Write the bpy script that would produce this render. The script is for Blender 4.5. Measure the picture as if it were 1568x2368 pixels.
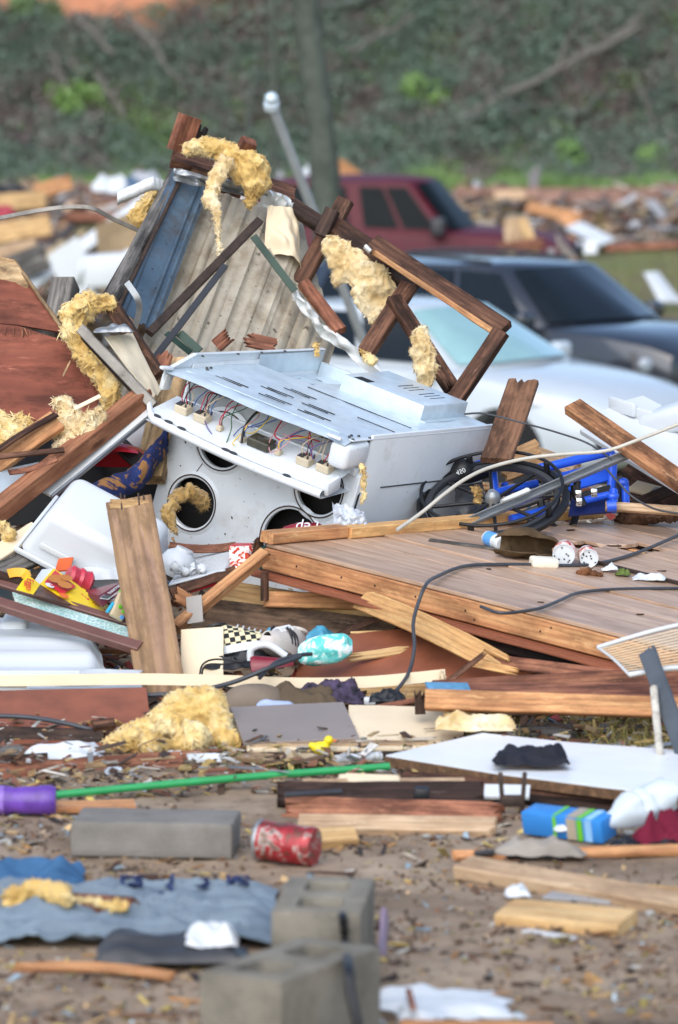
import bpy, bmesh, math, random
from mathutils import Vector, Matrix, noise
sc = bpy.context.scene
for o in list(bpy.data.objects): bpy.data.objects.remove(o)
R = math.radians
# ---------------------------------------------------------------- camera
F, CX, CY, HC = 10692.0, 784.0, 1183.5, 2.1
PITCH = math.atan(CY / F)
cam_d = bpy.data.cameras.new('camera'); cam = bpy.data.objects.new('camera', cam_d)
sc.collection.objects.link(cam); sc.camera = cam
cam.location = (0, 0, HC); cam.rotation_euler = (math.pi/2 - PITCH, 0, 0)
cam_d.sensor_fit = 'HORIZONTAL'; cam_d.sensor_width = 36; cam_d.lens = 36 * F / 1568
cam_d.clip_start = .5; cam_d.clip_end = 2000
cam_d.dof.use_dof = True; cam_d.dof.focus_distance = 15.25; cam_d.dof.aperture_fstop = 6.2
# ---------------------------------------------------------------- sky, sun, exposure
SUN_EL, SUN_AZ = R(42), R(196)
w = bpy.data.worlds.new('World'); sc.world = w; w.use_nodes = True
nt = w.node_tree; sky = nt.nodes.new('ShaderNodeTexSky'); sky.sky_type = 'NISHITA'; sky.sun_disc = False
sky.sun_elevation = SUN_EL; sky.sun_rotation = SUN_AZ; sky.dust_density = 1.6; sky.air_density = 1.0; sky.ozone_density = 1.5
bg = nt.nodes['Background']; bg.inputs['Strength'].default_value = .13
nt.links.new(sky.outputs[0], bg.inputs['Color'])
sd = bpy.data.lights.new('sun', 'SUN'); sd.energy = 1.5; sd.angle = R(85); sd.color = (1, .985, .965)
sun = bpy.data.objects.new('sun', sd); sc.collection.objects.link(sun); sun.location = (0, 0, 30)
_d = Vector((math.sin(SUN_AZ)*math.cos(SUN_EL), math.cos(SUN_AZ)*math.cos(SUN_EL), math.sin(SUN_EL)))
sun.rotation_euler = (-_d).to_track_quat('-Z', 'Y').to_euler()
vs = sc.view_settings; vs.view_transform = 'Standard'; vs.look = 'None'; vs.exposure = .86; vs.gamma = 1
sc.cycles.use_denoising = True; sc.cycles.max_bounces = 6; sc.cycles.use_adaptive_sampling = True
# ---------------------------------------------------------------- helpers
C = sc.collection
FWD = Vector((0, math.cos(PITCH), -math.sin(PITCH))); UP = Vector((0, math.sin(PITCH), math.cos(PITCH))); RT = Vector((1, 0, 0))
CAM = Vector((0, 0, HC))
def ray(px, py): return RT*((px-CX)/F) - UP*((py-CY)/F) + FWD
def V(px, py, d):
    """world point on the sight line (1568-wide units) at distance y = d"""
    r = ray(px, py); return CAM + r*(d/r.y)
def G(px, py, z=0.0):
    r = ray(px, py); return CAM + r*((z-HC)/r.z)
def cf(x, y, z): return RT*x + FWD*y + UP*z
def S(h):
    h = h.lstrip('#'); c = [int(h[i:i+2], 16)/255 for i in (0, 2, 4)]
    return tuple(((v/12.92) if v <= .04045 else ((v+.055)/1.055)**2.4) for v in c) + (1,)
def mesh(name, vs_, fs, smooth=False):
    m = bpy.data.meshes.new(name); m.from_pydata([tuple(v) for v in vs_], [], fs); m.validate(); m.update()
    if smooth: m.shade_smooth()
    return m
def autosmooth(m, ang=40):
    m.shade_smooth(); m.set_sharp_from_angle(angle=R(ang)); return m
def ob(name, m, mat=None, parent=None, M=None):
    o = bpy.data.objects.new(name, m); C.objects.link(o)
    if mat is not None and m is not None:
        mats = mat if isinstance(mat, (list, tuple)) else [mat]
        if len(m.materials) == 0:
            for q in mats: m.materials.append(q)
    if M is not None: o.matrix_basis = M
    if parent is not None: o.parent = parent
    return o
def tag(o, label, cat, group=None, kind=None):
    o['label'] = label; o['category'] = cat
    if group: o['group'] = group
    if kind: o['kind'] = kind
    return o
def thing(name, label, cat, M=None, group=None):
    o = bpy.data.objects.new(name, None); C.objects.link(o); o.empty_display_size = .1
    if M is not None: o.matrix_basis = M if isinstance(M, Matrix) else Matrix.Translation(M)
    return tag(o, label, cat, group)
def wpart(name, m, mat, parent, MW):
    return ob(name, m, mat, parent, parent.matrix_basis.inverted() @ MW)
def basis(x, zhint, loc):
    x = x.normalized(); z = zhint - x*zhint.dot(x)
    if z.length < 1e-5: z = Vector((0, .3, 1)) - x*Vector((0, .3, 1)).dot(x)
    z.normalize(); y = z.cross(x)
    M = Matrix((x, y, z)).transposed().to_4x4(); M.translation = loc
    return M
def frame(x, y, z, loc):
    M = Matrix((x, y, z)).transposed().to_4x4(); M.translation = loc; return M
# ---- mesh generators
def box(sx, sy, sz, bev=0.0, seg=2, c=(0, 0, 0)):
    bm = bmesh.new(); bmesh.ops.create_cube(bm, size=1)
    for v in bm.verts: v.co = Vector((v.co.x*sx, v.co.y*sy, v.co.z*sz))
    if bev > 0: bmesh.ops.bevel(bm, geom=list(bm.edges), offset=bev, segments=seg, affect='EDGES', profile=.5)
    bmesh.ops.translate(bm, verts=bm.verts, vec=Vector(c))
    m = bpy.data.meshes.new('box'); bm.to_mesh(m); bm.free()
    if bev > 0: autosmooth(m, 35)
    return m
def join(*ms):
    """several meshes (or (mesh, Matrix)) into one"""
    bm = bmesh.new()
    for q in ms:
        if isinstance(q, tuple):
            t = q[0].copy(); t.transform(q[1]); bm.from_mesh(t); bpy.data.meshes.remove(t)
        else: bm.from_mesh(q)
    m = bpy.data.meshes.new('joined'); bm.to_mesh(m); bm.free(); return m
def plank(L, W, T, seed=0, jag=(0, 0), bow=0, twist=0, cup=0, nl=None, nw=5, chip=.0, bow2=0):
    rnd = random.Random(seed); nl = nl or max(4, int(L/.09)); c = min(T*.14, .0035)
    if jag[0] or jag[1]: nw = max(nw, 9)
    j0 = [jag[0]*rnd.random()**1.6*(1 if rnd.random() < .7 else .3) for _ in range(nw+1)]
    j1 = [jag[1]*rnd.random()**1.6*(1 if rnd.random() < .7 else .3) for _ in range(nw+1)]
    vs_, fs = [], []; off = rnd.random()*50
    n = 2*(nw+1)+4
    for i in range(nl+1):
        u = i/nl
        e0 = (noise.noise((off, u*L*9, 1))*.5+noise.noise((off, u*L*37, 1))*.5)*chip
        e1 = (noise.noise((off, u*L*9, 9))*.5+noise.noise((off, u*L*37, 9))*.5)*chip
        ring = []
        for j in range(nw+1):
            y = -W/2+c+(W-2*c)*j/nw; ring.append((y, T/2 + cup*(1-(2*y/W)**2), j))
        ring += [(W/2, T/2-c, nw), (W/2, -T/2+c, nw)]
        for j in range(nw, -1, -1):
            y = -W/2+c+(W-2*c)*j/nw; ring.append((y, -T/2 + cup*(1-(2*y/W)**2), j))
        ring += [(-W/2, -T/2+c, 0), (-W/2, T/2-c, 0)]
        a = twist*(u-.5); ca, sa = math.cos(a), math.sin(a)
        for k, (y, z, j) in enumerate(ring):
            x = -L/2+L*u
            if i == 0: x += j0[j]*(1 if z > 0 else .75)
            elif i == nl: x -= j1[j]*(1 if z > 0 else .75)
            if chip: y += (e0 if j == 0 else (e1 if j == nw else 0)); z += chip*.15*noise.noise((x*20, y*20, off))
            y2, z2 = y*ca-z*sa, y*sa+z*ca
            q = 1-(2*u-1)**2
            vs_.append((x, y2+bow2*q, z2+bow*q))
    for i in range(nl):
        for k in range(n):
            k2 = (k+1) % n; fs.append((i*n+k, (i+1)*n+k, (i+1)*n+k2, i*n+k2))
    for base, flip in ((0, False), (nl*n, True)):
        top = [base+j for j in range(nw+1)]; bot = [base+nw+3+(nw-j) for j in range(nw+1)]
        caps = [(top[j], top[j+1], bot[j+1], bot[j]) for j in range(nw)]
        caps += [(top[nw], base+nw+1, base+nw+2, bot[nw]), (top[0], bot[0], base+2*nw+4, base+2*nw+5)]
        for f in caps: fs.append(f if not flip else tuple(reversed(f)))
    return mesh('plank', vs_, fs)
def bd(name, label, cat, a, b, W, T, n, mat, seed=0, parent=None, group=None, **kw):
    """a board between two world points; n = the way its wide face looks"""
    x = b-a; m = plank(x.length, W, T, seed=seed, **kw); M = basis(x, Vector(n), (a+b)/2)
    if parent is not None:
        o = wpart(name, m, mat, parent, M)
        if label: o['label'] = label
        return o
    o = ob(name, m, mat, None, M)
    return tag(o, label, cat, group)
def catmull(pts, n=8, closed=False):
    pts = [Vector(p) for p in pts]; out = []; N = len(pts)
    for i in range(N if closed else N-1):
        p0 = pts[(i-1) % N] if (closed or i > 0) else pts[0]; p1 = pts[i]; p2 = pts[(i+1) % N]
        p3 = pts[(i+2) % N] if (closed or i < N-2) else pts[-1]
        for k in range(n):
            t = k/n; out.append(.5*((2*p1)+(p2-p0)*t+(2*p0-5*p1+4*p2-p3)*t*t+(3*p1-p0-3*p2+p3)*t**3))
    if not closed: out.append(pts[-1])
    return out
def tube(pts, r, seg=10, closed=False, smooth_n=0, cap=True, flat=1.0):
    if smooth_n: pts = catmull(pts, smooth_n, closed)
    pts = [Vector(p) for p in pts]; N = len(pts); vs_, fs = [], []
    rr = r if isinstance(r, (list, tuple)) else None
    t0 = (pts[1]-pts[0]).normalized(); ref = Vector((0, 0, 1)) if abs(t0.z) < .9 else Vector((1, 0, 0))
    u = (ref - t0*ref.dot(t0)).normalized()
    for i in range(N):
        if closed: t = (pts[(i+1) % N]-pts[i-1])
        else: t = pts[min(i+1, N-1)]-pts[max(i-1, 0)]
        t = t.normalized() if t.length > 1e-9 else t0
        u = (u - t*u.dot(t)); u = u.normalized() if u.length > 1e-6 else Vector((1, 0, 0)); v = t.cross(u)
        ri = rr[min(int(i*len(rr)/N), len(rr)-1)] if rr else r
        for k in range(seg):
            a = 2*math.pi*k/seg; vs_.append(pts[i]+u*(math.cos(a)*ri)+v*(math.sin(a)*ri*flat))
    for i in range(N if closed else N-1):
        for k in range(seg):
            k2 = (k+1) % seg; j = (i+1) % N
            fs.append((i*seg+k, i*seg+k2, j*seg+k2, j*seg+k))
    if cap and not closed:
        fs.append(tuple(range(seg-1, -1, -1))); fs.append(tuple((N-1)*seg+k for k in range(seg)))
    m = mesh('tube', vs_, fs); return autosmooth(m, 50)
def lathe(prof, seg=24, cap=True):
    """profile of (r, z); closed top and bottom if r > 0 at the ends"""
    vs_, fs = [], []; n = len(prof)
    for (r, z) in prof:
        for k in range(seg):
            a = 2*math.pi*k/seg; vs_.append((r*math.cos(a), r*math.sin(a), z))
    for i in range(n-1):
        for k in range(seg):
            k2 = (k+1) % seg; fs.append((i*seg+k, i*seg+k2, (i+1)*seg+k2, (i+1)*seg+k))
    if cap and prof[0][0] > 1e-4: fs.append(tuple(range(seg-1, -1, -1)))
    if cap and prof[-1][0] > 1e-4: fs.append(tuple((n-1)*seg+k for k in range(seg)))
    m = mesh('lathe', vs_, fs)
    bm = bmesh.new(); bm.from_mesh(m); bmesh.ops.remove_doubles(bm, verts=bm.verts, dist=1e-5); bm.to_mesh(m); bm.free()
    return autosmooth(m, 40)
def sheet(fn, nu, nv, thick=.002, smooth=True):
    """closed thin sheet from a point function on [0,1]^2"""
    top = [[Vector(fn(i/nu, j/nv)) for j in range(nv+1)] for i in range(nu+1)]
    vs_, fs = [], []
    nr = [[None]*(nv+1) for _ in range(nu+1)]
    for i in range(nu+1):
        for j in range(nv+1):
            du = top[min(i+1, nu)][j]-top[max(i-1, 0)][j]; dv = top[i][min(j+1, nv)]-top[i][max(j-1, 0)]
            q = du.cross(dv); nr[i][j] = q.normalized() if q.length > 1e-12 else Vector((0, 0, 1))
    for i in range(nu+1):
        for j in range(nv+1): vs_.append(top[i][j]+nr[i][j]*thick*.5)
    o = len(vs_)
    for i in range(nu+1):
        for j in range(nv+1): vs_.append(top[i][j]-nr[i][j]*thick*.5)
    w_ = nv+1
    for i in range(nu):
        for j in range(nv):
            a, b, c, d = i*w_+j, (i+1)*w_+j, (i+1)*w_+j+1, i*w_+j+1
            fs.append((a, b, c, d)); fs.append((o+d, o+c, o+b, o+a))
    for i in range(nu):
        fs.append((i*w_, o+i*w_, o+(i+1)*w_, (i+1)*w_)); fs.append((i*w_+nv, (i+1)*w_+nv, o+(i+1)*w_+nv, o+i*w_+nv))
    for j in range(nv):
        fs.append((j, j+1, o+j+1, o+j)); a = nu*w_; fs.append((a+j, o+a+j, o+a+j+1, a+j+1))
    m = mesh('sheet', vs_, fs)
    if smooth: autosmooth(m, 60)
    return m
def bil(p00, p10, p11, p01):
    return lambda u, v: p00*(1-u)*(1-v)+p10*u*(1-v)+p11*u*v+p01*(1-u)*v
def centred(m, name, mat, label=None, cat=None, group=None, parent=None, kind=None):
    """mesh given in world coordinates -> object whose origin is at its own centre"""
    xs = [v.co.copy() for v in m.vertices]; c = sum(xs, Vector())/len(xs)
    m.transform(Matrix.Translation(-c))
    if parent is not None: return wpart(name, m, mat, parent, Matrix.Translation(c))
    o = ob(name, m, mat, None, Matrix.Translation(c)); return tag(o, label, cat, group, kind)
def extrude_poly(poly, T, n=None):
    """flat polygon (world points) with thickness T along its normal, chamfer-free"""
    P = [Vector(p) for p in poly]
    if n is None:
        n = Vector()
        for i in range(len(P)): n += P[i].cross(P[(i+1) % len(P)])
    n = Vector(n).normalized(); k = len(P)
    vs_ = [p+n*T/2 for p in P]+[p-n*T/2 for p in P]
    fs = [tuple(range(k)), tuple(range(2*k-1, k-1, -1))]+[(i, i+k, (i+1) % k+k, (i+1) % k) for i in range(k)]
    m = mesh('poly', vs_, fs); bm = bmesh.new(); bm.from_mesh(m); bmesh.ops.recalc_face_normals(bm, faces=bm.faces); bmesh.ops.triangulate(bm, faces=[f for f in bm.faces if len(f.verts) > 4]); bm.to_mesh(m); bm.free(); return m
def text_mesh(s, size, ext=.0006, shear=0):
    cu = bpy.data.curves.new('t', 'FONT'); cu.body = s; cu.size = size; cu.extrude = ext; cu.align_x = 'CENTER'; cu.align_y = 'CENTER'; cu.shear = shear; cu.resolution_u = 3
    o = bpy.data.objects.new('t', cu); C.objects.link(o); dg = bpy.context.evaluated_depsgraph_get()
    m = bpy.data.meshes.new_from_object(o.evaluated_get(dg)); bpy.data.objects.remove(o); return m
def remeshed(m, voxel):
    o = bpy.data.objects.new('t', m); C.objects.link(o); md = o.modifiers.new('r', 'REMESH'); md.mode = 'VOXEL'; md.voxel_size = voxel
    dg = bpy.context.evaluated_depsgraph_get(); q = bpy.data.meshes.new_from_object(o.evaluated_get(dg)); bpy.data.objects.remove(o); return q
def boolean(m, cutters):
    o = bpy.data.objects.new('t', m); C.objects.link(o); cs = []
    for c in cutters:
        k = bpy.data.objects.new('k', c); C.objects.link(k); md = o.modifiers.new('b', 'BOOLEAN'); md.operation = 'DIFFERENCE'; md.solver = 'EXACT'; md.object = k; cs.append(k)
    dg = bpy.context.evaluated_depsgraph_get(); q = bpy.data.meshes.new_from_object(o.evaluated_get(dg))
    for k in cs+[o]: bpy.data.objects.remove(k)
    return q
# ---------------------------------------------------------------- materials
def _new(name):
    m = bpy.data.materials.new(name); m.use_nodes = True; t = m.node_tree; return m, t, t.nodes['Principled BSDF']
def _n(t, kind, **kw):
    n = t.nodes.new(kind)
    for k, v in kw.items():
        if k in n.inputs: n.inputs[k].default_value = v
        else: setattr(n, k, v)
    return n
def _mix(t, a, b, fac, mode='MIX'):
    n = t.nodes.new('ShaderNodeMix'); n.data_type = 'RGBA'; n.blend_type = mode
    for i, s in ((6, a), (7, b)):
        if hasattr(s, 'links'): t.links.new(s, n.inputs[i])
        else: n.inputs[i].default_value = s
    if hasattr(fac, 'links'): t.links.new(fac, n.inputs[0])
    else: n.inputs[0].default_value = fac
    return n.outputs[2]
def _ramp(t, fac, stops):
    n = t.nodes.new('ShaderNodeValToRGB'); e = n.color_ramp.elements
    while len(e) < len(stops): e.new(.5)
    for q, (p, c) in zip(e, stops): q.position = p; q.color = c if len(c) == 4 else (*c, 1)
    t.links.new(fac, n.inputs[0]); return n.outputs[0]
def _coords(t, scale=(1, 1, 1), rand=True, space='Object'):
    tc = t.nodes.new('ShaderNodeTexCoord'); out = tc.outputs[space]
    mp = t.nodes.new('ShaderNodeMapping'); mp.inputs['Scale'].default_value = scale; t.links.new(out, mp.inputs[0])
    if rand:
        oi = t.nodes.new('ShaderNodeObjectInfo'); mu = _n(t, 'ShaderNodeMath', operation='MULTIPLY'); mu.inputs[1].default_value = 60; t.links.new(oi.outputs['Random'], mu.inputs[0])
        cb = t.nodes.new('ShaderNodeCombineXYZ')
        for i in range(3): t.links.new(mu.outputs[0], cb.inputs[i])
        t.links.new(cb.outputs[0], mp.inputs['Location'])
    return mp.outputs[0]
def _noise(t, co, scale, detail=4, rough=.6, dist=0):
    n = _n(t, 'ShaderNodeTexNoise', Scale=scale, Detail=detail, Roughness=rough, Distortion=dist); t.links.new(co, n.inputs['Vector']); return n.outputs['Fac']
def _bump(t, b, h, strength, dist=.01):
    n = _n(t, 'ShaderNodeBump', Strength=strength, Distance=dist); t.links.new(h, n.inputs['Height']); t.links.new(n.outputs[0], b.inputs['Normal']); return n
def g4(v): return (v, v, v, 1)
def pm(name, col, rough=.5, metal=0, var=.12, vscale=6, bump=.15, bscale=40, dirt=None, spec=.5, coat=0, dist=.004, sss=0, trans=0, space='Object'):
    """plain surface with tonal drift, fine relief and optional dirt = (colour, amount, scale)"""
    m, t, b = _new(name); col = S(col) if isinstance(col, str) else col; co = _coords(t, space=space)
    nz = _noise(t, co, vscale, 5); dk = tuple(c*(1-var*1.6) for c in col[:3])+(1,); lt = tuple(min(1, c*(1+var)) for c in col[:3])+(1,)
    c = _ramp(t, nz, [(.3, dk), (.7, lt)])
    if dirt:
        d = _noise(t, co, dirt[2], 8, .7); f = _ramp(t, d, [(1-dirt[1]-.12, g4(0)), (1-dirt[1]+.12, g4(.9))])
        dc = S(dirt[0]) if isinstance(dirt[0], str) else dirt[0]; c = _mix(t, c, dc, f)
    t.links.new(c, b.inputs['Base Color']); b.inputs['Roughness'].default_value = rough; b.inputs['Metallic'].default_value = metal
    b.inputs['Specular IOR Level'].default_value = spec; b.inputs['Coat Weight'].default_value = coat; b.inputs['Coat Roughness'].default_value = .06
    if trans: b.inputs['Transmission Weight'].default_value = trans
    if bump: _bump(t, b, _noise(t, co, bscale, 5), bump, dist)
    return m
def wood(name, cols, rough=.7, scale=1.0, stain=None, knots=True, spec=.25, wet=.78):
    """grain along the board's own x axis"""
    m, t, b = _new(name); cols = [S(c) for c in cols]
    co = _coords(t, (1.1*scale, 11*scale, 11*scale)); co2 = _coords(t, (1, 1, 1))
    g1 = _noise(t, co, 2.2, 5, .55, 1.2); g2 = _noise(t, co, 11, 3, .6, .4)
    wv = _n(t, 'ShaderNodeTexWave', Scale=1.6, Distortion=7, Detail=3); wv.wave_type = 'BANDS'; wv.bands_direction = 'Y'; wv.inputs['Detail Scale'].default_value = 1.2; t.links.new(co, wv.inputs[0])
    c = _ramp(t, g1, [(.28, cols[0]), (.5, cols[1]), (.74, cols[2])])
    c = _mix(t, c, tuple(v*.62 for v in cols[0][:3])+(1,), _ramp(t, wv.outputs['Fac'], [(.5, g4(0)), (1, g4(.42))]))
    c = _mix(t, c, tuple(v*.5 for v in cols[0][:3])+(1,), _ramp(t, g2, [(.52, g4(0)), (.8, g4(.5))]))
    if knots:
        ck = _coords(t, (2.3, 9, 9)); vo = _n(t, 'ShaderNodeTexVoronoi', Scale=1.0); t.links.new(ck, vo.inputs['Vector'])
        c = _mix(t, c, tuple(v*.3 for v in cols[0][:3])+(1,), _ramp(t, vo.outputs['Distance'], [(.05, g4(.85)), (.13, g4(0))]))
    st = stain or (tuple(v*.35 for v in cols[0][:3])+(1,))
    c = _mix(t, c, S(st) if isinstance(st, str) else st, _ramp(t, _noise(t, co2, 5.5, 8, .68), [(.5, g4(0)), (.68, g4(wet*.9))]))
    c = _mix(t, c, tuple(v*.22 for v in cols[0][:3])+(1,), _ramp(t, _noise(t, _coords(t, (1.2, 4, 4)), 3.2, 7, .7), [(.47, g4(0)), (.6, g4(wet))]))
    c = _mix(t, c, tuple(min(1, v*1.5+.05) for v in cols[2][:3])+(1,), _ramp(t, _noise(t, _coords(t, (2, 9, 9)), 4.1, 8, .75), [(.58, g4(0)), (.72, g4(.55))]))
    oi = t.nodes.new('ShaderNodeObjectInfo'); hv = _n(t, 'ShaderNodeHueSaturation'); rg = _n(t, 'ShaderNodeMapRange'); rg.inputs[3].default_value = .78; rg.inputs[4].default_value = 1.16
    t.links.new(oi.outputs['Random'], rg.inputs[0]); t.links.new(rg.outputs[0], hv.inputs['Value']); t.links.new(c, hv.inputs['Color']); hv.inputs['Saturation'].default_value = .86
    t.links.new(hv.outputs[0], b.inputs['Base Color']); b.inputs['Roughness'].default_value = rough; b.inputs['Specular IOR Level'].default_value = spec
    _bump(t, b, g2, .35, .004); return m
W_OLD = wood('aged_brown_wood', ['#3c2618', '#633c25', '#8d5c3a'])
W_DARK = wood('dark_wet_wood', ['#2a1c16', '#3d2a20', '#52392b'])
W_RED = wood('red_brown_wood', ['#6e3a20', '#985632', '#b87542'], wet=.6)
W_ORANGE = wood('orange_pine', ['#b06a2c', '#cf8a42', '#dda45c'], wet=.42)
W_YEL = wood('yellow_pine', ['#bd8a45', '#d6a85f', '#e2bd7c'], wet=.35)
W_TAN = wood('tan_pine', ['#a8825a', '#c5a074', '#d8ba90'], wet=.35)
W_GREY = wood('weathered_grey_wood', ['#4d4a46', '#6b6660', '#8a847a'])
W_PLANK = wood('plank_streaked_brown', ['#8a6642', '#a67f50', '#9a7460'], scale=.5, stain='#6a5038', knots=False, wet=.4)
W_PLYRED = wood('red_brown_plywood', ['#6e2f16', '#8a3d1c', '#a5522c'], scale=.35, knots=False, wet=.5)
W_SKIN = pm('brown_hardboard', '#8a5138', .5, var=.18, vscale=9, bump=.1, dirt=('#5a3526', .22, 9))
W_RAW = wood('torn_raw_wood', ['#a98050', '#cba56e', '#e0c594'], knots=False)
M_CREAM = pm('cream_paint', '#e2cfae', .55, var=.06, vscale=5, bump=.05, dirt=('#9a7a58', .1, 22))
M_WHITE = pm('white_plastic', '#ccd1d4', .35, var=.03, vscale=4, bump=.03, dirt=('#96928a', .16, 14))
M_ENAMEL = pm('white_enamel', '#d3dbe2', .22, var=.025, vscale=3, bump=.02, dirt=('#8a7f70', .12, 38), coat=.2)
def enamel():
    m, t, b = _new('white_enamel'); co = _coords(t); c = _ramp(t, _noise(t, co, 3, 5), [(.3, S('#ccd3d8')), (.7, S('#dde3e7'))])
    c = _mix(t, c, S('#8d7c64'), _ramp(t, _noise(t, co, 7, 9, .72), [(.55, g4(0)), (.78, g4(.42))]))
    c = _mix(t, c, S('#54483a'), _ramp(t, _noise(t, co, 48, 7, .7), [(.62, g4(0)), (.74, g4(.6))]))
    t.links.new(c, b.inputs['Base Color']); b.inputs['Roughness'].default_value = .28; b.inputs['Coat Weight'].default_value = .15; _bump(t, b, _noise(t, co, 6, 3), .08, .02); return m
M_ENAMEL = enamel()
M_GALV = pm('galvanised_steel', '#c8d6de', .36, metal=.25, var=.1, vscale=14, bump=.04, bscale=30, dirt=('#9aa7ae', .2, 30))
M_ALU = pm('aluminium', '#9a9ea0', .38, metal=.6, var=.12, vscale=16, bump=.1, dirt=('#6f6a62', .2, 25))
M_STEELW = pm('white_painted_steel', '#cfd3d2', .4, var=.06, vscale=10, bump=.06, dirt=('#6b5a48', .16, 26))
M_RUST = pm('rusty_steel', '#43352c', .65, metal=.3, var=.35, vscale=18, bump=.3, dirt=('#6b4a34', .3, 20))
M_BLACK = pm('black_rubber', '#17181b', .5, var=.2, bump=.08)
M_DGREY = pm('dark_grey_plastic', '#3a3b3e', .45, var=.2, bump=.1)
M_VOID = pm('near_black_void', '#0c0b0b', .8, var=.3, bump=.1)  # near-black colour puts in the dark of slots, holes and the gap sheet
M_CABLE = pm('grey_cable_jacket', '#3c3f44', .42, var=.12, vscale=20, bump=.05)
M_BLUE = pm('blue_powder_coat', '#2358d8', .3, var=.1, vscale=9, bump=.03, dirt=('#15306e', .12, 30), coat=.25)
M_CONC = pm('grey_concrete', '#7f7b74', .85, var=.16, vscale=9, bump=.55, bscale=90, dirt=('#6a6256', .3, 12), spec=.25)
M_GREEN = pm('green_paint_metal', '#1d3d2e', .5, var=.15, vscale=12, bump=.08, dirt=('#4a4236', .2, 25))
# ================================================================ ground, hillside
def sm(a, b, x):
    t = min(1, max(0, (x-a)/(b-a))); return t*t*(3-2*t)
def gz(x, y):
    z = 0.0
    z += .16*sm(14.0, 15.4, y)*(1-sm(18.4, 19.8, y))*(1-sm(2.6, 4, abs(x)))
    z += -1.93*sm(19.4, 30, y)
    n1 = noise.noise((x*1.3, y*1.3, 0)); n2 = noise.noise((x*6, y*6, 3)); n3 = noise.noise((x*19, y*19, 7))
    if y < 25: z += .012*n1+.009*n2+.006*n3
    else: z += .05*n1*sm(25, 40, y)
    return z
def m_ground():
    m, t, b = _new('muddy_ground'); g = t.nodes.new('ShaderNodeNewGeometry'); co = g.outputs['Position']
    n1 = _noise(t, co, 2.2, 8, .65); n2 = _noise(t, co, 14, 6, .7); n3 = _noise(t, co, 60, 4, .6)
    c = _ramp(t, n1, [(.3, S('#6b5a49')), (.48, S('#917d68')), (.7, S('#ad9a83'))])
    c = _mix(t, c, S('#493a2d'), _ramp(t, n2, [(.5, g4(0)), (.72, g4(.7))]))
    c = _mix(t, c, S('#43362b'), _ramp(t, _noise(t, co, .9, 6, .6, .8), [(.52, g4(0)), (.66, g4(.45))]))
    c = _mix(t, c, S('#b19a70'), _ramp(t, n3, [(.6, g4(0)), (.75, g4(.5))]))
    sx = t.nodes.new('ShaderNodeSeparateXYZ'); t.links.new(co, sx.inputs[0])
    mr = _n(t, 'ShaderNodeMapRange'); mr.inputs[1].default_value = 20; mr.inputs[2].default_value = 34; t.links.new(sx.outputs[1], mr.inputs[0])
    far = _ramp(t, _noise(t, co, .6, 8, .7), [(.36, S('#6b6048')), (.5, S('#726a45')), (.66, S('#6a7340'))])
    c = _mix(t, c, far, mr.outputs[0])
    t.links.new(c, b.inputs['Base Color']); b.inputs['Roughness'].default_value = .8; b.inputs['Specular IOR Level'].default_value = .3
    _bump(t, b, n2, .6, .02); return m
def spaced(segs):
    out = []
    for a, b, n in segs: out += [a+(b-a)*i/n for i in range(n)]
    return out+[segs[-1][1]]
xs = spaced([(-400, -40, 8), (-40, -4, 18), (-4, -1.6, 16), (-1.6, 1.6, 90), (1.6, 4, 16), (4, 40, 18), (40, 400, 8)])
ys = spaced([(-60, 0, 6), (0, 8.6, 12), (8.6, 15, 150), (15, 20, 50), (20, 32, 24), (32, 110, 26), (110, 700, 12)])
vs_ = [(x, y, gz(x, y)) for y in ys for x in xs]; nx = len(xs)
fs = [(j*nx+i, j*nx+i+1, (j+1)*nx+i+1, (j+1)*nx+i) for j in range(len(ys)-1) for i in range(nx-1)]
o = ob('ground', mesh('ground', vs_, fs, True), m_ground()); o['kind'] = 'structure'
# clay bank at the back of the lot
def bz(x, y):
    f = sm(0, 1, (y-97)/16.0)
    return -2.1+11.5*f+.5*noise.noise((x*.3, y*.3, 2))*min(1, f*6)+.2*noise.noise((x*1.2, y*1.2, 5))
def m_clay():
    m, t, b = _new('red_clay_bank'); g = t.nodes.new('ShaderNodeNewGeometry'); co = g.outputs['Position']
    c = _ramp(t, _noise(t, co, .5, 8, .7), [(.35, S('#8d5a40')), (.5, S('#b0714f')), (.68, S('#bd8563'))])
    c = _mix(t, c, S('#6b4a38'), _ramp(t, _noise(t, co, 1.6, 6), [(.52, g4(0)), (.66, g4(.8))]))
    sx = t.nodes.new('ShaderNodeSeparateXYZ'); t.links.new(co, sx.inputs[0]); zz = _ramp(t, sx.outputs[2], [(.0, g4(0)), (1, g4(1))])
    a1 = _n(t, 'ShaderNodeMapRange'); a1.inputs[1].default_value = 1.35; a1.inputs[2].default_value = 1.9; t.links.new(sx.outputs[2], a1.inputs[0]); a2 = _n(t, 'ShaderNodeMapRange'); a2.inputs[1].default_value = -1.6; a2.inputs[2].default_value = -3.2; t.links.new(sx.outputs[0], a2.inputs[0])
    mm = _n(t, 'ShaderNodeMath', operation='MULTIPLY'); t.links.new(a1.outputs[0], mm.inputs[0]); t.links.new(a2.outputs[0], mm.inputs[1]); c = _mix(t, _ramp(t, _noise(t, co, 1.2, 6), [(.35, S('#3f3a34')), (.65, S('#5c5148'))]), c, mm.outputs[0])
    t.links.new(c, b.inputs['Base Color']); b.inputs['Roughness'].default_value = .9; return m
hx = spaced([(-140, -20, 10), (-20, 20, 50), (20, 140, 10)]); hy = spaced([(96.5, 114, 40), (114, 170, 6)])
vs_ = [(x, y, bz(x, y) if y < 114 else bz(x, 114)) for y in hy for x in hx]; nx = len(hx)
fs = [(j*nx+i, j*nx+i+1, (j+1)*nx+i+1, (j+1)*nx+i) for j in range(len(hy)-1) for i in range(nx-1)]
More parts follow.
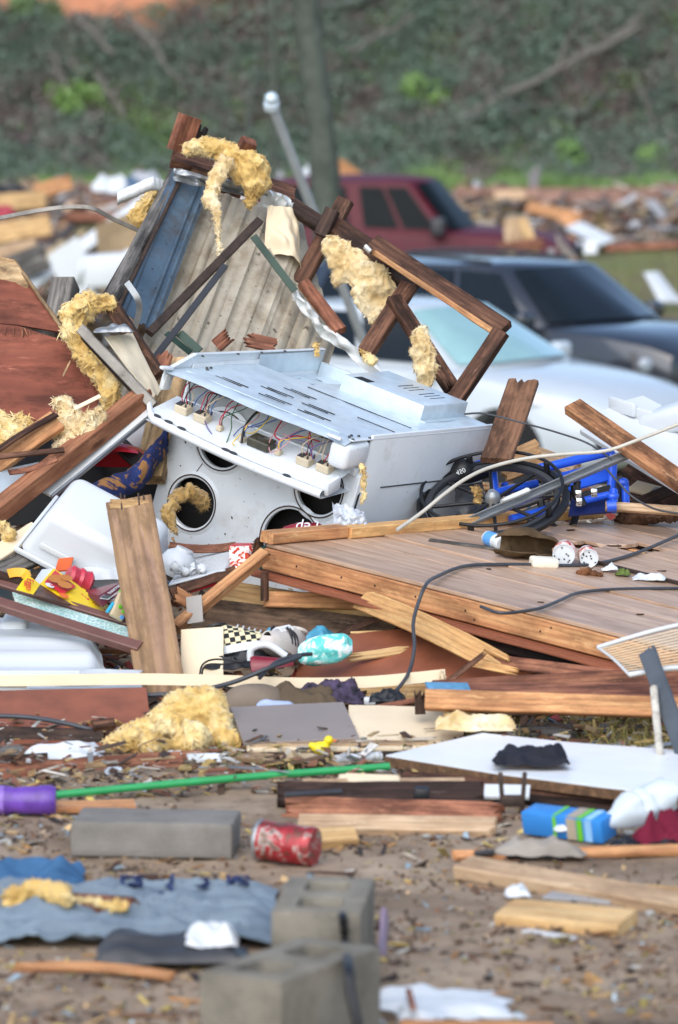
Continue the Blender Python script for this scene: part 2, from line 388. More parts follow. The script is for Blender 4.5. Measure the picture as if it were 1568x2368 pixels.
o = ob('hillside', mesh('hillside', vs_, fs, True), m_clay()); o['kind'] = 'structure'
def leafmat(name, a, b_, rough=.5):
    m, t, b = _new(name); co = _coords(t); c = _ramp(t, _noise(t, co, .8, 5), [(.3, S(a)), (.7, S(b_))])
    t.links.new(c, b.inputs['Base Color']); b.inputs['Roughness'].default_value = rough
    b.inputs['Transmission Weight'].default_value = 0; b.inputs['Subsurface Weight'].default_value = 0; return m
L_DARK = leafmat('dark_leaf', '#4e6154', '#70826f'); L_MID = leafmat('mid_leaf', '#54703f', '#7a9160'); L_BRIGHT = leafmat('bright_leaf', '#587a3a', '#7d9c55')  # leaf tones lightened and greyed in place of haze over the distance
L_DEAD = leafmat('dead_brush', '#5e5450', '#857a74', .8); L_BARK = pm('grey_bark', '#6b675f', .85, var=.3, vscale=8, bump=.5, dirt=('#46433d', .4, 12))
L_TRUNK = pm('damp_green_bark', '#4a5148', .85, var=.25, vscale=6, bump=.6, bscale=20, dirt=('#383d36', .35, 8))
def leaf_clump(vs_, fs, c, rx, rz, n, size, rnd):
    for _ in range(n):
        while True:
            p = Vector((rnd.uniform(-1, 1), rnd.uniform(-1, 1), rnd.uniform(-1, 1)))
            if p.length < 1: break
        p = p.normalized()*p.length**.5; q = c+Vector((p.x*rx, p.y*rx, p.z*rz))
        a = Vector((rnd.gauss(0, 1), rnd.gauss(0, 1), rnd.gauss(0, .7))).normalized(); bb = a.cross(Vector((rnd.gauss(0, 1), rnd.gauss(0, 1), rnd.gauss(0, 1)))).normalized()
        s = size*rnd.uniform(.5, 1.3); i = len(vs_)
        vs_ += [q-a*s, q+bb*s*.45, q+a*s, q-bb*s*.45]; fs.append((i, i+1, i+2, i+3))
def undergrowth(name, label, mat, n, seed, keep, size=(.3, .9), leaf=.06, per=220):
    rnd = random.Random(seed); v, f = [], []
    for _ in range(n):
        x, y = rnd.uniform(-12, 12), rnd.uniform(97.2, 109)
        z = bz(x, y)
        if not keep(x, y, z, rnd): continue
        r = rnd.uniform(*size); leaf_clump(v, f, Vector((x, y, z+r*.35)), r, r*.75, per, leaf, rnd)
    tag(ob(name, mesh(name, v, f), mat), label, 'undergrowth', kind='stuff')
clay_top = lambda x, z: x < -2.6+.9*noise.noise((z, x, 1)) and z > 1.62+.25*noise.noise((x*.8, 0, 4))
undergrowth('undergrowth', 'dark green tangled undergrowth covering the clay bank', L_DARK, 1900, 1, lambda x, y, z, r: not clay_top(x, z) and noise.noise((x*.45, z*.8, 50)) > -.28)
undergrowth('brush', 'grey brown storm torn brush lying over the clay bank', L_DEAD, 1900, 2, lambda x, y, z, r: not clay_top(x, z) and noise.noise((x*.35, z*.5, 8)) > -.25, (.2, .6), .07, 160)
undergrowth('foliage', 'mid green leafy growth in patches on the bank', L_MID, 1000, 3, lambda x, y, z, r: not clay_top(x, z) and noise.noise((x*.4, z*.6, 20)) > 0, (.25, .6), .052, 130)
undergrowth('tall_weeds', 'bright green weeds along the foot of the bank', L_BRIGHT, 1500, 4, lambda x, y, z, r: (z < -.75 and noise.noise((x*.5, z, 33)) > -.45) or noise.noise((x*.6, z*.8, 40)) > .3, (.18, .42), .05, 100)
def band():
    rnd = random.Random(77); v, f = [], []
    for _ in range(15000):
        x, y = rnd.uniform(-11, 11), rnd.uniform(96.2, 98.6)
        if noise.noise((x*.5, y*.8, 3)) < -.3: continue
        H = rnd.uniform(.15, .5)*(1.1+.5*noise.noise((x*.8, 0, 9))); p = Vector((x, y, max(bz(x, y), -2.0))); l = Vector((rnd.gauss(0, .25), rnd.gauss(0, .25), 1))*H; s = Vector((rnd.uniform(.015, .035), 0, 0)); j = len(v)
        v += [p-s, p+s, p+l*.6+s, p+l]; f.append((j, j+1, j+2, j+3))
    tag(ob('grass_strip', mesh('grass_strip', v, f), leafmat('fresh_grass', '#557438', '#74904e')), 'fresh green grass strip along the foot of the bank', 'grass', kind='stuff')
band()
def shrub(label, px, py, d, r, mat, seed):
    rnd = random.Random(seed); p = V(px, py, d); b = Vector((p.x, d, bz(p.x, d)-.1))
    t = thing('shrub', label, 'shrub', b, 'shrubs on the bank'); v, f = [], []
    for k in range(9):
        a = Vector((rnd.gauss(0, r*.5), rnd.gauss(0, r*.5), r*rnd.uniform(.3, 1.3))); leaf_clump(v, f, a, r*.5, r*.5, 90, .09, rnd)
    ob('crown', mesh('crown', v, f), mat, t)
    for k in range(3): ob('stem', tube([(0, 0, -.1), (rnd.uniform(-.2, .2)*r, 0, r*.5), (rnd.uniform(-.5, .5)*r, rnd.uniform(-.3, .3), r*1.2)], .03, 6, smooth_n=3), L_BARK, t)
for a in [('bright green shrub leaning beside the long fallen trunk', 985, 420, 101, .55, L_BRIGHT, 1), ('lime green sapling in the top right corner of the bank', 1500, 60, 104, .8, L_BRIGHT, 2),
          ('rounded green shrub at the top centre behind the tall trunk', 600, 40, 104, .6, L_MID, 3), ('small bright shrub left of the broken wall top', 170, 330, 101, .5, L_BRIGHT, 4),
          ('low bright shrub above the left debris field', 80, 200, 103, .5, L_MID, 5), ('dark round bush at the foot of the bank over the pickup hood', 1130, 350, 100, .6, L_DARK, 6),
          ('bright green bush on the right above the brown debris row', 1330, 410, 99, .6, L_BRIGHT, 7), ('pale green bush at the right edge of the bank foot', 1510, 400, 99, .5, L_BRIGHT, 8)]: shrub(*a)
def log(label, a, b, r0, r1, mat=None, limbs=2, seed=0):
    rnd = random.Random(seed); pa, pb = V(*a), V(*b)
    t = thing('fallen_trunk', label, 'fallen tree', pa, 'trees felled on the bank')
    L = [pa.lerp(pb, k/6)+Vector((rnd.gauss(0, .04), 0, rnd.gauss(0, .05))) for k in range(7)]
    ob('trunk', tube([p-pa for p in L], [r0+(r1-r0)*k/6 for k in range(7)], 9), mat or L_BARK, t)
    for k in range(limbs):
        q = pa.lerp(pb, rnd.uniform(.35, .9)); e = q+Vector((rnd.uniform(-.8, .8), rnd.uniform(-.3, .2), rnd.uniform(.3, 1.0)))
        ob('limb', tube([q-pa, (q+e)/2-pa+Vector((0, 0, .08)), e-pa], [r1*.9, r1*.6, r1*.3], 6), mat or L_BARK, t)
log('long pale fallen trunk running up the bank right of centre', (1010, 300, 100.0), (1480, 60, 101.2), .10, .07, seed=1)
log('thin grey fallen trunk in the upper right of the bank', (1330, 130, 101), (1490, 40, 101.4), .07, .05, limbs=1, seed=2)
log('dark fallen trunk low on the bank above the pickup', (1000, 300, 99.6), (1240, 235, 99.6), .09, .06, L_TRUNK, seed=3)
log('dead grey branch slanting down in the upper left of the bank', (180, 45, 101.5), (265, 125, 101), .08, .05, limbs=2, seed=4)
log('forked dead branch standing in the left of the bank', (225, 160, 100.6), (290, 275, 100), .06, .04, limbs=3, seed=5)
log('level dark log at the right foot of the bank', (1290, 345, 99.2), (1568, 335, 99.2), .10, .08, L_TRUNK, limbs=0, seed=6)
log('brown limb lying across the left middle of the bank', (420, 150, 101), (560, 300, 100.3), .06, .03, L_TRUNK, limbs=2, seed=7)
log('dark root mass trunk at the top centre right of the tall trunk', (745, 30, 102.5), (880, -20, 102.8), .16, .1, L_TRUNK, limbs=1, seed=8)
log('bare grey branch standing in the upper left of the bank', (120, 120, 101.5), (175, 250, 100.6), .05, .03, limbs=3, seed=11)
log('pale snapped trunk in the left of the bank over the blue panel', (300, 40, 101.8), (420, 190, 100.8), .07, .04, limbs=2, seed=12)
log('grey fallen limb across the centre of the bank right of the tall trunk', (800, 120, 101), (960, 40, 101.6), .06, .04, limbs=2, seed=13)
log('dark log lying low on the bank above the charcoal car', (1080, 395, 98.6), (1300, 375, 98.8), .09, .07, L_TRUNK, limbs=0, seed=14)
log('brown trunk slanting on the right of the bank', (1180, 300, 100), (1420, 215, 100.6), .08, .05, L_TRUNK, limbs=2, seed=15)
log('thin bare stem at the far right of the bank', (1545, 380, 99), (1470, 180, 100.6), .04, .025, limbs=3, seed=16)
log('thin dark stem leaning left of the tall trunk', (560, 380, 99), (600, 90, 101), .05, .03, L_TRUNK, limbs=2, seed=17)
log('grey log lying along the left foot of the bank', (20, 330, 99.6), (210, 300, 99.8), .08, .06, limbs=1, seed=18)
# tall trunk standing between the pile and the pickup
t = thing('tree_trunk', 'tall slim mossy tree trunk standing in front of the red pickup', 'tree', Vector((2.15, 50, gz(2.15, 50))))
bp = V(765, 980, 50); base = Vector((bp.x, 50, -2.0))
t.matrix_basis = Matrix.Translation(base)
P = [base]+[V(764, 800, 50), V(757, 500, 50.1), V(742, 300, 50.1), V(722, 130, 50.2), V(705, -40, 50.3), V(690, -400, 50.5), V(700, -800, 50.6)]
ob('trunk', tube([p-base for p in P], [.21, .18, .165, .15, .145, .14, .12, .09], 14, smooth_n=5), L_TRUNK, t)
rnd = random.Random(5)
for k, (y0, dx) in enumerate(((-300, 300), (-500, -320), (-120, -180))):
    q = V(700, y0, 50.4); e = V(700+dx, y0-260, 50.4+dx*.002)
    ob('limb', tube([q-base, (q*.5+e*.5)-base+Vector((0, 0, .15)), e-base], [.07, .05, .02], 7, smooth_n=3), L_TRUNK, t)
v, f = [], []
for k in range(26): leaf_clump(v, f, V(700+rnd.uniform(-420, 420), -760+rnd.uniform(-260, 200), 50.5+rnd.uniform(-1.5, 1.5))-base, .5, .4, 60, .08, rnd)
ob('crown', mesh('crown', v, f), L_MID, t)
t2 = thing('tree_trunk', 'thin dark sapling stem left of the tall mossy trunk', 'tree', V(632, 420, 70)); b0 = V(632, 420, 70)
ob('trunk', tube([p-b0 for p in (V(632, 640, 70), V(632, 420, 70), V(634, 200, 70), V(630, -100, 70), V(636, -400, 70))], [.07, .06, .055, .05, .03], 8, smooth_n=4), L_TRUNK, t2)
v, f = [], []
for k in range(10): leaf_clump(v, f, V(634+rnd.uniform(-120, 120), -400+rnd.uniform(-120, 120), 70)-b0, .4, .3, 50, .08, rnd)
ob('crown', mesh('crown', v, f), L_MID, t2)
# leaning steel post with a cap
M_CHANP = pm('dull_galvanised', '#9aa0a2', .5, var=.1, vscale=8, bump=.05)
t = thing('metal_post', 'leaning galvanised fence post with ball cap behind the torn wall', 'post', V(745, 1300, 26.5)); b0 = t.matrix_basis.translation.copy()
pa, pb = V(752, 560, 27), V(628, 240, 26.5); dd = (pa-pb); pg = pa+dd*3.2
ob('pole', tube([pg-b0, pb-b0], .028, 16), M_CHANP, t)
cp = lathe([(.0, .075), (.02, .07), (.036, .055), (.041, .035), (.036, .012), (.046, .008), (.046, -.03), (.042, -.034)], 18)
ob('cap', cp, M_GALV, t, basis(Vector((1, 0, 0)), (pb-pa), pb-b0))
# ================================================================ vehicles
GLASS_T = pm('sky_teal_windscreen', '#8fb4b4', .08, var=.05, bump=0, spec=.9, coat=.6)  # first glass carries the sky's reflection as a pale teal base colour
GLASS_P = pm('dull_dark_glass', '#141a1c', .35, var=.1, bump=0, spec=.08)
GLASS_D = pm('dark_car_glass', '#161c20', .1, var=.1, bump=0, spec=.3, coat=.1)
M_TYRE = pm('tyre_rubber', '#18181a', .75, var=.2, bump=.3); M_RIM = pm('alloy_rim', '#8d9094', .3, metal=.8); M_LAMP = pm('headlamp_lens', '#8f99a2', .08, var=.1, spec=.9, coat=.8)
M_CHROME = pm('chrome_trim', '#c9ccd0', .12, metal=1, bump=0)
def car(name, label, cat, M, st, gh, paint, glassf, glasss, wheels, wr, extra=None):
    """st: stations (x, half width, z bottom, z shoulder, crown); gh: cabin dict"""
    T = thing(name, label, cat, M)
    vs_, fs = [], []; n = None
    for (x, w_, zb, zs, cr) in st:
        h = zs-zb; half = [(0, zb), (.8*w_, zb), (.95*w_, zb+.05), (w_, zb+.22*h), (w_*1.005, zb+.55*h), (w_*.985, zs-.12*h), (.95*w_, zs-.01), (.87*w_, zs+cr*.35), (.5*w_, zs+cr*.85), (0, zs+cr)]
        ring = [Vector((x, -y, z)) for (y, z) in half]+[Vector((x, y, z)) for (y, z) in half[-2:0:-1]]
        n = len(ring); vs_ += ring
    for i in range(len(st)-1):
        for k in range(n): fs.append((i*n+k, i*n+(k+1) % n, (i+1)*n+(k+1) % n, (i+1)*n+k))
    fs.append(tuple(range(n-1, -1, -1))); fs.append(tuple((len(st)-1)*n+k for k in range(n)))
    bm_ = mesh('body', vs_, fs); q = bmesh.new(); q.from_mesh(bm_); bmesh.ops.recalc_face_normals(q, faces=q.faces); q.to_mesh(bm_); q.free()
    cut = []
    for (wx, wy) in wheels:
        for s in (-1, 1):
            c_ = lathe([(wr*1.13, -.2), (wr*1.13, .2)], 28); c_.transform(Matrix.Translation((wx, s*(wy+.02), wr)) @ Matrix.Rotation(R(90), 4, 'X')); cut.append(c_)
    body = boolean(bm_, cut); autosmooth(body, 32); ob('body', body, paint, T)
    B, Rf = gh['belt'], gh['roof']   # half loops front centre -> rear centre: (x, y, z)
    bel = [Vector((x, -y, z)) for x, y, z in B]; roo = [Vector((x, -y, z)) for x, y, z in Rf]; K = len(B)
    full = lambda h: h+[Vector((p.x, -p.y, p.z)) for p in h[-2:0:-1]]
    fb, fr = full(bel), full(roo); N = len(fb)
    cen = sum(fr, Vector())/N; top = [cen+(p-cen)*.72+Vector((0, 0, gh.get('crown', .05))) for p in fr]; top2 = [cen+(p-cen)*.3+Vector((0, 0, gh.get('crown', .05)*1.4)) for p in fr]
    rows = [fb, fr, top, top2]; vs_ = [p for r in rows for p in r]; fs = []
    for r in range(3):
        for k in range(N): fs.append((r*N+k, r*N+(k+1) % N, (r+1)*N+(k+1) % N, (r+1)*N+k))
    fs.append(tuple(3*N+k for k in range(N)))
    cab = mesh('cabin', vs_, fs); q = bmesh.new(); q.from_mesh(cab); bmesh.ops.recalc_face_normals(q, faces=q.faces); q.to_mesh(cab); q.free(); autosmooth(cab, 50); ob('cabin', cab, paint, T)
    mid = sum(fb, Vector())/N
    def at(loop, a):
        k = int(math.floor(a)); f_ = a-k; return loop[k % N].lerp(loop[(k+1) % N], f_)
    def pane(a0, a1, t0, t1, nm, mt, na=8):
        def fn(u, v_):
            a = a0+(a1-a0)*u; p = at(fb, a).lerp(at(fr, a), t0+(t1-t0)*v_)
            nrm = Vector((1, 0, .7)).normalized() if nm == 'windshield' else (Vector((-1, 0, .6)).normalized() if nm == 'rear_window' else Vector((0, 1 if p.y > 0 else -1, .35)).normalized()); return p+nrm*(.03 if nm == 'windshield' else .02)
        return ob(nm, sheet(fn, na, 3, .006), mt, T)
    pane(-gh['ws'], gh['ws'], .05, .94, 'windshield', glassf, 12)
    for (a0, a1) in gh['win']:
        pane(a0, a1, .08, .9, 'side_window', glasss, 5); pane(-a1, -a0, .08, .9, 'side_window', glasss, 5)
    pane(K-1-gh['rw'], K-1+gh['rw'], .08, .9, 'rear_window', glasss, 8)
    for (wx, wy) in wheels:
        for s in (-1, 1):
            Mw = Matrix.Translation((wx, s*(wy-.09), wr)) @ Matrix.Rotation(R(90)*s, 4, 'X')
            ty = lathe([(wr*.62, -.1), (wr*.9, -.11), (wr*.985, -.09), (wr, -.04), (wr, .04), (wr*.985, .09), (wr*.9, .11), (wr*.62, .1), (wr*.6, .0)], 28)
            wo = ob('wheel', ty, M_TYRE, T, Mw)
            sp = [lathe([(wr*.63, -.06), (wr*.63, -.09), (wr*.57, -.095), (wr*.55, -.03), (.0, -.02)], 24)]
            for k in range(5): sp.append((box(wr*.5, .07, .03, .008, 1), Matrix.Rotation(k*R(72), 4, 'Z') @ Matrix.Translation((wr*.3, 0, -.07))))
            ob('rim', join(*sp), M_RIM, wo)
    if extra: extra(T)
    return T
def rot(p, th): return Matrix.Translation(p) @ Matrix.Rotation(-R(th), 4, 'Z')
def mirror_(T, x, y, z, mt):
    for s in (-1, 1):
        m = box(.13, .22, .16, .045, 3); mo = ob('mirror', m, mt, T, Matrix.Translation((x, s*(y+.1), z)))
# white saloon
P_WHITE = pm('white_car_paint', '#bcc4c9', .25, var=.02, bump=0, coat=.6); P_BLACK = pm('charcoal_car_paint', '#22252c', .28, var=.1, bump=0, coat=.9, spec=.6); P_RED = pm('faded_red_car_paint', '#561a26', .5, var=.1, bump=0, coat=.05, spec=.25)
st = [(-2.36, .62, .42, .86, .0), (-2.32, .76, .3, .98, .02), (-2.1, .86, .24, 1.04, .03), (-1.5, .905, .2, 1.02, .04), (-.6, .91, .18, .98, .04), (.4, .91, .18, .95, .04), (1.0, .905, .18, .93, .06), (1.5, .89, .2, .86, .09), (1.95, .85, .2, .78, .10), (2.2, .78, .22, .70, .09), (2.32, .68, .28, .62, .06), (2.37, .52, .36, .54, .03)]
gh = dict(belt=[(1.25, 0, .98), (1.1, .62, .96), (.86, .8, .95), (.05, .83, .97), (-.85, .82, 1.0), (-1.5, .76, 1.02), (-1.75, .55, 1.05), (-1.85, 0, 1.06)],
          roof=[(.38, 0, 1.41), (.34, .42, 1.405), (.26, .57, 1.385), (-.1, .6, 1.40), (-.75, .59, 1.40), (-1.05, .55, 1.37), (-1.12, .4, 1.36), (-1.16, 0, 1.36)], ws=1.75, win=[(2.12, 2.95), (3.05, 3.9), (4.0, 4.7)], rw=1.6, crown=.035)
def ex_white(T):
    mirror_(T, .78, .86, .99, P_WHITE)
    for s in (-1, 1):
        ob('headlight', sheet(bil(Vector((1.66, s*.895, .73)), Vector((2.335, s*.60, .58)), Vector((2.29, s*.58, .71)), Vector((1.60, s*.87, .82))), 4, 2, .03), M_LAMP, T)
        ob('fog_lamp', sheet(bil(Vector((2.2, s*.78, .34)), Vector((2.39, s*.50, .34)), Vector((2.40, s*.50, .44)), Vector((2.22, s*.79, .46))), 3, 2, .02), M_DGREY, T)
        for x in (.92, -.02, -.98): ob('door_gap', box(.016, .012, .56), M_DGREY, T, Matrix.Translation((x, s*.912, .62)))
        ob('side_skirt', box(2.2, .03, .1, .01), M_DGREY, T, Matrix.Translation((0, s*.895, .24)))
        for x in (-.05, -.95): ob('door_handle', box(.2, .03, .03, .01), P_WHITE, T, Matrix.Translation((x, s*.905, .86)))
    ob('grille', sheet(bil(Vector((2.39, -.46, .38)), Vector((2.39, .46, .38)), Vector((2.39, .5, .56)), Vector((2.39, -.5, .56))), 4, 2, .03), M_DGREY, T)
car('parked_car', 'white sedan parked nearest behind the pile, nose to the right', 'car', rot((.63, 38.7, -1.88), 35) @ Matrix.Scale(1.04, 4), st, gh, P_WHITE, GLASS_T, GLASS_D, [(1.42, .8), (-1.4, .8)], .325, ex_white)
# charcoal sport utility vehicle
st = [(-2.4, .7, .5, 1.0, .0), (-2.36, .84, .36, 1.08, .02), (-2.0, .93, .28, 1.12, .03), (-.6, .955, .26, 1.09, .03), (.6, .955, .26, 1.07, .04), (1.15, .95, .26, 1.06, .06), (1.7, .93, .28, 1.02, .08), (2.15, .88, .3, .96, .07), (2.36, .8, .32, .88, .05), (2.44, .66, .4, .78, .02)]
gh = dict(belt=[(1.42, 0, 1.1), (1.22, .68, 1.08), (.95, .86, 1.07), (0, .89, 1.09), (-1.0, .88, 1.11), (-1.9, .84, 1.14), (-2.2, .66, 1.15), (-2.28, 0, 1.15)],
          roof=[(.55, 0, 1.60), (.5, .5, 1.6), (.4, .66, 1.58), (-.1, .69, 1.60), (-1.0, .69, 1.60), (-1.75, .65, 1.57), (-1.9, .5, 1.56), (-1.95, 0, 1.56)], ws=1.75, win=[(2.12, 2.95), (3.05, 3.95), (4.05, 4.8)], rw=1.6, crown=.04)
def ex_suv(T):
    mirror_(T, .9, .92, 1.14, P_BLACK)
    for s in (-1, 1):
        h = ob('headlight', sheet(bil(Vector((2.05, s*.905, .72)), Vector((2.43, s*.60, .68)), Vector((2.41, s*.60, .86)), Vector((1.98, s*.9, .9))), 4, 2, .04), M_DGREY, T)
        for k in range(2): ob('lamp', lathe([(.075, 0), (.07, .03), (.04, .045), (0, .05)], 16), M_LAMP, h, basis(Vector((0, 0, 1)), Vector((1, s*.7, 0)), Vector((2.14+k*.16, s*(.87-k*.13), .79))))
        ob('roof_rail', tube([(.2, s*.6, 1.63), (-.8, s*.62, 1.665), (-1.7, s*.58, 1.61)], .018, 8, smooth_n=4), M_DGREY, T)
    ob('grille', sheet(bil(Vector((2.46, -.5, .52)), Vector((2.46, .5, .52)), Vector((2.47, .52, .78)), Vector((2.47, -.52, .78))), 4, 2, .03), M_BLACK, T)
car('parked_car', 'charcoal sport utility car parked between white sedan and red pickup', 'car', rot((1.62, 43.2, -1.93), 39), st, gh, P_BLACK, GLASS_D, GLASS_D, [(1.5, .84), (-1.45, .84)], .37, ex_suv)
# red pickup
st = [(-2.85, .8, .6, 1.1, .0), (-2.8, .92, .5, 1.2, .0), (-1.4, .96, .42, 1.22, .0), (-1.2, .97, .42, 1.2, .02), (.2, .97, .4, 1.17, .03), (1.1, .965, .4, 1.15, .06), (1.7, .95, .42, 1.12, .07), (2.2, .92, .44, 1.07, .06), (2.42, .86, .5, .98, .04), (2.5, .74, .56, .86, .02)]
gh = dict(belt=[(1.36, 0, 1.16), (1.25, .66, 1.15), (1.14, .88, 1.14), (.2, .89, 1.17), (-.5, .89, 1.18), (-1.2, .87, 1.19), (-1.32, .6, 1.2), (-1.34, 0, 1.2)],
          roof=[(.84, 0, 1.78), (.80, .5, 1.775), (.66, .70, 1.75), (.1, .71, 1.75), (-.5, .71, 1.75), (-1.08, .68, 1.73), (-1.16, .5, 1.72), (-1.18, 0, 1.72)], ws=1.75, win=[(2.1, 2.5), (2.56, 3.0), (3.25, 4.75)], rw=1.5, crown=.05)
def ex_pick(T):
    for s in (-1, 1):
        ob('mirror', box(.16, .2, .24, .05, 3), M_DGREY, T, Matrix.Translation((1.06, s*1.06, 1.24)))
        ob('bed_rail', box(1.4, .09, .05, .015, 2), M_DGREY, T, Matrix.Translation((-2.1, s*.88, 1.235)))
        ob('headlight', box(.06, .26, .2, .02, 2), M_LAMP, T, Matrix.Translation((2.47, s*.72, .88)))
        for x in (.25, -.75): ob('door_handle', box(.18, .03, .04, .01), P_RED, T, Matrix.Translation((x, s*.97, 1.04)))
    ob('bed_liner', box(1.42, 1.6, .04, .01), M_BLACK, T, Matrix.Translation((-2.1, 0, 1.228)))
    ob('bumper', box(.16, 1.7, .2, .05, 3), M_CHROME, T, Matrix.Translation((2.5, 0, .55)))
    ob('grille', box(.05, 1.0, .28, .02, 2), M_BLACK, T, Matrix.Translation((2.5, 0, .82)))
car('pickup_truck', 'faded red crew cab pickup behind the standing trunk', 'pickup', rot((.26, 58.4, -1.96), 10) @ Matrix.Diagonal((1.1, 1, 1.03, 1)), st, gh, P_RED, GLASS_P, GLASS_P, [(1.75, .84), (-1.85, .84)], .39, ex_pick)
# ================================================================ the overturned stove
wv_ = cf(.818, -.467, -.338).normalized(); hv_ = cf(.514, .855, .061); hv_ = (hv_-wv_*hv_.dot(wv_)).normalized(); tv_ = wv_.cross(hv_).normalized()
P1 = V(385, 838, 15.12)
SW, SD, SH = .735, .64, .98        # width (u), depth now upright (t), height now lying (v)
ST = frame(wv_, hv_, tv_, P1 - tv_*SD)   # local x = width, y = from control panel to feet, z = up (the stove's back)
stove = thing('kitchen_stove', 'overturned white electric stove lying on its front with burner holes facing out', 'stove', ST)
V0 = .15                            # where the cooktop lies along y
M_ENB = pm('stove_liner_grey', '#9aa0a2', .5, var=.1, vscale=10, bump=.1, dirt=('#5c5348', .25, 20))
# cooktop with four open burner rings
def cooktop():
    b = box(SW, .014, SD-.14, .005, 2); b.transform(Matrix.Translation((SW/2, V0, (SD-.14)/2)))
    cuts = []
    for (u, t_, r) in HOLES:
        c = lathe([(r, -.1), (r, .1)], 40); c.transform(Matrix.Translation((u, V0, t_)) @ Matrix.Rotation(R(90), 4, 'X')); cuts.append(c)
    q = boolean(b, cuts); return autosmooth(q, 35)
HOLES = [(.15, .195, .088), (.20, .43, .092), (.545, .205, .108), (.60, .405, .088)]
ct = ob('cooktop', cooktop(), M_ENAMEL, stove)
for (u, t_, r) in HOLES:
    Mh = Matrix.Translation((u, V0-.006, t_)) @ Matrix.Rotation(R(90), 4, 'X')
    ob('burner_ring', lathe([(r-.003, -.012), (r-.003, .002), (r+.004, .0065), (r+.012, .005), (r+.022, .0)], 40, False), M_ENAMEL, ct, Mh)
    ob('ring_grime', lathe([(r+.0035, .0068), (r+.006, .0072), (r+.0085, .0068)], 40, False), M_RUST, ct, Mh)
# right and left side panels, bottom and oven box inside
def side(u, nm):
    m = box(.012, SH-V0, SD-.01, .004, 2); return ob(nm, m, M_ENAMEL, stove, Matrix.Translation((u, V0+(SH-V0)/2+.005, SD/2)))
sr = side(SW-.006, 'side_panel'); side(.006, 'side_panel')
ob('seam_groove', box(.002, .52, .004), M_DGREY, sr, Matrix.Translation((.0075, -.02, .13)))
ob('oven_liner', box(SW-.05, SH-V0-.1, SD-.1, .02, 2), M_VOID, stove, Matrix.Translation((SW/2, V0+.09+(SH-V0-.1)/2, SD/2-.02)))
ob('front_panel', box(SW-.03, SH-V0-.01, .012, .004), M_ENAMEL, stove, Matrix.Translation((SW/2, V0+(SH-V0)/2+.01, .008)))
ob('base_pan', box(SW-.03, .012, SD-.05, .004), M_GALV, stove, Matrix.Translation((SW/2, SH-.006, SD/2)))
# galvanised back sheet (now on top) with flanges, folds and vents
zb = SD-.02
def back(u, v):
    y = .0+SH*v; x = .008+(SW-.016)*u; z = zb
    if y < .03: z -= .012*(1-y/.03)
    z += .012*sm(.30, .36, y)*(1-sm(.36, .42, y))*0
    z += .007*noise.noise((x*4, y*4, 0))+.003*noise.noise((x*13, y*13, 2))
    z -= .05*sm(.56, .575, y)*(1-sm(.30, .31, u)) if u < .32 else 0
    return (x, y, z)
bs = ob('back_sheet', sheet(back, 40, 60, .0015), M_GALV, stove)
# flange along the left edge: slanted end of the control housing, then the body
def strip(pts, w_, nrm, T): return None
for (a, b_) in (((0, .0, zb-.004), (0, .15, zb+.045)), ((0, .15, zb+.045), (0, SH, zb+.035))):
    a, b_ = Vector(a), Vector(b_); d = b_-a
    fl = box(d.length, .05, .004, .001, 1); ob('flange', fl, M_ENAMEL, bs, basis(d, Vector((1, 0, 0)), (a+b_)/2+Vector((.003, 0, -.022))))
    lip = box(d.length, .016, .003, .001, 1); ob('lip', lip, M_ENAMEL, bs, basis(d, Vector((0, 0, 1)), (a+b_)/2+Vector((.008, 0, .003))))
ob('inner_flange', box(.003, .42, .07, .001, 1), M_GALV, bs, Matrix.Translation((.012, .77, zb-.002)))
ob('lip', box(.018, SH-.02, .004, .001, 1), M_ENAMEL, bs, Matrix.Translation((SW-.008, SH/2+.02, zb+.002)))
# wiring cover box raised near the feet end
wc = ob('wiring_cover', box(.33, .30, .06, .003, 2), M_GALV, bs, Matrix.Translation((.455, .80, zb+.026)))
ob('cover_flange', box(.02, .30, .003), M_GALV, bs, Matrix.Translation((.63, .80, zb+.003)))
ob('cutout', box(.055, .05, .003), M_VOID, wc, Matrix.Translation((-.10, -.115, .0295)))
for k in range(6): ob('vent_slot', box(.003 if k % 3 else .004, .10, .002), M_VOID, wc, Matrix.Translation((-.02+.022*k+(.02 if k > 2 else 0), .03, .030)))
slot = box(.105, .0048, .002); slotn = box(.15, .0035, .002)
for (u, y) in ((.155, .155), (.27, .26), (.33, .155), (.44, .255), (.49, .15), (.30, .36)):
    for k in range(2): ob('vent_slot', slot, M_VOID, bs, Matrix.Translation((u+.015*k, y+.02*k, zb+.0035)))
for (u, y) in ((.33, .50), (.47, .50), (.6, .50), (.62, .36)): ob('vent_slot', slotn, M_VOID, bs, Matrix.Translation((u, y, zb+.0035)))
ob('crease', box(.62, .006, .003, .001, 1), M_GALV, bs, Matrix.Translation((.35, .07, zb+.003)))
scr = lathe([(.0, .004), (.004, .003), (.0055, 0), (.0055, -.002)], 8)
for k in range(9): ob('screw', scr, M_DGREY, bs, Matrix.Translation((SW-.008, .04+k*.105, zb+.0055)))
for p in ((.02, .18), (.03, .21), (.045, .19), (.03, .235), (.02, .4), (.02, .55), (.02, .7), (.02, .9), (.7, .06), (.69, .09), (.7, .12)): ob('screw', scr, M_DGREY, bs, Matrix.Translation((p[0], p[1], zb+(.043 if p[0] < .024 else .004))))
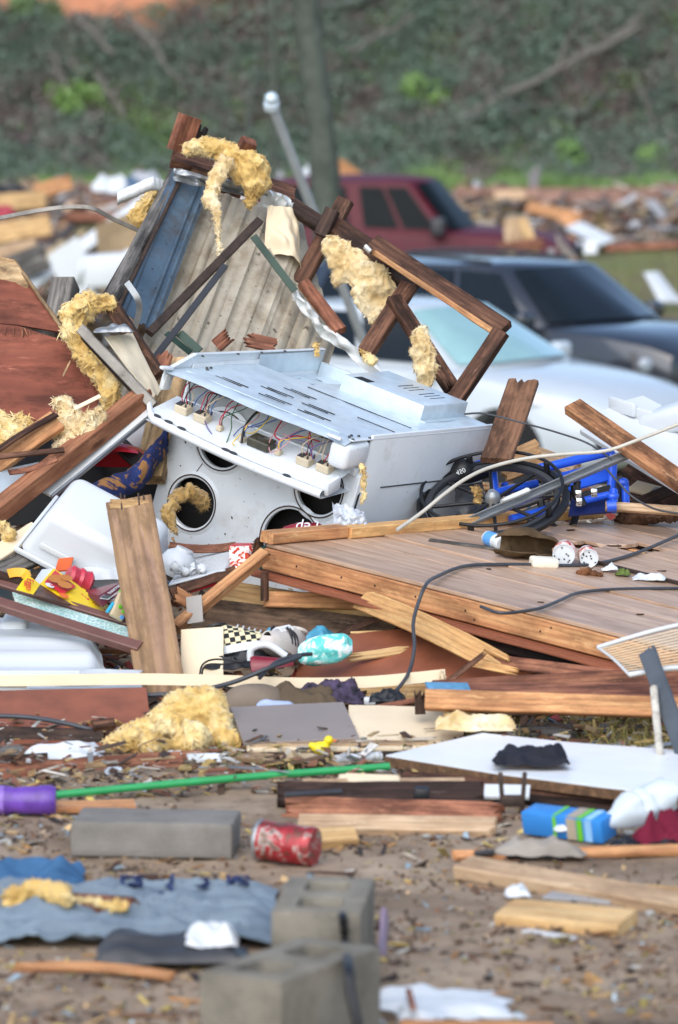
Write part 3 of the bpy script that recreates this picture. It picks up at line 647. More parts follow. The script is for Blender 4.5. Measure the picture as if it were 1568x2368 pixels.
# open control housing: inner wall, tray with the switches, rolled lip
ob('housing_wall', box(SW-.03, .006, .115, .002, 1), M_ENB, stove, Matrix.Translation((SW/2, .152, zb-.07)))
ob('housing_step', box(SW-.03, .02, .03, .004, 2), M_ENAMEL, stove, Matrix.Translation((SW/2, .14, zb-.115)))
def tray(u, v):   # from the rolled lip back up to the wall
    x = -.008+(SW-.017)*u
    sag = .012*math.sin(u*3.1)
    y = -.022+.157*v+.0*u; z = zb-.150+.045*v-sag*(1-v)-.02*u*(1-v)
    return (x, y, z)
tr = ob('control_tray', sheet(tray, 24, 8, .002), M_ENAMEL, stove)
def lipf(u, v):
    x = -.008+(SW-.017)*u; sag = .012*math.sin(u*3.1); a = R(-35+205*v); r = .014
    y = -.022-.010+r*(-math.sin(a))*.9+.0; z = zb-.150-sag-.02*u-.014+r*math.cos(a)
    if u < .05: q = 1-u/.05; z += .035*q*q; y += .01*q
    return (x, y, z)
lp = ob('rolled_lip', sheet(lipf, 40, 10, .002), M_ENAMEL, tr)
for (u, q) in ((.06, 1), (.13, 1), (.205, 1), (.46, 1), (.50, 1), (.80, .9)):
    p = Vector(lipf(u, .12)); sl = lathe([(0, .001), (.0075, .001), (.0075, -.001)], 12); sl.transform(Matrix.Diagonal((2.4*q, 1, 1, 1)))
    ob('slot', sl, M_DGREY, lp, Matrix.Translation(p+Vector((0, -.002, .0028))) @ Matrix.Rotation(R(28), 4, 'X'))
ob('apron', sheet(lambda u, v: (-.006+(SW-.02)*u, -.024+.17*v, zb-.178-.012*math.sin(u*3.1)-.02*u+.016*v), 20, 5, .002), M_ENAMEL, tr)
ob('lip_end', box(.02, .075, .05, .008, 2), M_ENAMEL, tr, Matrix.Translation((SW-.02, .01, zb-.155)) @ Matrix.Rotation(R(18), 4, 'X'))
# end caps
ob('end_cap', box(.075, .14, .085, .018, 3), M_ENAMEL, stove, Matrix.Translation((SW-.03, .075, zb-.05)) @ Matrix.Rotation(R(6), 4, 'X'))
ob('end_cap', box(.02, .05, .06, .008, 2), M_STEELW, stove, Matrix.Translation((.0, .03, zb-.045)))
ob('hinge_tab', box(.018, .055, .012, .005, 2), M_ENAMEL, stove, Matrix.Translation((.012, -.01, zb+.006)) @ Matrix.Rotation(R(-12), 4, 'Z'))
ob('hinge_tab', box(.055, .018, .012, .005, 2), M_ENAMEL, stove, Matrix.Translation((SW-.05, -.006, zb+.002)))
gap = sheet(bil(Vector((SW+.001, V0+.016, .44)), Vector((SW+.001, V0+.006, .43)), Vector((SW+.001, V0+.0, .13)), Vector((SW+.001, V0+.004, .13))), 2, 6, .002)
ob('cracked_seam', gap, M_VOID, sr, Matrix.Translation((-(SW-.006), -(V0+(SH-V0)/2+.005), -SD/2)))
# switches and wiring
M_BAKE = pm('bakelite_cream', '#c6b99f', .5, var=.1, bump=.05); M_PCB = pm('timer_dark', '#3f3c2e', .4, var=.3, vscale=30)
WC = [pm('wire_'+n, c, .4, var=.05, bump=0) for n, c in (('red', '#a8223a'), ('black', '#15161c'), ('blue', '#2c4f8f'), ('tan', '#bda98a'), ('yellow', '#d8b92e'), ('green', '#2f5a38'), ('violet', '#5a4a86'), ('pink', '#b5838a'))]
rnd = random.Random(12)
def trayz(u, v): return Vector(tray(u, v))
def switch(u, v, label=None):
    p = trayz(u, v); sw = ob('switch', box(.05, .042, .028, .003, 1), M_BAKE, tr, Matrix.Translation(p+Vector((0, 0, .015))) @ Matrix.Rotation(R(18), 4, 'X'))
    ob('switch_well', box(.022, .03, .004), M_DGREY, sw, Matrix.Translation((-.013, 0, .013)))
    for k in range(4): ob('terminal', box(.004, .006, .012), M_DGREY, sw, Matrix.Translation((-.004+.011*k*.9, -.012+.024*(k % 2), .018)))
    return p
sws = [(.115, .5), (.225, .5), (.80, .52), (.905, .55)]
for (u, v) in sws:
    p = switch(u, v)
    for k in range(6):
        a = p+Vector((-.01+.008*k, rnd.uniform(-.012, .012), .035)); e = Vector((p.x+rnd.uniform(-.03, .06), .145, zb-.03+rnd.uniform(-.02, .01)))
        mdp = (a+e)/2+Vector((rnd.uniform(-.03, .03), -.02, .035)); ob('wire', tube([a, a+Vector((rnd.uniform(-.01, .01), 0, .03)), mdp, e], .0019, 6, smooth_n=6), WC[(0, 1, 0, 3, 1, 2)[k] if u < .5 else (3, 0, 1, 0, 6, 3)[k]], tr)
for (u, v) in ((.335, .45), (.47, .42), (.66, .48)):
    p = trayz(u, v); ob('connector', box(.02, .022, .02, .003, 1), M_BAKE, tr, Matrix.Translation(p+Vector((0, 0, .01))))
    for k in range(3):
        a = p+Vector((-.005+.005*k, 0, .02)); e = Vector((p.x+rnd.uniform(-.05, .09), .145, zb-.03)); ob('wire', tube([a, a+Vector((0, 0, .03)), (a+e)/2+Vector((rnd.uniform(-.03, .03), 0, .02)), e], .0019, 6, smooth_n=6), WC[(0, 0, 5) [k] if u < .4 else (7, 4, 2)[k]], tr)
p = trayz(.56, .5); tm = ob('timer_module', box(.085, .055, .03, .004, 1), M_PCB, tr, Matrix.Translation(p+Vector((0, 0, .016))) @ Matrix.Rotation(R(16), 4, 'X'))
for k in range(3): ob('pin', box(.03, .002, .002), M_CHROME, tm, Matrix.Translation((-.015+.014*k, -.015+.014*k, .017)) @ Matrix.Rotation(R(-30+25*k), 4, 'Z'))
def wire(pts, c, r=.0019): ob('wire', tube([Vector(tray(u, v))+Vector((0, 0, h)) for (u, v, h) in pts], r, 7, smooth_n=7), WC[c], tr)
wire([(.50, .9, .10), (.47, .7, .085), (.46, .45, .05), (.49, .25, .015)], 1, .0045)
wire([(.53, .95, .08), (.50, .6, .03), (.45, .5, .02), (.44, .3, .0), (.47, .15, .01)], 4)
wire([(.55, .95, .06), (.48, .7, .035), (.43, .6, .03), (.42, .4, .01)], 2)
wire([(.58, .95, .07), (.60, .6, .05), (.66, .5, .05), (.70, .7, .06), (.80, .9, .05)], 0, .0026)
wire([(.63, .5, .03), (.68, .6, .05), (.76, .7, .05), (.84, .5, .03)], 6)
wire([(.62, .9, .08), (.60, .5, .04), (.65, .3, .02), (.70, .5, .06), (.64, .6, .06)], 7)
wire([(.34, .95, .09), (.36, .6, .05), (.40, .4, .03), (.42, .2, .0)], 5)
wire([(.25, .4, .02), (.29, .3, .01), (.33, .25, .0)], 6)
# specks, scratches and smears on the enamel
for k in range(46):
    u, t_ = rnd.uniform(.03, .72), rnd.uniform(.03, .48)
    if any((u-a)**2+(t_-b_)**2 < (r+.02)**2 for a, b_, r in HOLES): continue
    s = rnd.choice((.002, .002, .003, .005)); ob('speck', box(s, .001, s*rnd.uniform(.6, 2), 0), M_PCB, ct, Matrix.Translation((u, V0-.0078, t_)) @ Matrix.Rotation(rnd.uniform(0, 3), 4, 'Y'))
ob('scratch', box(.003, .001, .055), M_RUST, ct, Matrix.Translation((.145, V0-.0078, .325)) @ Matrix.Rotation(R(22), 4, 'Y'))
# ================================================================ fibreglass batting, cloth and other soft generators
def m_fluff(name, a, b_, c):
    m, t, b = _new(name); co = _coords(t)
    n1 = _noise(t, co, 9, 6, .65, .6); n2 = _noise(t, co, 70, 4, .7)
    k = _ramp(t, n1, [(.28, S(a)), (.48, S(b_)), (.72, S(c))])
    k = _mix(t, k, S('#8a6a34'), _ramp(t, _noise(t, co, 22, 6, .7), [(.52, g4(0)), (.72, g4(.6))]))
    t.links.new(k, b.inputs['Base Color']); b.inputs['Roughness'].default_value = .95; b.inputs['Specular IOR Level'].default_value = .1
    b.inputs['Sheen Weight'].default_value = .25; n3 = _noise(t, _coords(t, (1, 1, 3.5)), 130, 3, .7, 1.5); _bump(t, b, n3, .4, .006); return m
FL_Y = m_fluff('yellow_fibreglass', '#b08a4a', '#d8b873', '#eddfb2'); FL_C = m_fluff('pale_fibreglass', '#bb9a62', '#dcc392', '#f0e6c8'); FL_D = m_fluff('dirty_fibreglass', '#80653c', '#ab8b54', '#ccb27c')
def fluff(name, label, blobs, mat=FL_Y, seed=0, amp=.35, voxel=.0065, fibres=500, parent=None, group=None, flat=None):
    """blobs: (centre, radius or (rx, ry, rz)) in world space, welded, creased and frayed into one torn batt"""
    rnd = random.Random(seed); bm = bmesh.new()
    for (c, r) in blobs:
        r = Vector((r, r, r)) if not isinstance(r, (tuple, list)) else Vector(r)
        bmesh.ops.create_icosphere(bm, subdivisions=2, radius=1, matrix=Matrix.Translation(c) @ Matrix.Diagonal((*r, 1)))
    m = bpy.data.meshes.new('f'); bm.to_mesh(m); bm.free(); m = remeshed(m, voxel)
    o3 = Vector((seed*3.7, seed*1.3, seed*5.1)); rr = min((min(b[1]) if isinstance(b[1], (tuple, list)) else b[1]) for b in blobs); rr = max(rr, .02)
    nr = [v.normal.copy() for v in m.vertices]
    for v, n in zip(m.vertices, nr):
        p = v.co+o3
        a = noise.turbulence(p*11, 3, False)-.55; b2 = 1-2*abs(noise.noise(p*24)); c2 = noise.noise(p*60)
        q3 = Vector((p.x*34, p.y*34, p.z*20)); r1 = 1-abs(noise.noise(q3+noise.noise_vector(p*20)*.8)); r2 = 1-abs(noise.noise(p*75)); v.co += n*(a*rr*amp*2.0+(r1*r1*r1-.45)*.017+(r2*r2-.5)*.006+c2*.003)+noise.noise_vector(p*16)*rr*amp*.7
    m.update(); m.shade_smooth()
    vs_ = [v.co.copy() for v in m.vertices]; fs = [tuple(p.vertices) for p in m.polygons]; nv = len(vs_); base = list(range(nv))
    for k in range(fibres*5):
        i = rnd.randrange(nv); p = vs_[i]; n = nr[i]; d = (n*rnd.uniform(.05, .75)+Vector((rnd.gauss(0, .8), rnd.gauss(0, .8), rnd.gauss(-.3, .7)))).normalized()
        L = min(1, rr/.03)*rnd.uniform(.004, .015)*(1 if rnd.random() < .95 else 2.2); s = d.cross(Vector((rnd.gauss(0, 1), rnd.gauss(0, 1), rnd.gauss(0, 1)))).normalized()*rnd.uniform(.0003, .0009); j = len(vs_)
        vs_ += [p-s-n*.003, p+s-n*.003, p+d*L+Vector((0, 0, -L*.2))]; fs.append((j, j+1, j+2))
    for k in range(int(fibres*.8)):        # torn layered flakes
        i = rnd.randrange(nv); p = vs_[i]; n = nr[i]; g_ = Vector((rnd.gauss(0, 1), rnd.gauss(0, 1), rnd.gauss(-.5, .8))); tg = (g_-n*g_.dot(n)); tg = tg.normalized() if tg.length > 1e-6 else Vector((0, 0, -1)); sd_ = n.cross(tg)
        L = rnd.uniform(.012, .034)*min(1, rr/.035); w0 = rnd.uniform(.0012, .0042); lift = rnd.uniform(.02, .4); j = len(vs_)
        for q in range(4):
            f_ = q/3; c_ = p+tg*(L*f_)+n*(L*lift*f_*(1-.45*f_))-n*.003; ww = w0*(1-.75*f_*f_)*rnd.uniform(.7, 1.2)
            vs_ += [c_-sd_*ww, c_+sd_*ww]
        for q in range(3): a_ = j+q*2; fs.append((a_, a_+1, a_+3, a_+2))
    m2 = mesh('batt', vs_, fs, True)
    return centred(m2, name, mat, label, 'insulation', group, parent)
def blobline(pts, radii, n=5):
    """blobs spread along a polyline of points"""
    out = []; N = len(pts)
    for i in range(N-1):
        for k in range(n):
            f = k/n; r0, r1 = radii[i], radii[i+1]
            if isinstance(r0, (tuple, list)): r = tuple(a+(b-a)*f for a, b in zip(r0, r1))
            else: r = r0+(r1-r0)*f
            out.append((pts[i].lerp(pts[i+1], f), r))
    out.append((pts[-1], radii[-1])); return out
def cloth_mat(name, a, b_, weave=220): return pm(name, a, .9, var=.14, vscale=7, bump=.3, bscale=weave, dirt=(b_, .2, 9), spec=.15, dist=.002)
def rag(name, label, cat, c, rx, ry, h, mat, seed=0, folds=5, nu=44, rot_=0, parent=None, thick=.003, edge=.12):
    """a crumpled cloth lying at c, irregular outline, ridged folds"""
    o3 = seed*7.3; ca, sa = math.cos(rot_), math.sin(rot_)
    def fn(u, v):
        a, b_ = 2*u-1, 2*v-1
        k = 1+edge*noise.noise((a*2+o3, b_*2, 1)); x = a*rx*k+rx*.12*noise.noise((b_*3, o3, 2)); y = b_*ry*k+ry*.15*noise.noise((a*3, o3, 5))
        q = Vector((x*folds, y*folds*1.6, o3)); f = (1-abs(noise.noise(q*.9)))**3*.65+.35*noise.noise(q*2.3)+.35*(1-abs(noise.noise(q*1.9+Vector((9, 3, 1)))))**2
        e = max(0, 1-max(abs(a), abs(b_))**6); z = h*max(0, f)*(.25+.75*e)+.004
        return (c.x+x*ca-y*sa, c.y+x*sa+y*ca, c.z+z)
    return centred(sheet(fn, nu, nu, thick), name, mat, label, cat, None, parent)
# ================================================================ torn wall behind the stove
W_AMB = wood('amber_pine', ['#8a4c28', '#ad6837', '#c2804c'], wet=.35)
M_CHAN = pm('weathered_channel', '#8d8880', .5, metal=.3, var=.2, vscale=12, bump=.2, dirt=('#4f463e', .35, 16))
M_BEIGE = None
def m_wall():
    m, t, b = _new('beige_wall_sheet'); co = _coords(t, rand=False); 
    c = _ramp(t, _noise(t, co, 4, 6, .6), [(.3, S('#9b917e')), (.7, S('#bdb5a4'))])
    c = _mix(t, c, S('#7d6c54'), _ramp(t, _noise(t, co, 6, 10, .75), [(.45, g4(0)), (.64, g4(.8))]))
    c = _mix(t, c, S('#3c3226'), _ramp(t, _noise(t, co, 34, 4, .6), [(.62, g4(0)), (.7, g4(.9))]))
    t.links.new(c, b.inputs['Base Color']); b.inputs['Roughness'].default_value = .5; _bump(t, b, _noise(t, co, 12, 4), .2, .006); return m
wallM = m_wall()
def m_bluepan():
    m, t, b = _new('slate_blue_sheet'); co = _coords(t, rand=False)
    c = _ramp(t, _noise(t, co, 5, 6, .6), [(.3, S('#3f5262')), (.7, S('#5d7283'))])
    c = _mix(t, c, S('#4a4038'), _ramp(t, _noise(t, co, 9, 10, .75), [(.5, g4(0)), (.68, g4(.8))]))
    c = _mix(t, c, S('#2a2420'), _ramp(t, _noise(t, co, 40, 4, .6), [(.62, g4(0)), (.7, g4(.9))]))
    t.links.new(c, b.inputs['Base Color']); b.inputs['Roughness'].default_value = .42; b.inputs['Metallic'].default_value = .2; return m
bluM = m_bluepan()
wall = thing('wall_section', 'torn upright trailer wall of beige ribbed metal behind the stove', 'wall', V(500, 900, 16.3))
rd = (V(335, 800, 16.05)-V(474, 445, 16.65)).normalized()      # rib direction, down and left, leaning out at the foot
TL, TR, BR = V(466, 440, 16.66), V(688, 488, 16.72), V(775, 800, 16.45)
path = [TL.lerp(TR, k/60) for k in range(61)]+[TR.lerp(BR, k/50) for k in range(1, 51)]
cn = (TR-TL).normalized(); nrm = rd.cross(cn).normalized()
if nrm.y > 0: nrm = -nrm
vs_, fs = [], []; NV = 24
for i, p in enumerate(path):
    s_ = (p-TL).dot(cn-rd*cn.dot(rd)); ph = (s_/.072) % 1
    prof = .012*(sm(.0, .12, ph)*(1-sm(.38, .5, ph))) + .003*math.sin(s_*160)
    Lr = max(.02, (p.z-.52)/max(.2, -rd.z))
    for j in range(NV+1):
        q = p+rd*(Lr*j/NV); bend = .035*noise.noise((q.x*3, q.z*3, 4))+.012*noise.noise((q.x*9, q.z*9, 8)); vs_.append(q+nrm*(prof+bend)-Vector((0, 0, 0)))
for i in range(len(path)-1):
    for j in range(NV): fs.append((i*(NV+1)+j, (i+1)*(NV+1)+j, (i+1)*(NV+1)+j+1, i*(NV+1)+j+1))
m = mesh('sheet', vs_, fs); q = bmesh.new(); q.from_mesh(m); bmesh.ops.solidify(q, geom=list(q.faces), thickness=.002); q.to_mesh(m); q.free(); autosmooth(m, 30)
centred(m, 'ribbed_sheet', wallM, parent=wall)
# blue interior panel with pressed ribs
def blue(u, v):
    a = V(396, 402, 16.60).lerp(V(478, 447, 16.62), u); e = V(262, 720, 15.95).lerp(V(352, 785, 15.98), u); p = a.lerp(e, v)
    pr = .014*(sm(.1, .16, u)*(1-sm(.22, .28, u))+sm(.66, .7, u)*(1-sm(.74, .78, u))+.8*sm(.84, .88, u)*(1-sm(.92, .96, u)))
    return p+nrm*(.03+pr)
centred(sheet(blue, 60, 20, .002), 'blue_panel', bluM, parent=wall)
bd('corner_post', None, None, V(410, 398, 16.62), V(252, 700, 15.9), .05, .03, (-.4, -1, .2), W_GREY, 11, wall, chip=.004)
bd('corner_post', 'rusty edge channel', None, V(422, 405, 16.56), V(262, 735, 15.85), .014, .02, (0, -1, .2), M_RUST, 12, wall)
bd('corner_post', None, None, V(396, 420, 16.68), V(240, 690, 16.0), .035, .02, (-.8, -.6, .2), W_DARK, 13, wall, chip=.005)
# crumpled white flashing along the torn top and right edges
def flash(pts, w_, seed, parent, mat=None, nm='flashing'):
    C_ = catmull(pts, 10); N = len(C_)-1
    def fn(u, v):
        p = C_[min(N, int(u*N))]; k = noise.noise((u*9, v*2, seed))
        return p+Vector((.02*k, -.03*noise.noise((u*13, v*3, seed+4))-.012*math.sin(v*6), (v-.5)*-w_*(1+.35*noise.noise((u*5, 0, seed+9)))))
    return centred(sheet(fn, N, 8, .0015), nm, mat or M_STEELW, parent=parent)
flash([V(402, 402, 16.5), V(470, 418, 16.5), V(540, 432, 16.55), V(600, 448, 16.6), V(662, 478, 16.6)], .045, 1, wall, M_ALU)
flash([V(600, 455, 16.6), V(640, 468, 16.58), V(672, 484, 16.6), V(686, 500, 16.62)], .07, 2, wall)
flash([V(676, 678, 16.35), V(715, 720, 16.3), V(745, 762, 16.3), V(800, 800, 16.2), V(880, 870, 16.1)], .05, 3, wall)
def torn(u, v):
    a = V(618, 478, 16.56).lerp(V(690, 492, 16.6), u); e = V(610, 590, 16.5).lerp(V(692, 660, 16.55), u); p = a.lerp(e, v)
    return p+nrm*(.05*math.sin(u*3.1)*(.4+v)+.02*noise.noise((u*5, v*4, 3)))+Vector((.03*v*math.sin(u*3), 0, 0))
centred(sheet(torn, 20, 20, .0015), 'torn_liner', M_CREAM, parent=wall)
# struts lying against the wall
bd('metal_strut', 'dark bent steel strut propped across the beige wall, upper of two', 'strut', V(600, 510, 16.3), V(345, 770, 15.72), .03, .02, (0, -1, .3), M_RUST, 21)
bd('metal_strut', 'dark narrow steel strut propped across the beige wall, lower of two', 'strut', V(520, 615, 16.05), V(352, 835, 15.6), .022, .018, (0, -1, .3), M_DGREY, 22)
bd('green_strut', 'green painted metal strip running down the right of the beige wall', 'strut', V(586, 545, 16.4), V(682, 672, 16.3), .026, .006, (.2, -1, .2), M_GREEN, 23)
bd('green_strut', 'short green metal strip behind the stove left corner', 'strut', V(415, 770, 15.75), V(462, 812, 15.7), .03, .006, (.2, -1, .2), M_GREEN, 24)
bd('green_strut', 'second short green strip crossing behind the stove left corner', 'strut', V(385, 770, 15.9), V(440, 815, 15.8), .02, .006, (.2, -1, .2), M_GREEN, 25)
# broken top plate with stubs
tp = thing('top_plate', 'splintered brown top plate with two broken stubs crowning the wall', 'broken framing', V(520, 400, 16.7))
bd('plate', None, None, V(396, 364, 16.72), V(680, 452, 16.78), .09, .036, (.1, -.5, .9), W_OLD, 31, tp, jag=(.05, .01), chip=.003)
bd('plate', None, None, V(440, 400, 16.68), V(560, 440, 16.7), .06, .036, (0, -1, .2), W_OLD, 36, tp, chip=.003)
bd('stub', None, None, V(412, 350, 16.62), V(440, 268, 16.62), .085, .036, (.75, -1, .1), W_RED, 32, tp, chip=.002)
bd('stub', None, None, V(436, 352, 16.66), V(462, 285, 16.66), .07, .036, (.3, -1, .1), W_DARK, 33, tp, jag=(0, .05), chip=.006)
bd('stub', None, None, V(540, 392, 16.55), V(577, 325, 16.5), .055, .045, (.5, -1, .2), W_RED, 34, tp, chip=.002)
bd('post', None, None, V(418, 398, 16.7), V(408, 440, 16.7), .07, .036, (0, -1, .1), W_DARK, 35, tp)
# batting caught at the top
fluff('insulation_batt', 'yellow batting bulging over the wall top between the broken stubs', blobline([V(442, 345, 16.58), V(480, 338, 16.55), V(520, 352, 16.55), V(560, 365, 16.5), V(588, 385, 16.5)], [.035, .05, .045, .05, .06])+blobline([V(560, 380, 16.5), V(590, 430, 16.48), V(575, 470, 16.48)], [.05, .055, .025])+[(V(608, 420, 16.5), .035)], seed=1, fibres=900)
fluff('insulation_strand', 'long thin yellow batting strand hanging down the beige wall', blobline([V(520, 375, 16.45), V(500, 410, 16.4), V(488, 460, 16.38), V(500, 500, 16.35), V(505, 545, 16.32), V(508, 600, 16.28), V(502, 628, 16.25)], [(.035, .02, .03), (.03, .018, .03), (.028, .016, .03), (.018, .012, .025), (.012, .01, .02), (.005, .005, .014), (.008, .006, .014)], 7), FL_C, seed=2, voxel=.006, fibres=600, amp=.4)
fluff('insulation_batt', 'yellow batting tuft sticking out left of the wall corner post', blobline([V(355, 445, 16.75), V(335, 475, 16.75), V(318, 500, 16.75), V(342, 518, 16.72)], [.035, .045, .035, .025]), seed=3, fibres=500)
# curled white gutter and the long bent edging strip
def gutter(u, v):
    C_ = [V(272, 458, 16.5), V(318, 438, 16.5), V(352, 424, 16.5), V(376, 432, 16.55)]
    P_ = catmull(C_, 10); p = P_[min(len(P_)-1, int(u*(len(P_)-1)))]; a = v*3.3
    return p+Vector((.0, -.028*math.sin(a), .024*math.cos(a)))+Vector((.004*noise.noise((u*20, v, 0)), 0, .004*noise.noise((u*14, v*3, 7))))
centred(sheet(gutter, 30, 10, .0015), 'gutter_piece', M_STEELW, 'curled white gutter offcut sticking out left of the wall top', 'gutter')
def strip_ribbon(pts, w_, th, mat, name, label, cat, n=(0, -1, .3), parent=None, wob=.0, seed=0):
    P_ = catmull(pts, 10); N = len(P_)-1; n = Vector(n)
    def fn(u, v):
        i = min(N, int(round(u*N))); t_ = (P_[min(N, i+1)]-P_[max(0, i-1)]).normalized(); s_ = n.cross(t_).normalized()
        return P_[i]+s_*((v-.5)*w_)+n*(wob*noise.noise((u*7, v, seed)))
    return centred(sheet(fn, N, 3, th), name, mat, label, cat, None, parent)
strip_ribbon([V(-30, 510, 16.6), V(80, 488, 16.5), V(160, 478, 16.5), V(215, 482, 16.5), V(260, 505, 16.55), V(332, 538, 16.6)], .014, .009, M_CHAN, 'edging_strip', 'long thin bent white perforated edging strip arching out to the left', 'metal strip')
strip_ribbon([V(293, 652, 15.6), V(318, 690, 15.58), V(322, 720, 15.6), V(310, 760, 15.62)], .022, .0015, M_ALU, 'metal_ribbon', 'short curled aluminium ribbon standing before the blue panel', 'metal strip', (-.3, -1, .1))
# ================================================================ leaning stud frame on the right
fr = thing('broken_framing', 'leaning broken frame of dark studs over the parked cars', 'broken framing', V(880, 950, 16.2))
def stud(a, b_, w_, t_, n, mat, seed, **k): return bd('stud', None, None, V(*a), V(*b_), w_, t_, n, mat, seed, fr, **k)
stud((672, 474, 16.62), (962, 664, 16.35), .058, .036, (.35, -1, .55), W_DARK, 41, chip=.002)
stud((752, 508, 16.52), (905, 608, 16.36), .07, .03, (.3, -1, .4), W_OLD, 42, chip=.003)
stud((862, 562, 16.32), (1168, 762, 15.98), .066, .036, (.3, -1, .35), W_OLD, 43, chip=.002)
stud((864, 580, 16.29), (1150, 772, 15.96), .02, .03, (.1, -1, -.2), W_ORANGE, 44, chip=.004, jag=(.03, .02))
stud((800, 462, 16.6), (693, 655, 16.5), .06, .036, (-.3, -1, .2), W_OLD, 45)
stud((770, 485, 16.48), (742, 545, 16.46), .05, .036, (-.3, -1, .2), W_DARK, 51)
stud((702, 655, 16.42), (788, 766, 16.25), .045, .03, (.3, -1, .3), W_RED, 46)
stud((946, 660, 16.3), (842, 822, 16.1), .06, .036, (-.4, -1, .2), W_OLD, 47, jag=(0, .02))
stud((910, 690, 16.24), (1050, 905, 15.95), .056, .036, (.5, -1, .2), W_OLD, 48, jag=(0, .06), chip=.003)
stud((1160, 765, 15.95), (1026, 965, 15.9), .058, .036, (-.5, -1, .2), W_OLD, 49, chip=.006)
stud((795, 470, 16.62), (785, 492, 16.6), .05, .03, (0, -1, .2), W_ORANGE, 50, jag=(.04, 0))
ob('shim', box(.03, .012, .022, .003), M_STEELW, fr, fr.matrix_basis.inverted() @ basis(V(906, 606, 16.3)-V(862, 562, 16.32), Vector((.3, -1, .35)), V(850, 575, 16.26)))
fluff('insulation_batt', 'torn yellow batting sheet hanging under the leaning stud frame', blobline([V(762, 565, 16.42), V(800, 600, 16.4), V(840, 640, 16.38), V(880, 650, 16.35), V(905, 668, 16.35)], [(.03, .02, .045), (.055, .025, .07), (.055, .025, .075), (.05, .025, .07), (.025, .02, .035)], 6)+blobline([V(840, 650, 16.38), V(850, 700, 16.36), V(862, 735, 16.35)], [(.055, .025, .06), (.045, .02, .05), (.02, .012, .03)])+[(V(785, 640, 16.4), (.03, .02, .04)), (V(885, 700, 16.36), (.035, .02, .045))], FL_C, seed=4, fibres=1100)
fluff('insulation_batt', 'narrow yellow batting lump hung on the lower stud above the stove', blobline([V(972, 772, 15.9), V(978, 810, 15.88), V(985, 850, 15.88), V(982, 890, 15.88)], [(.03, .03, .03), (.042, .03, .045), (.044, .03, .05), (.03, .02, .03)]), FL_C, seed=5, fibres=900)
fluff('insulation_tuft', 'tiny batting tuft caught beside the stove back flange', blobline([V(838, 812, 15.9), V(858, 832, 15.85)], [.012, .02]), FL_Y, seed=6, voxel=.005, fibres=200)
fluff('insulation_tuft', 'small batting flake stuck on the galvanised flange of the stove', blobline([V(731, 792, 15.55), V(733, 818, 15.52)], [.006, .007]), FL_Y, seed=7, voxel=.004, fibres=120)
# offcuts poking up behind the stove
bd('board_offcut', 'short red brown offcut sticking up behind the stove, larger one', 'board', V(560, 782, 15.9), V(640, 800, 15.9), .05, .02, (0, -1, .4), W_RED, 61, jag=(.06, .02))
bd('board_offcut', 'small orange offcut sticking up behind the stove', 'board', V(500, 800, 15.9), V(532, 772, 15.9), .05, .02, (0, -1, .4), W_RED, 62, jag=(.0, .05))
bd('broken_plank', 'wide brown particle plank with torn top standing beside the stove end', 'board', V(1148, 1065, 15.3), V(1212, 880, 15.7), .105, .022, (-.25, -1, .1), wood('mdf_brown', ['#7a5030', '#8a5c38', '#986a44'], knots=False), 63, jag=(0, .03), chip=.004)
# ================================================================ left heap
pl = thing('plywood_sheet', 'cracked red brown plywood panel leaning at the left edge', 'panel', V(80, 900, 15.5))
upper = [V(-60, 600, 15.7), V(0, 596, 15.7), V(32, 600, 15.7), V(92, 684, 15.66), V(150, 770, 15.6), V(40, 752, 15.6), V(-60, 745, 15.6)]
lower = [V(-60, 746, 15.58), V(40, 754, 15.58), V(158, 792, 15.55), V(205, 830, 15.52), V(232, 880, 15.5), V(226, 960, 15.45), V(-60, 985, 15.4)]
centred(extrude_poly(upper, .012), 'upper_piece', W_PLYRED, parent=pl)
centred(extrude_poly(lower, .012), 'lower_piece', W_PLYRED, parent=pl)
bd('torn_edge', None, None, V(33, 602, 15.68), V(156, 776, 15.59), .012, .01, (-.2, -1, 0), W_RAW, 64, pl, jag=(.02, .03), chip=.004)
centred(extrude_poly([V(-30, 600, 15.67), V(0, 592, 15.67), V(33, 600, 15.67), V(70, 655, 15.66), V(60, 672, 15.66), V(34, 668, 15.66), V(22, 678, 15.66), V(-30, 690, 15.66)], .006), 'torn_face', W_RAW, parent=pl)
rnd = random.Random(4)
for k in range(34):
    x = rnd.uniform(0, 225); y0 = 690+rnd.random()*8 if k % 2 else 752+max(0, x-40)*.34
    a = V(x, y0, 15.56 if k % 2 == 0 else 15.655); b_ = V(x+rnd.uniform(-4, 8), y0+rnd.uniform(15, 55), (15.55 if k % 2 == 0 else 15.645))
    if k % 2 and x > 70: continue
    bd('splinter', None, None, a, b_, .004, .003, (0, -1, 0), W_RED, k, pl, jag=(.004, .02), nl=3, nw=2)
bd('post_end', 'dark square post end behind the cracked plywood', 'post', V(135, 745, 16.4), V(152, 655, 16.5), .085, .085, (-.25, -1, .2), W_GREY, 66)
centred(extrude_poly([V(172, 700, 16.3), V(205, 655, 16.35), V(212, 690, 16.35), V(180, 738, 16.3)], .004), 'metal_scrap', M_STEELW, 'small pale triangular metal scrap beside the dark post end', 'scrap')
fluff('insulation_batt', 'big yellow batting hanging down beside the plywood on the left', blobline([V(245, 700, 15.5), V(205, 700, 15.48), V(165, 725, 15.48), V(170, 775, 15.46), V(195, 815, 15.44), V(225, 850, 15.42), V(250, 890, 15.4), V(258, 930, 15.38)], [.035, .05, .055, .05, .045, .05, .05, .035], 5), seed=8, fibres=700)
bd('split_stud', 'splintered dark stud rising behind the metal channel on the left', 'stud', V(365, 870, 15.35), V(248, 690, 15.55), .05, .036, (-.4, -1, .3), W_OLD, 67, jag=(0, .06), chip=.004)
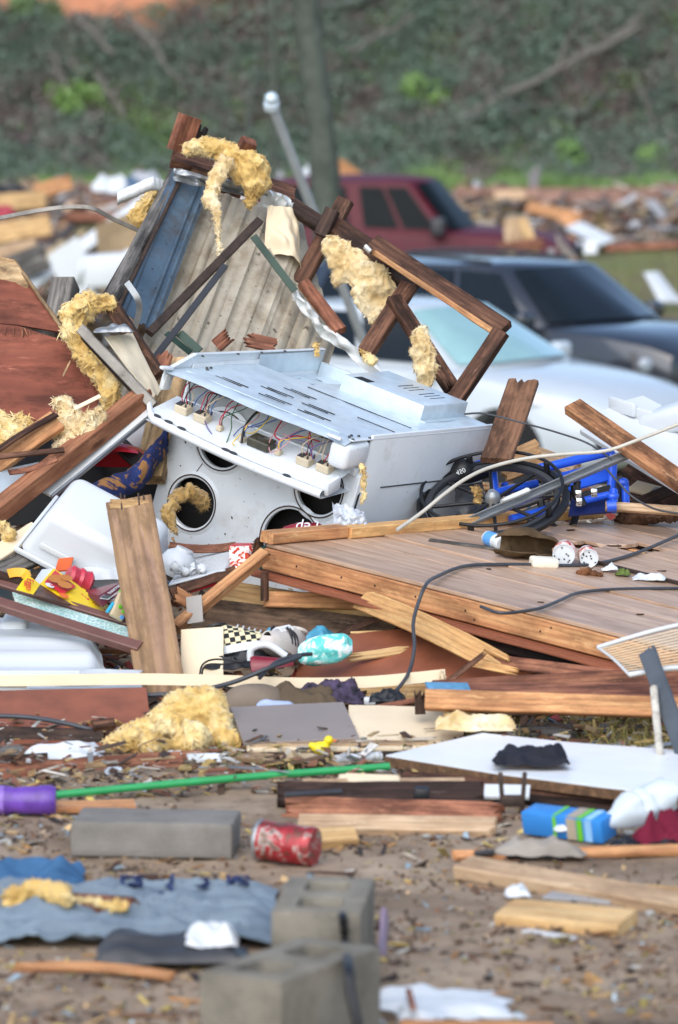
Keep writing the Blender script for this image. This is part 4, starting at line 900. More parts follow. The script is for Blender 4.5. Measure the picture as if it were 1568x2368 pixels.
bd('metal_channel', 'weathered grey metal channel slanting over the yellow batting', 'metal channel', V(186, 758, 15.34), V(356, 938, 15.22), .034, .02, (-.5, -1, .4), M_CHAN, 68, chip=.0015)
bd('wood_backing', 'dark splintered batten under the grey metal channel', 'batten', V(190, 775, 15.38), V(350, 950, 15.26), .02, .02, (-.5, -1, .2), W_DARK, 69, chip=.006, jag=(.03, .02))
tanm = pm('water_stained_panel', '#cbbfa6', .6, var=.1, vscale=5, bump=.1, dirt=('#8d7756', .35, 7))
def tansheet(u, v):
    p = bil(V(242, 778, 15.33), V(306, 770, 15.4), V(372, 905, 15.3), V(350, 925, 15.22))(u, v); return p+Vector((0, -.01*math.sin(v*5), .01*noise.noise((u*4, v*4, 1))))
centred(sheet(tansheet, 12, 16, .004), 'stained_panel', tanm, 'water stained tan panel strip behind the grey metal channel', 'panel')
rag('foil_flap', 'crumpled aluminium foil flap on top of the tan panel strip', 'foil', V(262, 772, 15.33), .065, .04, .03, M_ALU, 3, 9, 24, 0, None, .001)
fluff('insulation_batt', 'pale yellow batting mound at the left edge under the plywood', blobline([V(-20, 980, 15.2), V(30, 975, 15.2), V(62, 985, 15.2), V(40, 1010, 15.15), V(-10, 1020, 15.15)], [.045, .05, .045, .045, .045]), FL_Y, seed=9, fibres=900)
fluff('insulation_batt', 'pale folded batting heap above the orange beam on the left', blobline([V(130, 930, 15.22), V(165, 955, 15.2), V(140, 1000, 15.18), V(185, 985, 15.15), V(225, 955, 15.12), V(170, 1020, 15.1), V(135, 1040, 15.1)], [.035, .045, .045, .05, .035, .04, .03]), FL_C, seed=10, fibres=1200)
bd('paper_strip', 'thin cream paper faced strip lying across the batting heap', 'strip', V(172, 945, 15.08), V(232, 915, 15.1), .016, .004, (0, -.8, 1), M_CREAM, 70)
bd('beam', 'thick orange brown beam running diagonally up from the left edge', 'beam', V(-60, 1225, 14.75), V(338, 912, 15.28), .065, .06, (-.5, -.7, .8), W_AMB, 71, chip=.003, jag=(0, .02))
bd('aluminium_track', 'grimy white aluminium track lying along the diagonal beam', 'metal track', V(105, 1140, 14.98), V(352, 944, 15.25), .045, .012, (-.2, -.7, .8), M_STEELW, 72)
bd('aluminium_track', None, None, V(120, 1150, 14.96), V(350, 960, 15.22), .008, .02, (-.2, -.7, .8), M_ALU, 73, parent=bpy.data.objects['aluminium_track'])
bd('board', 'broad orange pine board end at the left edge below the batting', 'board', V(-80, 1120, 14.95), V(132, 972, 15.1), .075, .03, (-.3, -1, .3), W_ORANGE, 74, chip=.002)
bd('lath', 'dark brown lath lying along the top of the pine board end', 'lath', V(-60, 1082, 14.93), V(130, 958, 15.08), .03, .008, (-.3, -.5, 1), W_OLD, 75, bow=.01)
bd('lath', 'dark brown lath crossing below the batting at the left edge', 'lath', V(-60, 1062, 14.9), V(148, 1040, 14.98), .018, .01, (0, -1, .6), W_OLD, 76)
bd('lath', 'curved red lath under the pine board at the left edge', 'lath', V(20, 1092, 14.9), V(130, 1060, 14.96), .02, .006, (0, -1, .6), W_RED, 77, bow=-.02)
def pan(u, v): return bil(V(-60, 1100, 14.9), V(90, 1068, 15.1), V(60, 1130, 14.95), V(-60, 1180, 14.8))(u, v)
centred(sheet(pan, 4, 4, .003), 'metal_sheet', M_GALV, 'flat grey metal sheet showing between pine board and diagonal beam', 'sheet metal')
bd('lath', 'upright thin splinter of lath before the cracked plywood', 'lath', V(145, 870, 15.4), V(163, 832, 15.4), .006, .004, (0, -1, 0), W_RAW, 78, jag=(.01, .02))
rag('gap_shade_sheet', 'added black sheet standing in for the shade left of the stove', 'shade sheet', V(230, 1140, 15.75)-Vector((0, 0, .1)), .42, .32, .32, M_VOID, 61, 3, 30)  # added dark sheet, stands in for the black void beside the stove
# things in the gap left of the stove
bd('post', 'light streaked pine post leaning behind the left edge of the stove', 'post', V(345, 1110, 15.25), V(408, 835, 15.55), .10, .05, (-.35, -1, .15), wood('streaked_pine', ['#a98352', '#c9a46c', '#d9bb88'], scale=.5), 79)
bd('board_offcut', 'orange broken offcut above the light pine post', 'board', V(368, 862, 15.45), V(384, 815, 15.5), .05, .03, (-.2, -1, .2), W_RED, 80, jag=(0, .04))
m, t, b = _new('patterned_blue_rug'); co = _coords(t); c = _ramp(t, _noise(t, co, 7, 3, .5, 2.5), [(.36, S('#8a6238')), (.4, S('#141f4a')), (.58, S('#1a2d62')), (.62, S('#8a6238'))]); t.links.new(c, b.inputs['Base Color']); b.inputs['Roughness'].default_value = .95; _bump(t, b, _noise(t, co, 150, 3), .8, .006); RUG = m
def rugf(u, v):
    P_ = catmull([V(195, 1165, 15.08), V(262, 1132, 15.12), V(318, 1102, 15.16), V(352, 1062, 15.2), V(388, 1015, 15.26)], 10); p = P_[min(len(P_)-1, int(u*(len(P_)-1)))]
    a = v*5.2-1.2; r = .045+.006*math.sin(u*12); return p+Vector((0, -r*math.cos(a), r*math.sin(a)))+Vector((.006*noise.noise((u*12, v*3, 2)), 0, .008*noise.noise((u*15, v*4, 8))))
centred(sheet(rugf, 44, 20, .008), 'rug', RUG, 'rolled blue and tan patterned rug beside the left of the stove', 'rug')
rag('rug_corner', 'red and tan patterned rug corner showing under the rolled rug', 'rug', V(200, 1170, 15.0), .12, .08, .03, pm('red_rug', '#6a2a26', .95, var=.5, vscale=26, bump=.6, bscale=150, dirt=('#2f3a2a', .35, 18)), 5, 5, 24)
ob_ = lathe([(0, .05), (.06, .046), (.10, .03), (.12, .008), (.125, 0), (.118, .002), (.09, .022), (0, .038)], 28); tag(ob('pot_lid', ob_, pm('red_gloss', '#b3202c', .2, var=.08, bump=0, coat=.5), None, Matrix.Translation(V(262, 1062, 15.3)) @ Matrix.Rotation(R(-18), 4, 'X')), 'glossy red pot lid lying in the dark gap left of the stove', 'lid')
cy = lathe([(.07, -.07), (.075, -.06), (.075, .06), (.07, .07)], 24); tag(ob('white_drum', cy, M_WHITE, None, Matrix.Translation(V(335, 1015, 15.45)) @ Matrix.Rotation(R(70), 4, 'Y') @ Matrix.Rotation(R(20), 4, 'X')), 'white round drum half hidden behind the pine post', 'container')
bd('black_pipe', 'black plastic pipe lying in the gap left of the stove', 'pipe', V(285, 1035, 15.3), V(335, 1080, 15.2), .05, .05, (0, -1, .3), M_BLACK, 81)
# ================================================================ torn-off floor section
C0 = V(615, 1256, 14.4); e1 = (V(1568, 1500, 13.3)-C0).normalized(); e2 = V(1420, 1205, 15.5)-C0; e2 = (e2-e1*e2.dot(e1)).normalized(); Dn = e1.cross(e2).normalized()
DKM = frame(e1, e2, Dn, C0)
def DK(px, py, h=0.0):
    r = ray(px, py); o_ = CAM-(C0+Dn*h); return CAM+r*(-(o_.dot(Dn))/r.dot(Dn))
def dl(x, y, z): return DKM @ Vector((x, y, z))
m, t, b = _new('laminate_plank'); co = _coords(t, (1, 9, 9)); g1 = _noise(t, co, 3, 6, .6, .8); c = _ramp(t, g1, [(.3, S('#96785f')), (.5, S('#b5967c')), (.72, S('#c6aa92'))])
c = _mix(t, c, S('#6f503c'), _ramp(t, _noise(t, _coords(t), 9, 8, .7), [(.55, g4(0)), (.75, g4(.4))]))
oi = t.nodes.new('ShaderNodeObjectInfo'); hv = _n(t, 'ShaderNodeHueSaturation'); rg = _n(t, 'ShaderNodeMapRange'); rg.inputs[3].default_value = .86; rg.inputs[4].default_value = 1.12; t.links.new(oi.outputs['Random'], rg.inputs[0]); t.links.new(rg.outputs[0], hv.inputs['Value']); t.links.new(c, hv.inputs['Color']); t.links.new(hv.outputs[0], b.inputs['Base Color']); b.inputs['Roughness'].default_value = .42; _bump(t, b, g1, .08, .002); LAM = m
deck = thing('floor_section', 'torn off house floor section with laminate planks and pine rim joist', 'floor section', DKM)
rnd = random.Random(8); PW = .168
for k in range(11):
    x0 = 0.0 if k < 6 else (.42+.12*(k-6) if k < 8 else .1); L = 2.35-x0
    pm_ = plank(L, PW-.007, .012, seed=100+k, jag=(.0 if k < 6 else .05, 0), chip=.0012)
    ob('floor_plank', pm_, LAM, deck, Matrix.Translation((x0+L/2, PW*(k+.5), -.006+.005*rnd.random())) @ Matrix.Rotation(rnd.uniform(-.012, .012), 4, 'X'))
for k in (6, 7): ob('floor_plank', plank(.34+.1*(k-6), PW-.007, .012, seed=120+k, jag=(0, .06), chip=.001), LAM, deck, Matrix.Translation((.17+.05*(k-6), PW*(k+.5), -.006)))
ob('rim_joist', plank(2.4, .068, .036, seed=5, chip=.0015), W_ORANGE, deck, Matrix.Translation((1.2, .012, -.048)) @ Matrix.Rotation(R(90), 4, 'X'))
for y in (.45, .9, 1.30, 1.75): ob('joist', plank(2.3, .068, .036, seed=int(y*9), chip=.002), W_ORANGE, deck, Matrix.Translation((1.18, y, -.05)) @ Matrix.Rotation(R(90), 4, 'X'))
ob('subfloor_skin', plank(2.45, 1.85, .008, seed=6, jag=(.03, 0), chip=.01, nw=12), W_SKIN, deck, Matrix.Translation((1.2, .89, -.092)))
ob('subfloor_skin', plank(2.4, .06, .007, seed=7, chip=.008), W_SKIN, deck, Matrix.Translation((1.2, -.028, -.094)) @ Matrix.Rotation(R(8), 4, 'X'))
ob('end_block', box(.03, .036, .07, .003), M_GREEN, deck, Matrix.Translation((-.012, .012, -.048)))
rl = wood('honey_pine', ['#c08436', '#dca14c', '#e6b768'], wet=.3)
ob('edge_rail', plank(.95, .05, .036, seed=9, chip=.002), rl, deck, Matrix.Translation((.025, .82, .02)) @ Matrix.Rotation(R(90), 4, 'Z'))
ob('edge_rail', plank(.36, .056, .036, seed=10, jag=(.01, .01), chip=.002), W_ORANGE, deck, Matrix.Translation((.012, .165, .022)) @ Matrix.Rotation(R(90), 4, 'Z'))
ob('edge_rail', plank(.30, .045, .03, seed=11, jag=(.01, .03), chip=.004), rl, deck, Matrix.Translation((.05, 1.44, .018)) @ Matrix.Rotation(R(86), 4, 'Z'))
for k in range(16): ob('nail_hole', lathe([(.0035, 0), (.0025, .001), (0, .0012)], 8), M_VOID, deck, Matrix.Translation((.06+.145*k+rnd.uniform(-.07, .07), -.0075, -.05+rnd.uniform(-.02, .02))) @ Matrix.Rotation(R(90), 4, 'X'))
fluff('torn_fibreboard', 'dark brown torn fibreboard clump on the left corner of the floor section', blobline([dl(-.03, .0, -.005), dl(-.035, -.005, -.05), dl(-.05, .0, -.085)], [.02, .024, .02]), pm('wet_fibreboard', '#4a2f1e', .95, var=.5, vscale=30, bump=.9, bscale=80, dirt=('#20160e', .4, 20)), seed=31, voxel=.005, fibres=350)
for (px, py, s) in ((1420, 1262, .02), (1320, 1225, .012), (1250, 1392, .008), (1480, 1420, .01), (1130, 1315, .008), (1530, 1320, .012)): ob('scrap', plank(s*2.5, s, .003, seed=px, jag=(.01, .01), nl=3), W_DARK, deck, deck.matrix_basis.inverted() @ (Matrix.Translation(DK(px, py, .003)) @ Matrix.Rotation(px, 4, 'Z')))
bd('bark_strip', 'grey splintered bark strip lying on the floor section planks', 'wood strip', DK(992, 1248, .008), DK(1168, 1272, .008), .03, .008, Dn, W_GREY, 82, jag=(.03, .05), chip=.008)
bd('splint', 'long dark splinter over the hole in the floor section at right', 'wood strip', DK(1345, 1290, .01), DK(1600, 1355, .01), .02, .008, Dn, W_DARK, 83, jag=(.05, .02), chip=.006)
# small things left on the floor section
m = lathe([(0, 0), (.022, 0), (.024, .004), (.024, .065), (.021, .072), (.021, .078), (.025, .079), (.025, .102), (.022, .106), (0, .106)], 24)
M_LBL = pm('pale_blue_label', '#5a9fe0', .4, var=.1, bump=.02)
bt = thing('pill_bottle', 'white pill bottle with pale blue label lying by the honey pine rail', 'bottle', basis(Vector((.6, .75, .1)), Dn, DK(1118, 1262, .024)) @ Matrix.Rotation(R(90), 4, 'Y'))
bt.matrix_basis = frame(*(lambda z: (Dn, z.cross(Dn), z))((e2*.8-e1*.25).normalized()), DK(1092, 1262, .026))
bt.matrix_basis = frame(*(lambda z: (Dn, z.cross(Dn), z))((-e2*.35+e1*.9).normalized()), DK(1127, 1243, .026))
ob('body', m, M_WHITE, bt); ob('label', lathe([(.0245, .012), (.0245, .06)], 24, False), M_LBL, bt)
def boot():
    hatm = pm('brown_suede', '#5b4a36', .9, var=.22, vscale=9, bump=.3, bscale=120, dirt=('#3a2f22', .3, 8), spec=.15)
    P_ = [DK(1150, 1256, .045), DK(1185, 1254, .055), DK(1225, 1258, .05), DK(1262, 1266, .04), DK(1290, 1276, .022)]; C_ = catmull(P_, 8); N = len(C_)-1
    def fn(u, v):
        i = min(N, int(round(u*N))); t_ = (C_[min(N, i+1)]-C_[max(0, i-1)]).normalized(); s_ = t_.cross(Dn).normalized()
        a = 2*math.pi*v*.80+.75; rr = (.048*math.sin(math.pi*min(1, u*.75+.16))**.55)*(1+.3*noise.noise((u*5, v*5, 2))+.12*noise.noise((u*13, v*9, 5)))
        return C_[i]+s_*(rr*1.05*math.cos(a))+Dn*(rr*.95*math.sin(a))
    return centred(sheet(fn, N, 36, .004), 'boot', hatm, 'crumpled brown suede boot lying on the floor section', 'boot')
boot()
fm = box(.085, .06, .032, .009, 3); tag(ob('foam_tray', fm, pm('stained_foam', '#e6dfcc', .7, var=.06, vscale=8, bump=.1, dirt=('#c2a068', .2, 10)), None, frame((e2*.75-e1*.0+e1*.5).normalized(), Dn.cross((e2*.75+e1*.5).normalized()), Dn, DK(1258, 1300, .017))), 'stained white foam tray in front of the brown suede boot', 'tray')
def can(label, px, py, r, L, dirv, red, dl_=0):
    z = dirv.normalized(); x = (Dn-z*Dn.dot(z)).normalized(); T = thing('food_tub', label, 'tub', frame(x, z.cross(x), z, DK(px, py, r)), 'tubs on the floor section')
    ob('body', lathe([(r*.92, 0), (r, .004), (r, L), (r*.96, L+.002)], 28), red, T)
    ob('base', lathe([(r*.99, -.001), (r*.985, -.006), (r*.9, -.006), (r*.88, -.002), (0, -.002)], 28), M_WHITE, T)
    rr = random.Random(int(px))
    for k in range(9):
        a = rr.uniform(0, 6.3); q = rr.uniform(.2, .85)*r; ob('dirt_speck', box(.004, .005, .001), W_DARK, T, Matrix.Translation((q*math.cos(a), q*math.sin(a), -.0035 if q < r*.88 else -.0068)))
    return T
m, t, b = _new('red_white_label'); co = _coords(t, rand=False); c = _ramp(t, _noise(t, co, 38, 2, .5, 1.2), [(.44, S('#b8321f')), (.47, S('#d96a2a')), (.52, S('#ece6de')), (.6, S('#ece6de'))]); t.links.new(c, b.inputs['Base Color']); b.inputs['Roughness'].default_value = .4; LABR = m
can('red and white food tub, left and larger of two, base facing out', 1304, 1282, .036, .075, (e2*.6-e1*.45+e1*0), LABR); can('red and white food tub, right and smaller of two, base facing out', 1362, 1290, .030, .065, (e2*.6-e1*.6), LABR)
rag('moss_clod', 'green moss clod beside the broken plank hole', 'moss', DK(1440, 1334, .0), .022, .018, .025, pm('moss', '#56662e', .95, var=.5, vscale=30, bump=.9), 2, 40, 18)
fluff('rotten_wood', 'rust brown rotten wood lump right of the two tubs', [(DK(1360, 1322, .014), (.035, .014, .014)), (DK(1382, 1326, .012), (.02, .012, .012))], pm('rotten_brown', '#6f4628', .95, var=.4, vscale=30, bump=.8), seed=33, voxel=.004, fibres=80)
fluff('rotten_wood', 'large rotten brown wood clod on the right end of the rail', [(DK(1470, 1190, .03), (.06, .05, .022)), (DK(1525, 1195, .035), (.07, .05, .025)), (DK(1440, 1200, .015), (.03, .03, .014))], pm('rotten_dark', '#553a28', .95, var=.4, vscale=26, bump=.9), seed=34, voxel=.006, fibres=150)
rag('plastic_scrap', 'clear plastic scrap beside the moss clod', 'plastic scrap', DK(1500, 1342, .003), .05, .03, .02, M_WHITE, 6, 14, 20); rag('crumpled_lid', 'small crumpled white lid left of the moss clod', 'lid', DK(1410, 1322, .003), .025, .02, .025, M_WHITE, 7, 20, 16)
# ================================================================ folded wheelchair
wcz = lambda x, y: (982.5+x*.3317, 1011.4+y*.3317)
def WZ(x, y, d): a = wcz(x, y); return V(a[0], a[1], d+.06)
o3 = WZ(700, 480, 15.35); chair = thing('wheelchair', 'folded blue framed wheelchair lying behind the floor section', 'wheelchair', o3)
def wt(pts, r, mat, nm='frame_tube', d=15.3, sn=6): return centred(tube([WZ(*p) if len(p) == 3 else WZ(p[0], p[1], d) for p in pts], r, 10, smooth_n=sn), nm, mat, parent=chair)
wn = (Vector((-.10, -.42, .90))).normalized(); wc0 = V(1140, 1158, 15.22); wx = Vector((1, 0, .06)); wx = (wx-wn*wx.dot(wn)).normalized(); wM = frame(wx, wn.cross(wx), wn, wc0)
whl = wpart('wheel', lathe([(.232, -.010), (.245, -.013), (.253, -.008), (.255, 0), (.253, .008), (.245, .013), (.232, .010), (.23, 0), (.232, -.010)], 56, False), M_BLACK, chair, wM)
ob('rim', lathe([(.205, -.01), (.222, -.012), (.224, 0), (.222, .012), (.205, .01), (.202, 0), (.205, -.01)], 48, False), M_DGREY, whl)
ob('push_rim', tube([Vector((.235*math.cos(a*.1309), .235*math.sin(a*.1309), .05)) for a in range(48)], .006, 8, closed=True), M_BLACK, whl)
ob('hub', lathe([(0, .04), (.012, .04), (.02, .03), (.026, .02), (.026, -.03), (0, -.03)], 18), M_ALU, whl)
for k in range(8): ob('spoke', tube([Vector((.02*math.cos(k*.785), .02*math.sin(k*.785), 0)), Vector((.21*math.cos(k*.785), .21*math.sin(k*.785), 0))], .006, 8), M_BLACK, whl)
for k in range(5): ob('clip', box(.014, .02, .05, .003), M_BLACK, whl, Matrix.Rotation(.6+k*1.25, 4, 'Z') @ Matrix.Translation((.23, 0, .026)))
wn2 = Vector((.72, -.62, .3)).normalized(); wx2 = Vector((0, .3, 1)); wx2 = (wx2-wn2*wx2.dot(wn2)).normalized()
wpart('wheel', lathe([(.082, -.011), (.094, -.013), (.1, 0), (.094, .013), (.082, .011), (.08, 0), (.082, -.011)], 36, False), M_BLACK, chair, frame(wx2, wn2.cross(wx2), wn2, WZ(930, 470, 15.28)))
wt([(770, 245, 15.35), (800, 215, 15.35), (900, 195, 15.35), (1160, 130, 15.42), (1270, 105, 15.45), (1305, 130, 15.45), (1310, 200, 15.44), (1295, 390, 15.38)], .016, M_BLUE)
wt([(445, 500, 15.25), (460, 420, 15.25), (500, 385, 15.27), (640, 350, 15.35), (780, 320, 15.4)], .014, M_BLUE)
wt([(350, 195, 15.4), (430, 175, 15.4), (470, 205, 15.4), (490, 380, 15.35)], .014, M_BLUE); wt([(555, 320, 15.42), (580, 400, 15.4)], .013, M_BLUE)
wt([(600, 570, 15.1), (760, 530, 15.15), (890, 490, 15.2)], .015, M_BLUE); wt([(1110, 440, 15.25), (1280, 400, 15.28)], .013, M_BLUE)
wt([(1315, 370, 15.3), (1312, 510, 15.25)], .016, M_BLUE); wt([(1365, 320, 15.4), (1392, 310, 15.4), (1398, 360, 15.4), (1402, 505, 15.35)], .014, M_BLUE); wt([(1270, 480, 15.2), (1335, 475, 15.2)], .02, M_BLUE)
m = lathe([(.018, 0), (.021, .004), (.021, .012), (.018, .016)], 16); wpart('clamp', m, M_BLUE, chair, Matrix.Translation(WZ(1310, 425, 15.22)))
centred(sheet(lambda u, v: bil(WZ(830, 275, 15.42), WZ(1275, 170, 15.5), WZ(1275, 300, 15.4), WZ(960, 385, 15.3))(u, v)+Vector((0, -.01*math.sin(u*3.1), 0)), 14, 6, .006), 'seat_panel', pm('blue_vinyl', '#2357cf', .45, var=.12, vscale=8, bump=.15, dirt=('#173a8c', .2, 12)), parent=chair)
centred(sheet(bil(WZ(1020, 440, 15.3), WZ(1290, 400, 15.35), WZ(1300, 520, 15.25), WZ(1000, 545, 15.2)), 6, 6, .008), 'back_panel', pm('navy_vinyl', '#16245c', .5, var=.2, vscale=8, bump=.15), parent=chair)
centred(sheet(bil(WZ(1020, 400, 15.33), WZ(1290, 330, 15.38), WZ(1290, 420, 15.36), WZ(1020, 470, 15.3)), 6, 4, .008), 'back_panel', M_BLACK, parent=chair)
centred(sheet(lambda u, v: bil(WZ(1330, 275, 15.42), WZ(1370, 270, 15.45), WZ(1365, 470, 15.4), WZ(1335, 480, 15.36))(u, v)+Vector((0, -.02*math.sin(v*3), 0)), 5, 8, .006), 'arm_pad', M_DGREY, parent=chair)
def bag(u, v):
    p = bil(WZ(215, 350, 15.34), WZ(400, 320, 15.4), WZ(420, 560, 15.25), WZ(215, 545, 15.2))(u, v); return p+Vector((0, -.05*math.sin(u*3.14)*math.sin(v*3.14)+.01*noise.noise((u*4, v*4, 0)), 0))
centred(sheet(bag, 14, 14, .012), 'side_guard', M_DGREY, parent=chair)
fluff_b = blobline([WZ(185, 265, 15.36), WZ(260, 235, 15.36), WZ(310, 240, 15.38), WZ(430, 240, 15.4)], [.022, .045, .04, .022]); bmq = bmesh.new()
for (c_, r_) in fluff_b: bmesh.ops.create_icosphere(bmq, subdivisions=2, radius=r_, matrix=Matrix.Translation(c_))
mq = bpy.data.meshes.new('grip'); bmq.to_mesh(mq); bmq.free(); mq = remeshed(mq, .008); mq.shade_smooth(); grip = centred(mq, 'cushion', M_BLACK, parent=chair)
tx = text_mesh('450', .022); wpart('print', tx, M_WHITE, chair, frame(Vector((.92, .1, .38)).normalized(), Vector((.92, .1, .38)).normalized().cross(Vector((.05, 1, -.2)).normalized()).normalized()*-1, (Vector((.92, .1, .38)).normalized().cross(Vector((.05, 1, -.2)).normalized()*-1)).cross(Vector((.92, .1, .38))).normalized()*-1, WZ(250, 235, 15.305)))
for a in (((1065, 300), (1060, 350), (1075, 400), (1070, 460)), ((1040, 330), (1050, 400), (1090, 440), (1110, 470))): wt(a, .012, M_BLACK, 'strap', 15.24)
for p in ((1070, 395), (1075, 450), (1180, 385)): wpart('buckle', box(.022, .008, .028, .003), M_CHROME, chair, Matrix.Translation(WZ(p[0], p[1], 15.21)))
for a in (((500, 520), (700, 470), (890, 400)), ((520, 580), (760, 500), (880, 450)), ((420, 570), (600, 575), (800, 585))): wt(a, .009, M_DGREY, 'cross_brace', 15.22)
# track, cable and wires over the wheelchair
bd('aluminium_track', 'long ribbed aluminium track lying slanted across the wheelchair', 'metal track', V(1065, 1215, 15.06), V(1466, 1043, 15.4), .034, .014, (-.2, -1, .6), M_ALU, 84)
tro = bpy.data.objects['aluminium_track.001'] if 'aluminium_track.001' in bpy.data.objects else None
for o_ in (-.012, .012): bd('rib', None, None, V(1065, 1215, 15.045)+Vector((0, 0, o_)), V(1466, 1043, 15.385)+Vector((0, 0, o_)), .004, .02, (-.2, -1, .6), M_ALU, 85, bpy.data.objects['aluminium_track.002'] if 'aluminium_track.002' in bpy.data.objects else tro)
bd('aluminium_track', 'thin aluminium channel lying beneath the white cable at the wheelchair back', 'metal track', V(1190, 1076, 16.0), V(1400, 1046, 16.1), .02, .01, (-.1, -1, .5), M_ALU, 86)
bd('plaster_strip', 'crumbling white strip stuck along the slanted aluminium track', 'strip', V(1158, 1160, 15.11), V(1225, 1132, 15.17), .014, .016, (0, -1, .7), M_STEELW, 87, chip=.006, jag=(.02, .01))
centred(tube([V(918, 1225, 14.72), V(975, 1185, 14.8), V(1030, 1140, 14.85), V(1080, 1105, 14.9), V(1135, 1080, 14.95), V(1215, 1060, 15.0), V(1300, 1050, 15.0), V(1400, 1042, 15.0), V(1480, 1015, 15.0), V(1600, 968, 15.0)], .0062, 10, smooth_n=8), 'white_cable', pm('white_cable_jacket', '#b9b6aa', .45, var=.08, vscale=14, bump=.05), 'long white cable arching over the wheelchair to the right edge', 'cable')
fluff('insulation_tuft', 'yellow batting tuft caught on the white cable', blobline([V(1098, 1125, 14.86), V(1105, 1140, 14.86), V(1100, 1165, 14.86)], [.01, .014, .008]), FL_D, seed=35, voxel=.004, fibres=150)
centred(tube([V(1075, 957, 15.2), V(1120, 956, 15.15), V(1200, 975, 15.1), V(1290, 1000, 15.1), V(1360, 1025, 15.1), V(1415, 1062, 15.1)], .0032, 8, smooth_n=8), 'thin_wire', M_CABLE, 'thin dark wire running from the stove end to the wheelchair', 'wire')
centred(tube([V(1398, 1078, 15.2), V(1430, 1115, 15.15), V(1465, 1150, 15.1), V(1520, 1178, 15.1), V(1600, 1190, 15.1)], .0035, 8, smooth_n=8), 'thin_wire', M_CABLE, 'thin dark wire sagging from the wheelchair to the right edge', 'wire')
# right edge heap
bd('beam', 'striped orange beam slanting down from behind the wheelchair to the right edge', 'beam', V(1325, 940, 15.6), V(1640, 1160, 15.05), .07, .035, (.3, -1, .55), wood('striped_pine', ['#8d5426', '#b87638', '#cf9350'], scale=1.3, knots=False), 88, chip=.002)
sl = thing('fridge_liner', 'white moulded fridge liner panel stacked at the right edge', 'panel', V(1500, 1020, 15.9))
for k, (a, b_, w_, h_) in enumerate((((1385, 985, 15.9), (1640, 1140, 15.4), .16, .02), ((1405, 950, 16.0), (1640, 1085, 15.5), .16, .02), ((1450, 930, 16.1), (1640, 1030, 15.7), .14, .018))):
    bd('panel', None, None, V(*a), V(*b_), w_, h_, (.25, -.75, .8), M_WHITE, 90+k, sl)
wpart('moulding', box(.22, .16, .09, .03, 4), M_WHITE, sl, basis(V(1640, 960, 15.7)-V(1500, 1000, 15.9), Vector((.3, -.6, 1)), V(1560, 965, 15.85)))
for k in range(3): wpart('rib', box(.14, .02, .05, .008, 2), M_WHITE, sl, basis(V(1640, 1010, 15.6)-V(1480, 960, 15.9), Vector((.3, -.6, 1)), V(1440+k*40, 940+k*18, 15.95-.05*k)))
bd('panel_offcut', 'orange torn particle board offcut behind the wheelchair', 'board', V(1150, 1085, 15.7), V(1255, 1045, 15.75), .10, .018, (-.1, -1, .4), wood('particle_orange', ['#b07a3e', '#c9924f', '#d6a768'], knots=False), 92, jag=(.05, .02), chip=.01)
bd('board', 'tan board end behind the blue wheelchair seat', 'board', V(1225, 1045, 15.9), V(1330, 1085, 15.7), .06, .02, (.1, -1, .4), W_TAN, 93)
bd('board', 'brown board under the striped beam at the right edge', 'board', V(1440, 1090, 16.1), V(1680, 1240, 15.8), .14, .02, (.2, -1, .4), W_OLD, 94)
bk = thing('cream_bracket', 'cream hinge plate panel lying below the striped beam', 'panel', V(1490, 1130, 15.75))
wpart('plate', box(.13, .004+.06, .012, .003), M_CREAM, bk, basis(V(1540, 1140, 15.7)-V(1455, 1118, 15.8), Vector((0, -.6, 1)), V(1497, 1132, 15.75)))
wpart('hinge', box(.03, .03, .004, .001), M_ALU, bk, basis(V(1540, 1140, 15.7)-V(1455, 1118, 15.8), Vector((0, -.6, 1)), V(1518, 1138, 15.72)+Vector((0, -.004, .008))))
bd('board', 'dark tilted board crossing the cream hinge panel', 'board', V(1462, 1170, 15.6), V(1660, 1085, 15.9), .04, .02, (-.1, -1, .5), W_DARK, 95)
bd('board', 'pale brown board lying behind the rail at the right edge', 'board', V(1400, 1170, 15.3), V(1640, 1185, 15.3), .03, .02, (0, -1, .6), W_TAN, 96)
# items wedged between stove and floor section
sodam = pm('red_carton', '#b02232', .4, var=.12, vscale=12, bump=.05, dirt=('#d8ccd0', .2, 14))
sb = thing('soda_case', 'crushed dark red drink carton wedged under the stove front', 'carton', V(700, 1225, 14.95))
centred(sheet(lambda u, v: bil(V(635, 1232, 14.62), V(770, 1230, 14.66), V(735, 1210, 14.74), V(672, 1212, 14.74))(u, v)+Vector((0, 0, .015*math.sin(u*3.1)*math.sin(v*3.1)+.006*noise.noise((u*6, v*4, 1)))), 16, 8, .003), 'panel', pm('dark_red_print', '#8c1f33', .35, var=.1, bump=.05), parent=sb)
tx = text_mesh('Pep', .05, shear=.2); wpart('lettering', tx, M_WHITE, sb, frame(Vector((-1, 0, 0)), Vector((0, -.5, -.86)), Vector((0, -.86, .5)), V(712, 1218, 14.64)))
def bagf(u, v):
    p = bil(V(768, 1160, 14.74), V(840, 1180, 14.74), V(855, 1228, 14.72), V(775, 1230, 14.72))(u, v); return p+Vector((0, -.03*math.sin(u*3.1)*math.sin(v*3.1)+.03*noise.noise((u*5, v*5, 3)), .02*noise.noise((u*6, v*4, 7))))
m, t, b = _new('clear_polythene'); b.inputs['Base Color'].default_value = S('#d4dbe4'); b.inputs['Roughness'].default_value = .12; b.inputs['Alpha'].default_value = .6; b.inputs['Specular IOR Level'].default_value = .8; POLY = m
centred(sheet(bagf, 26, 20, .001), 'plastic_bag', POLY, 'crumpled clear plastic bag at the foot of the stove corner', 'bag')
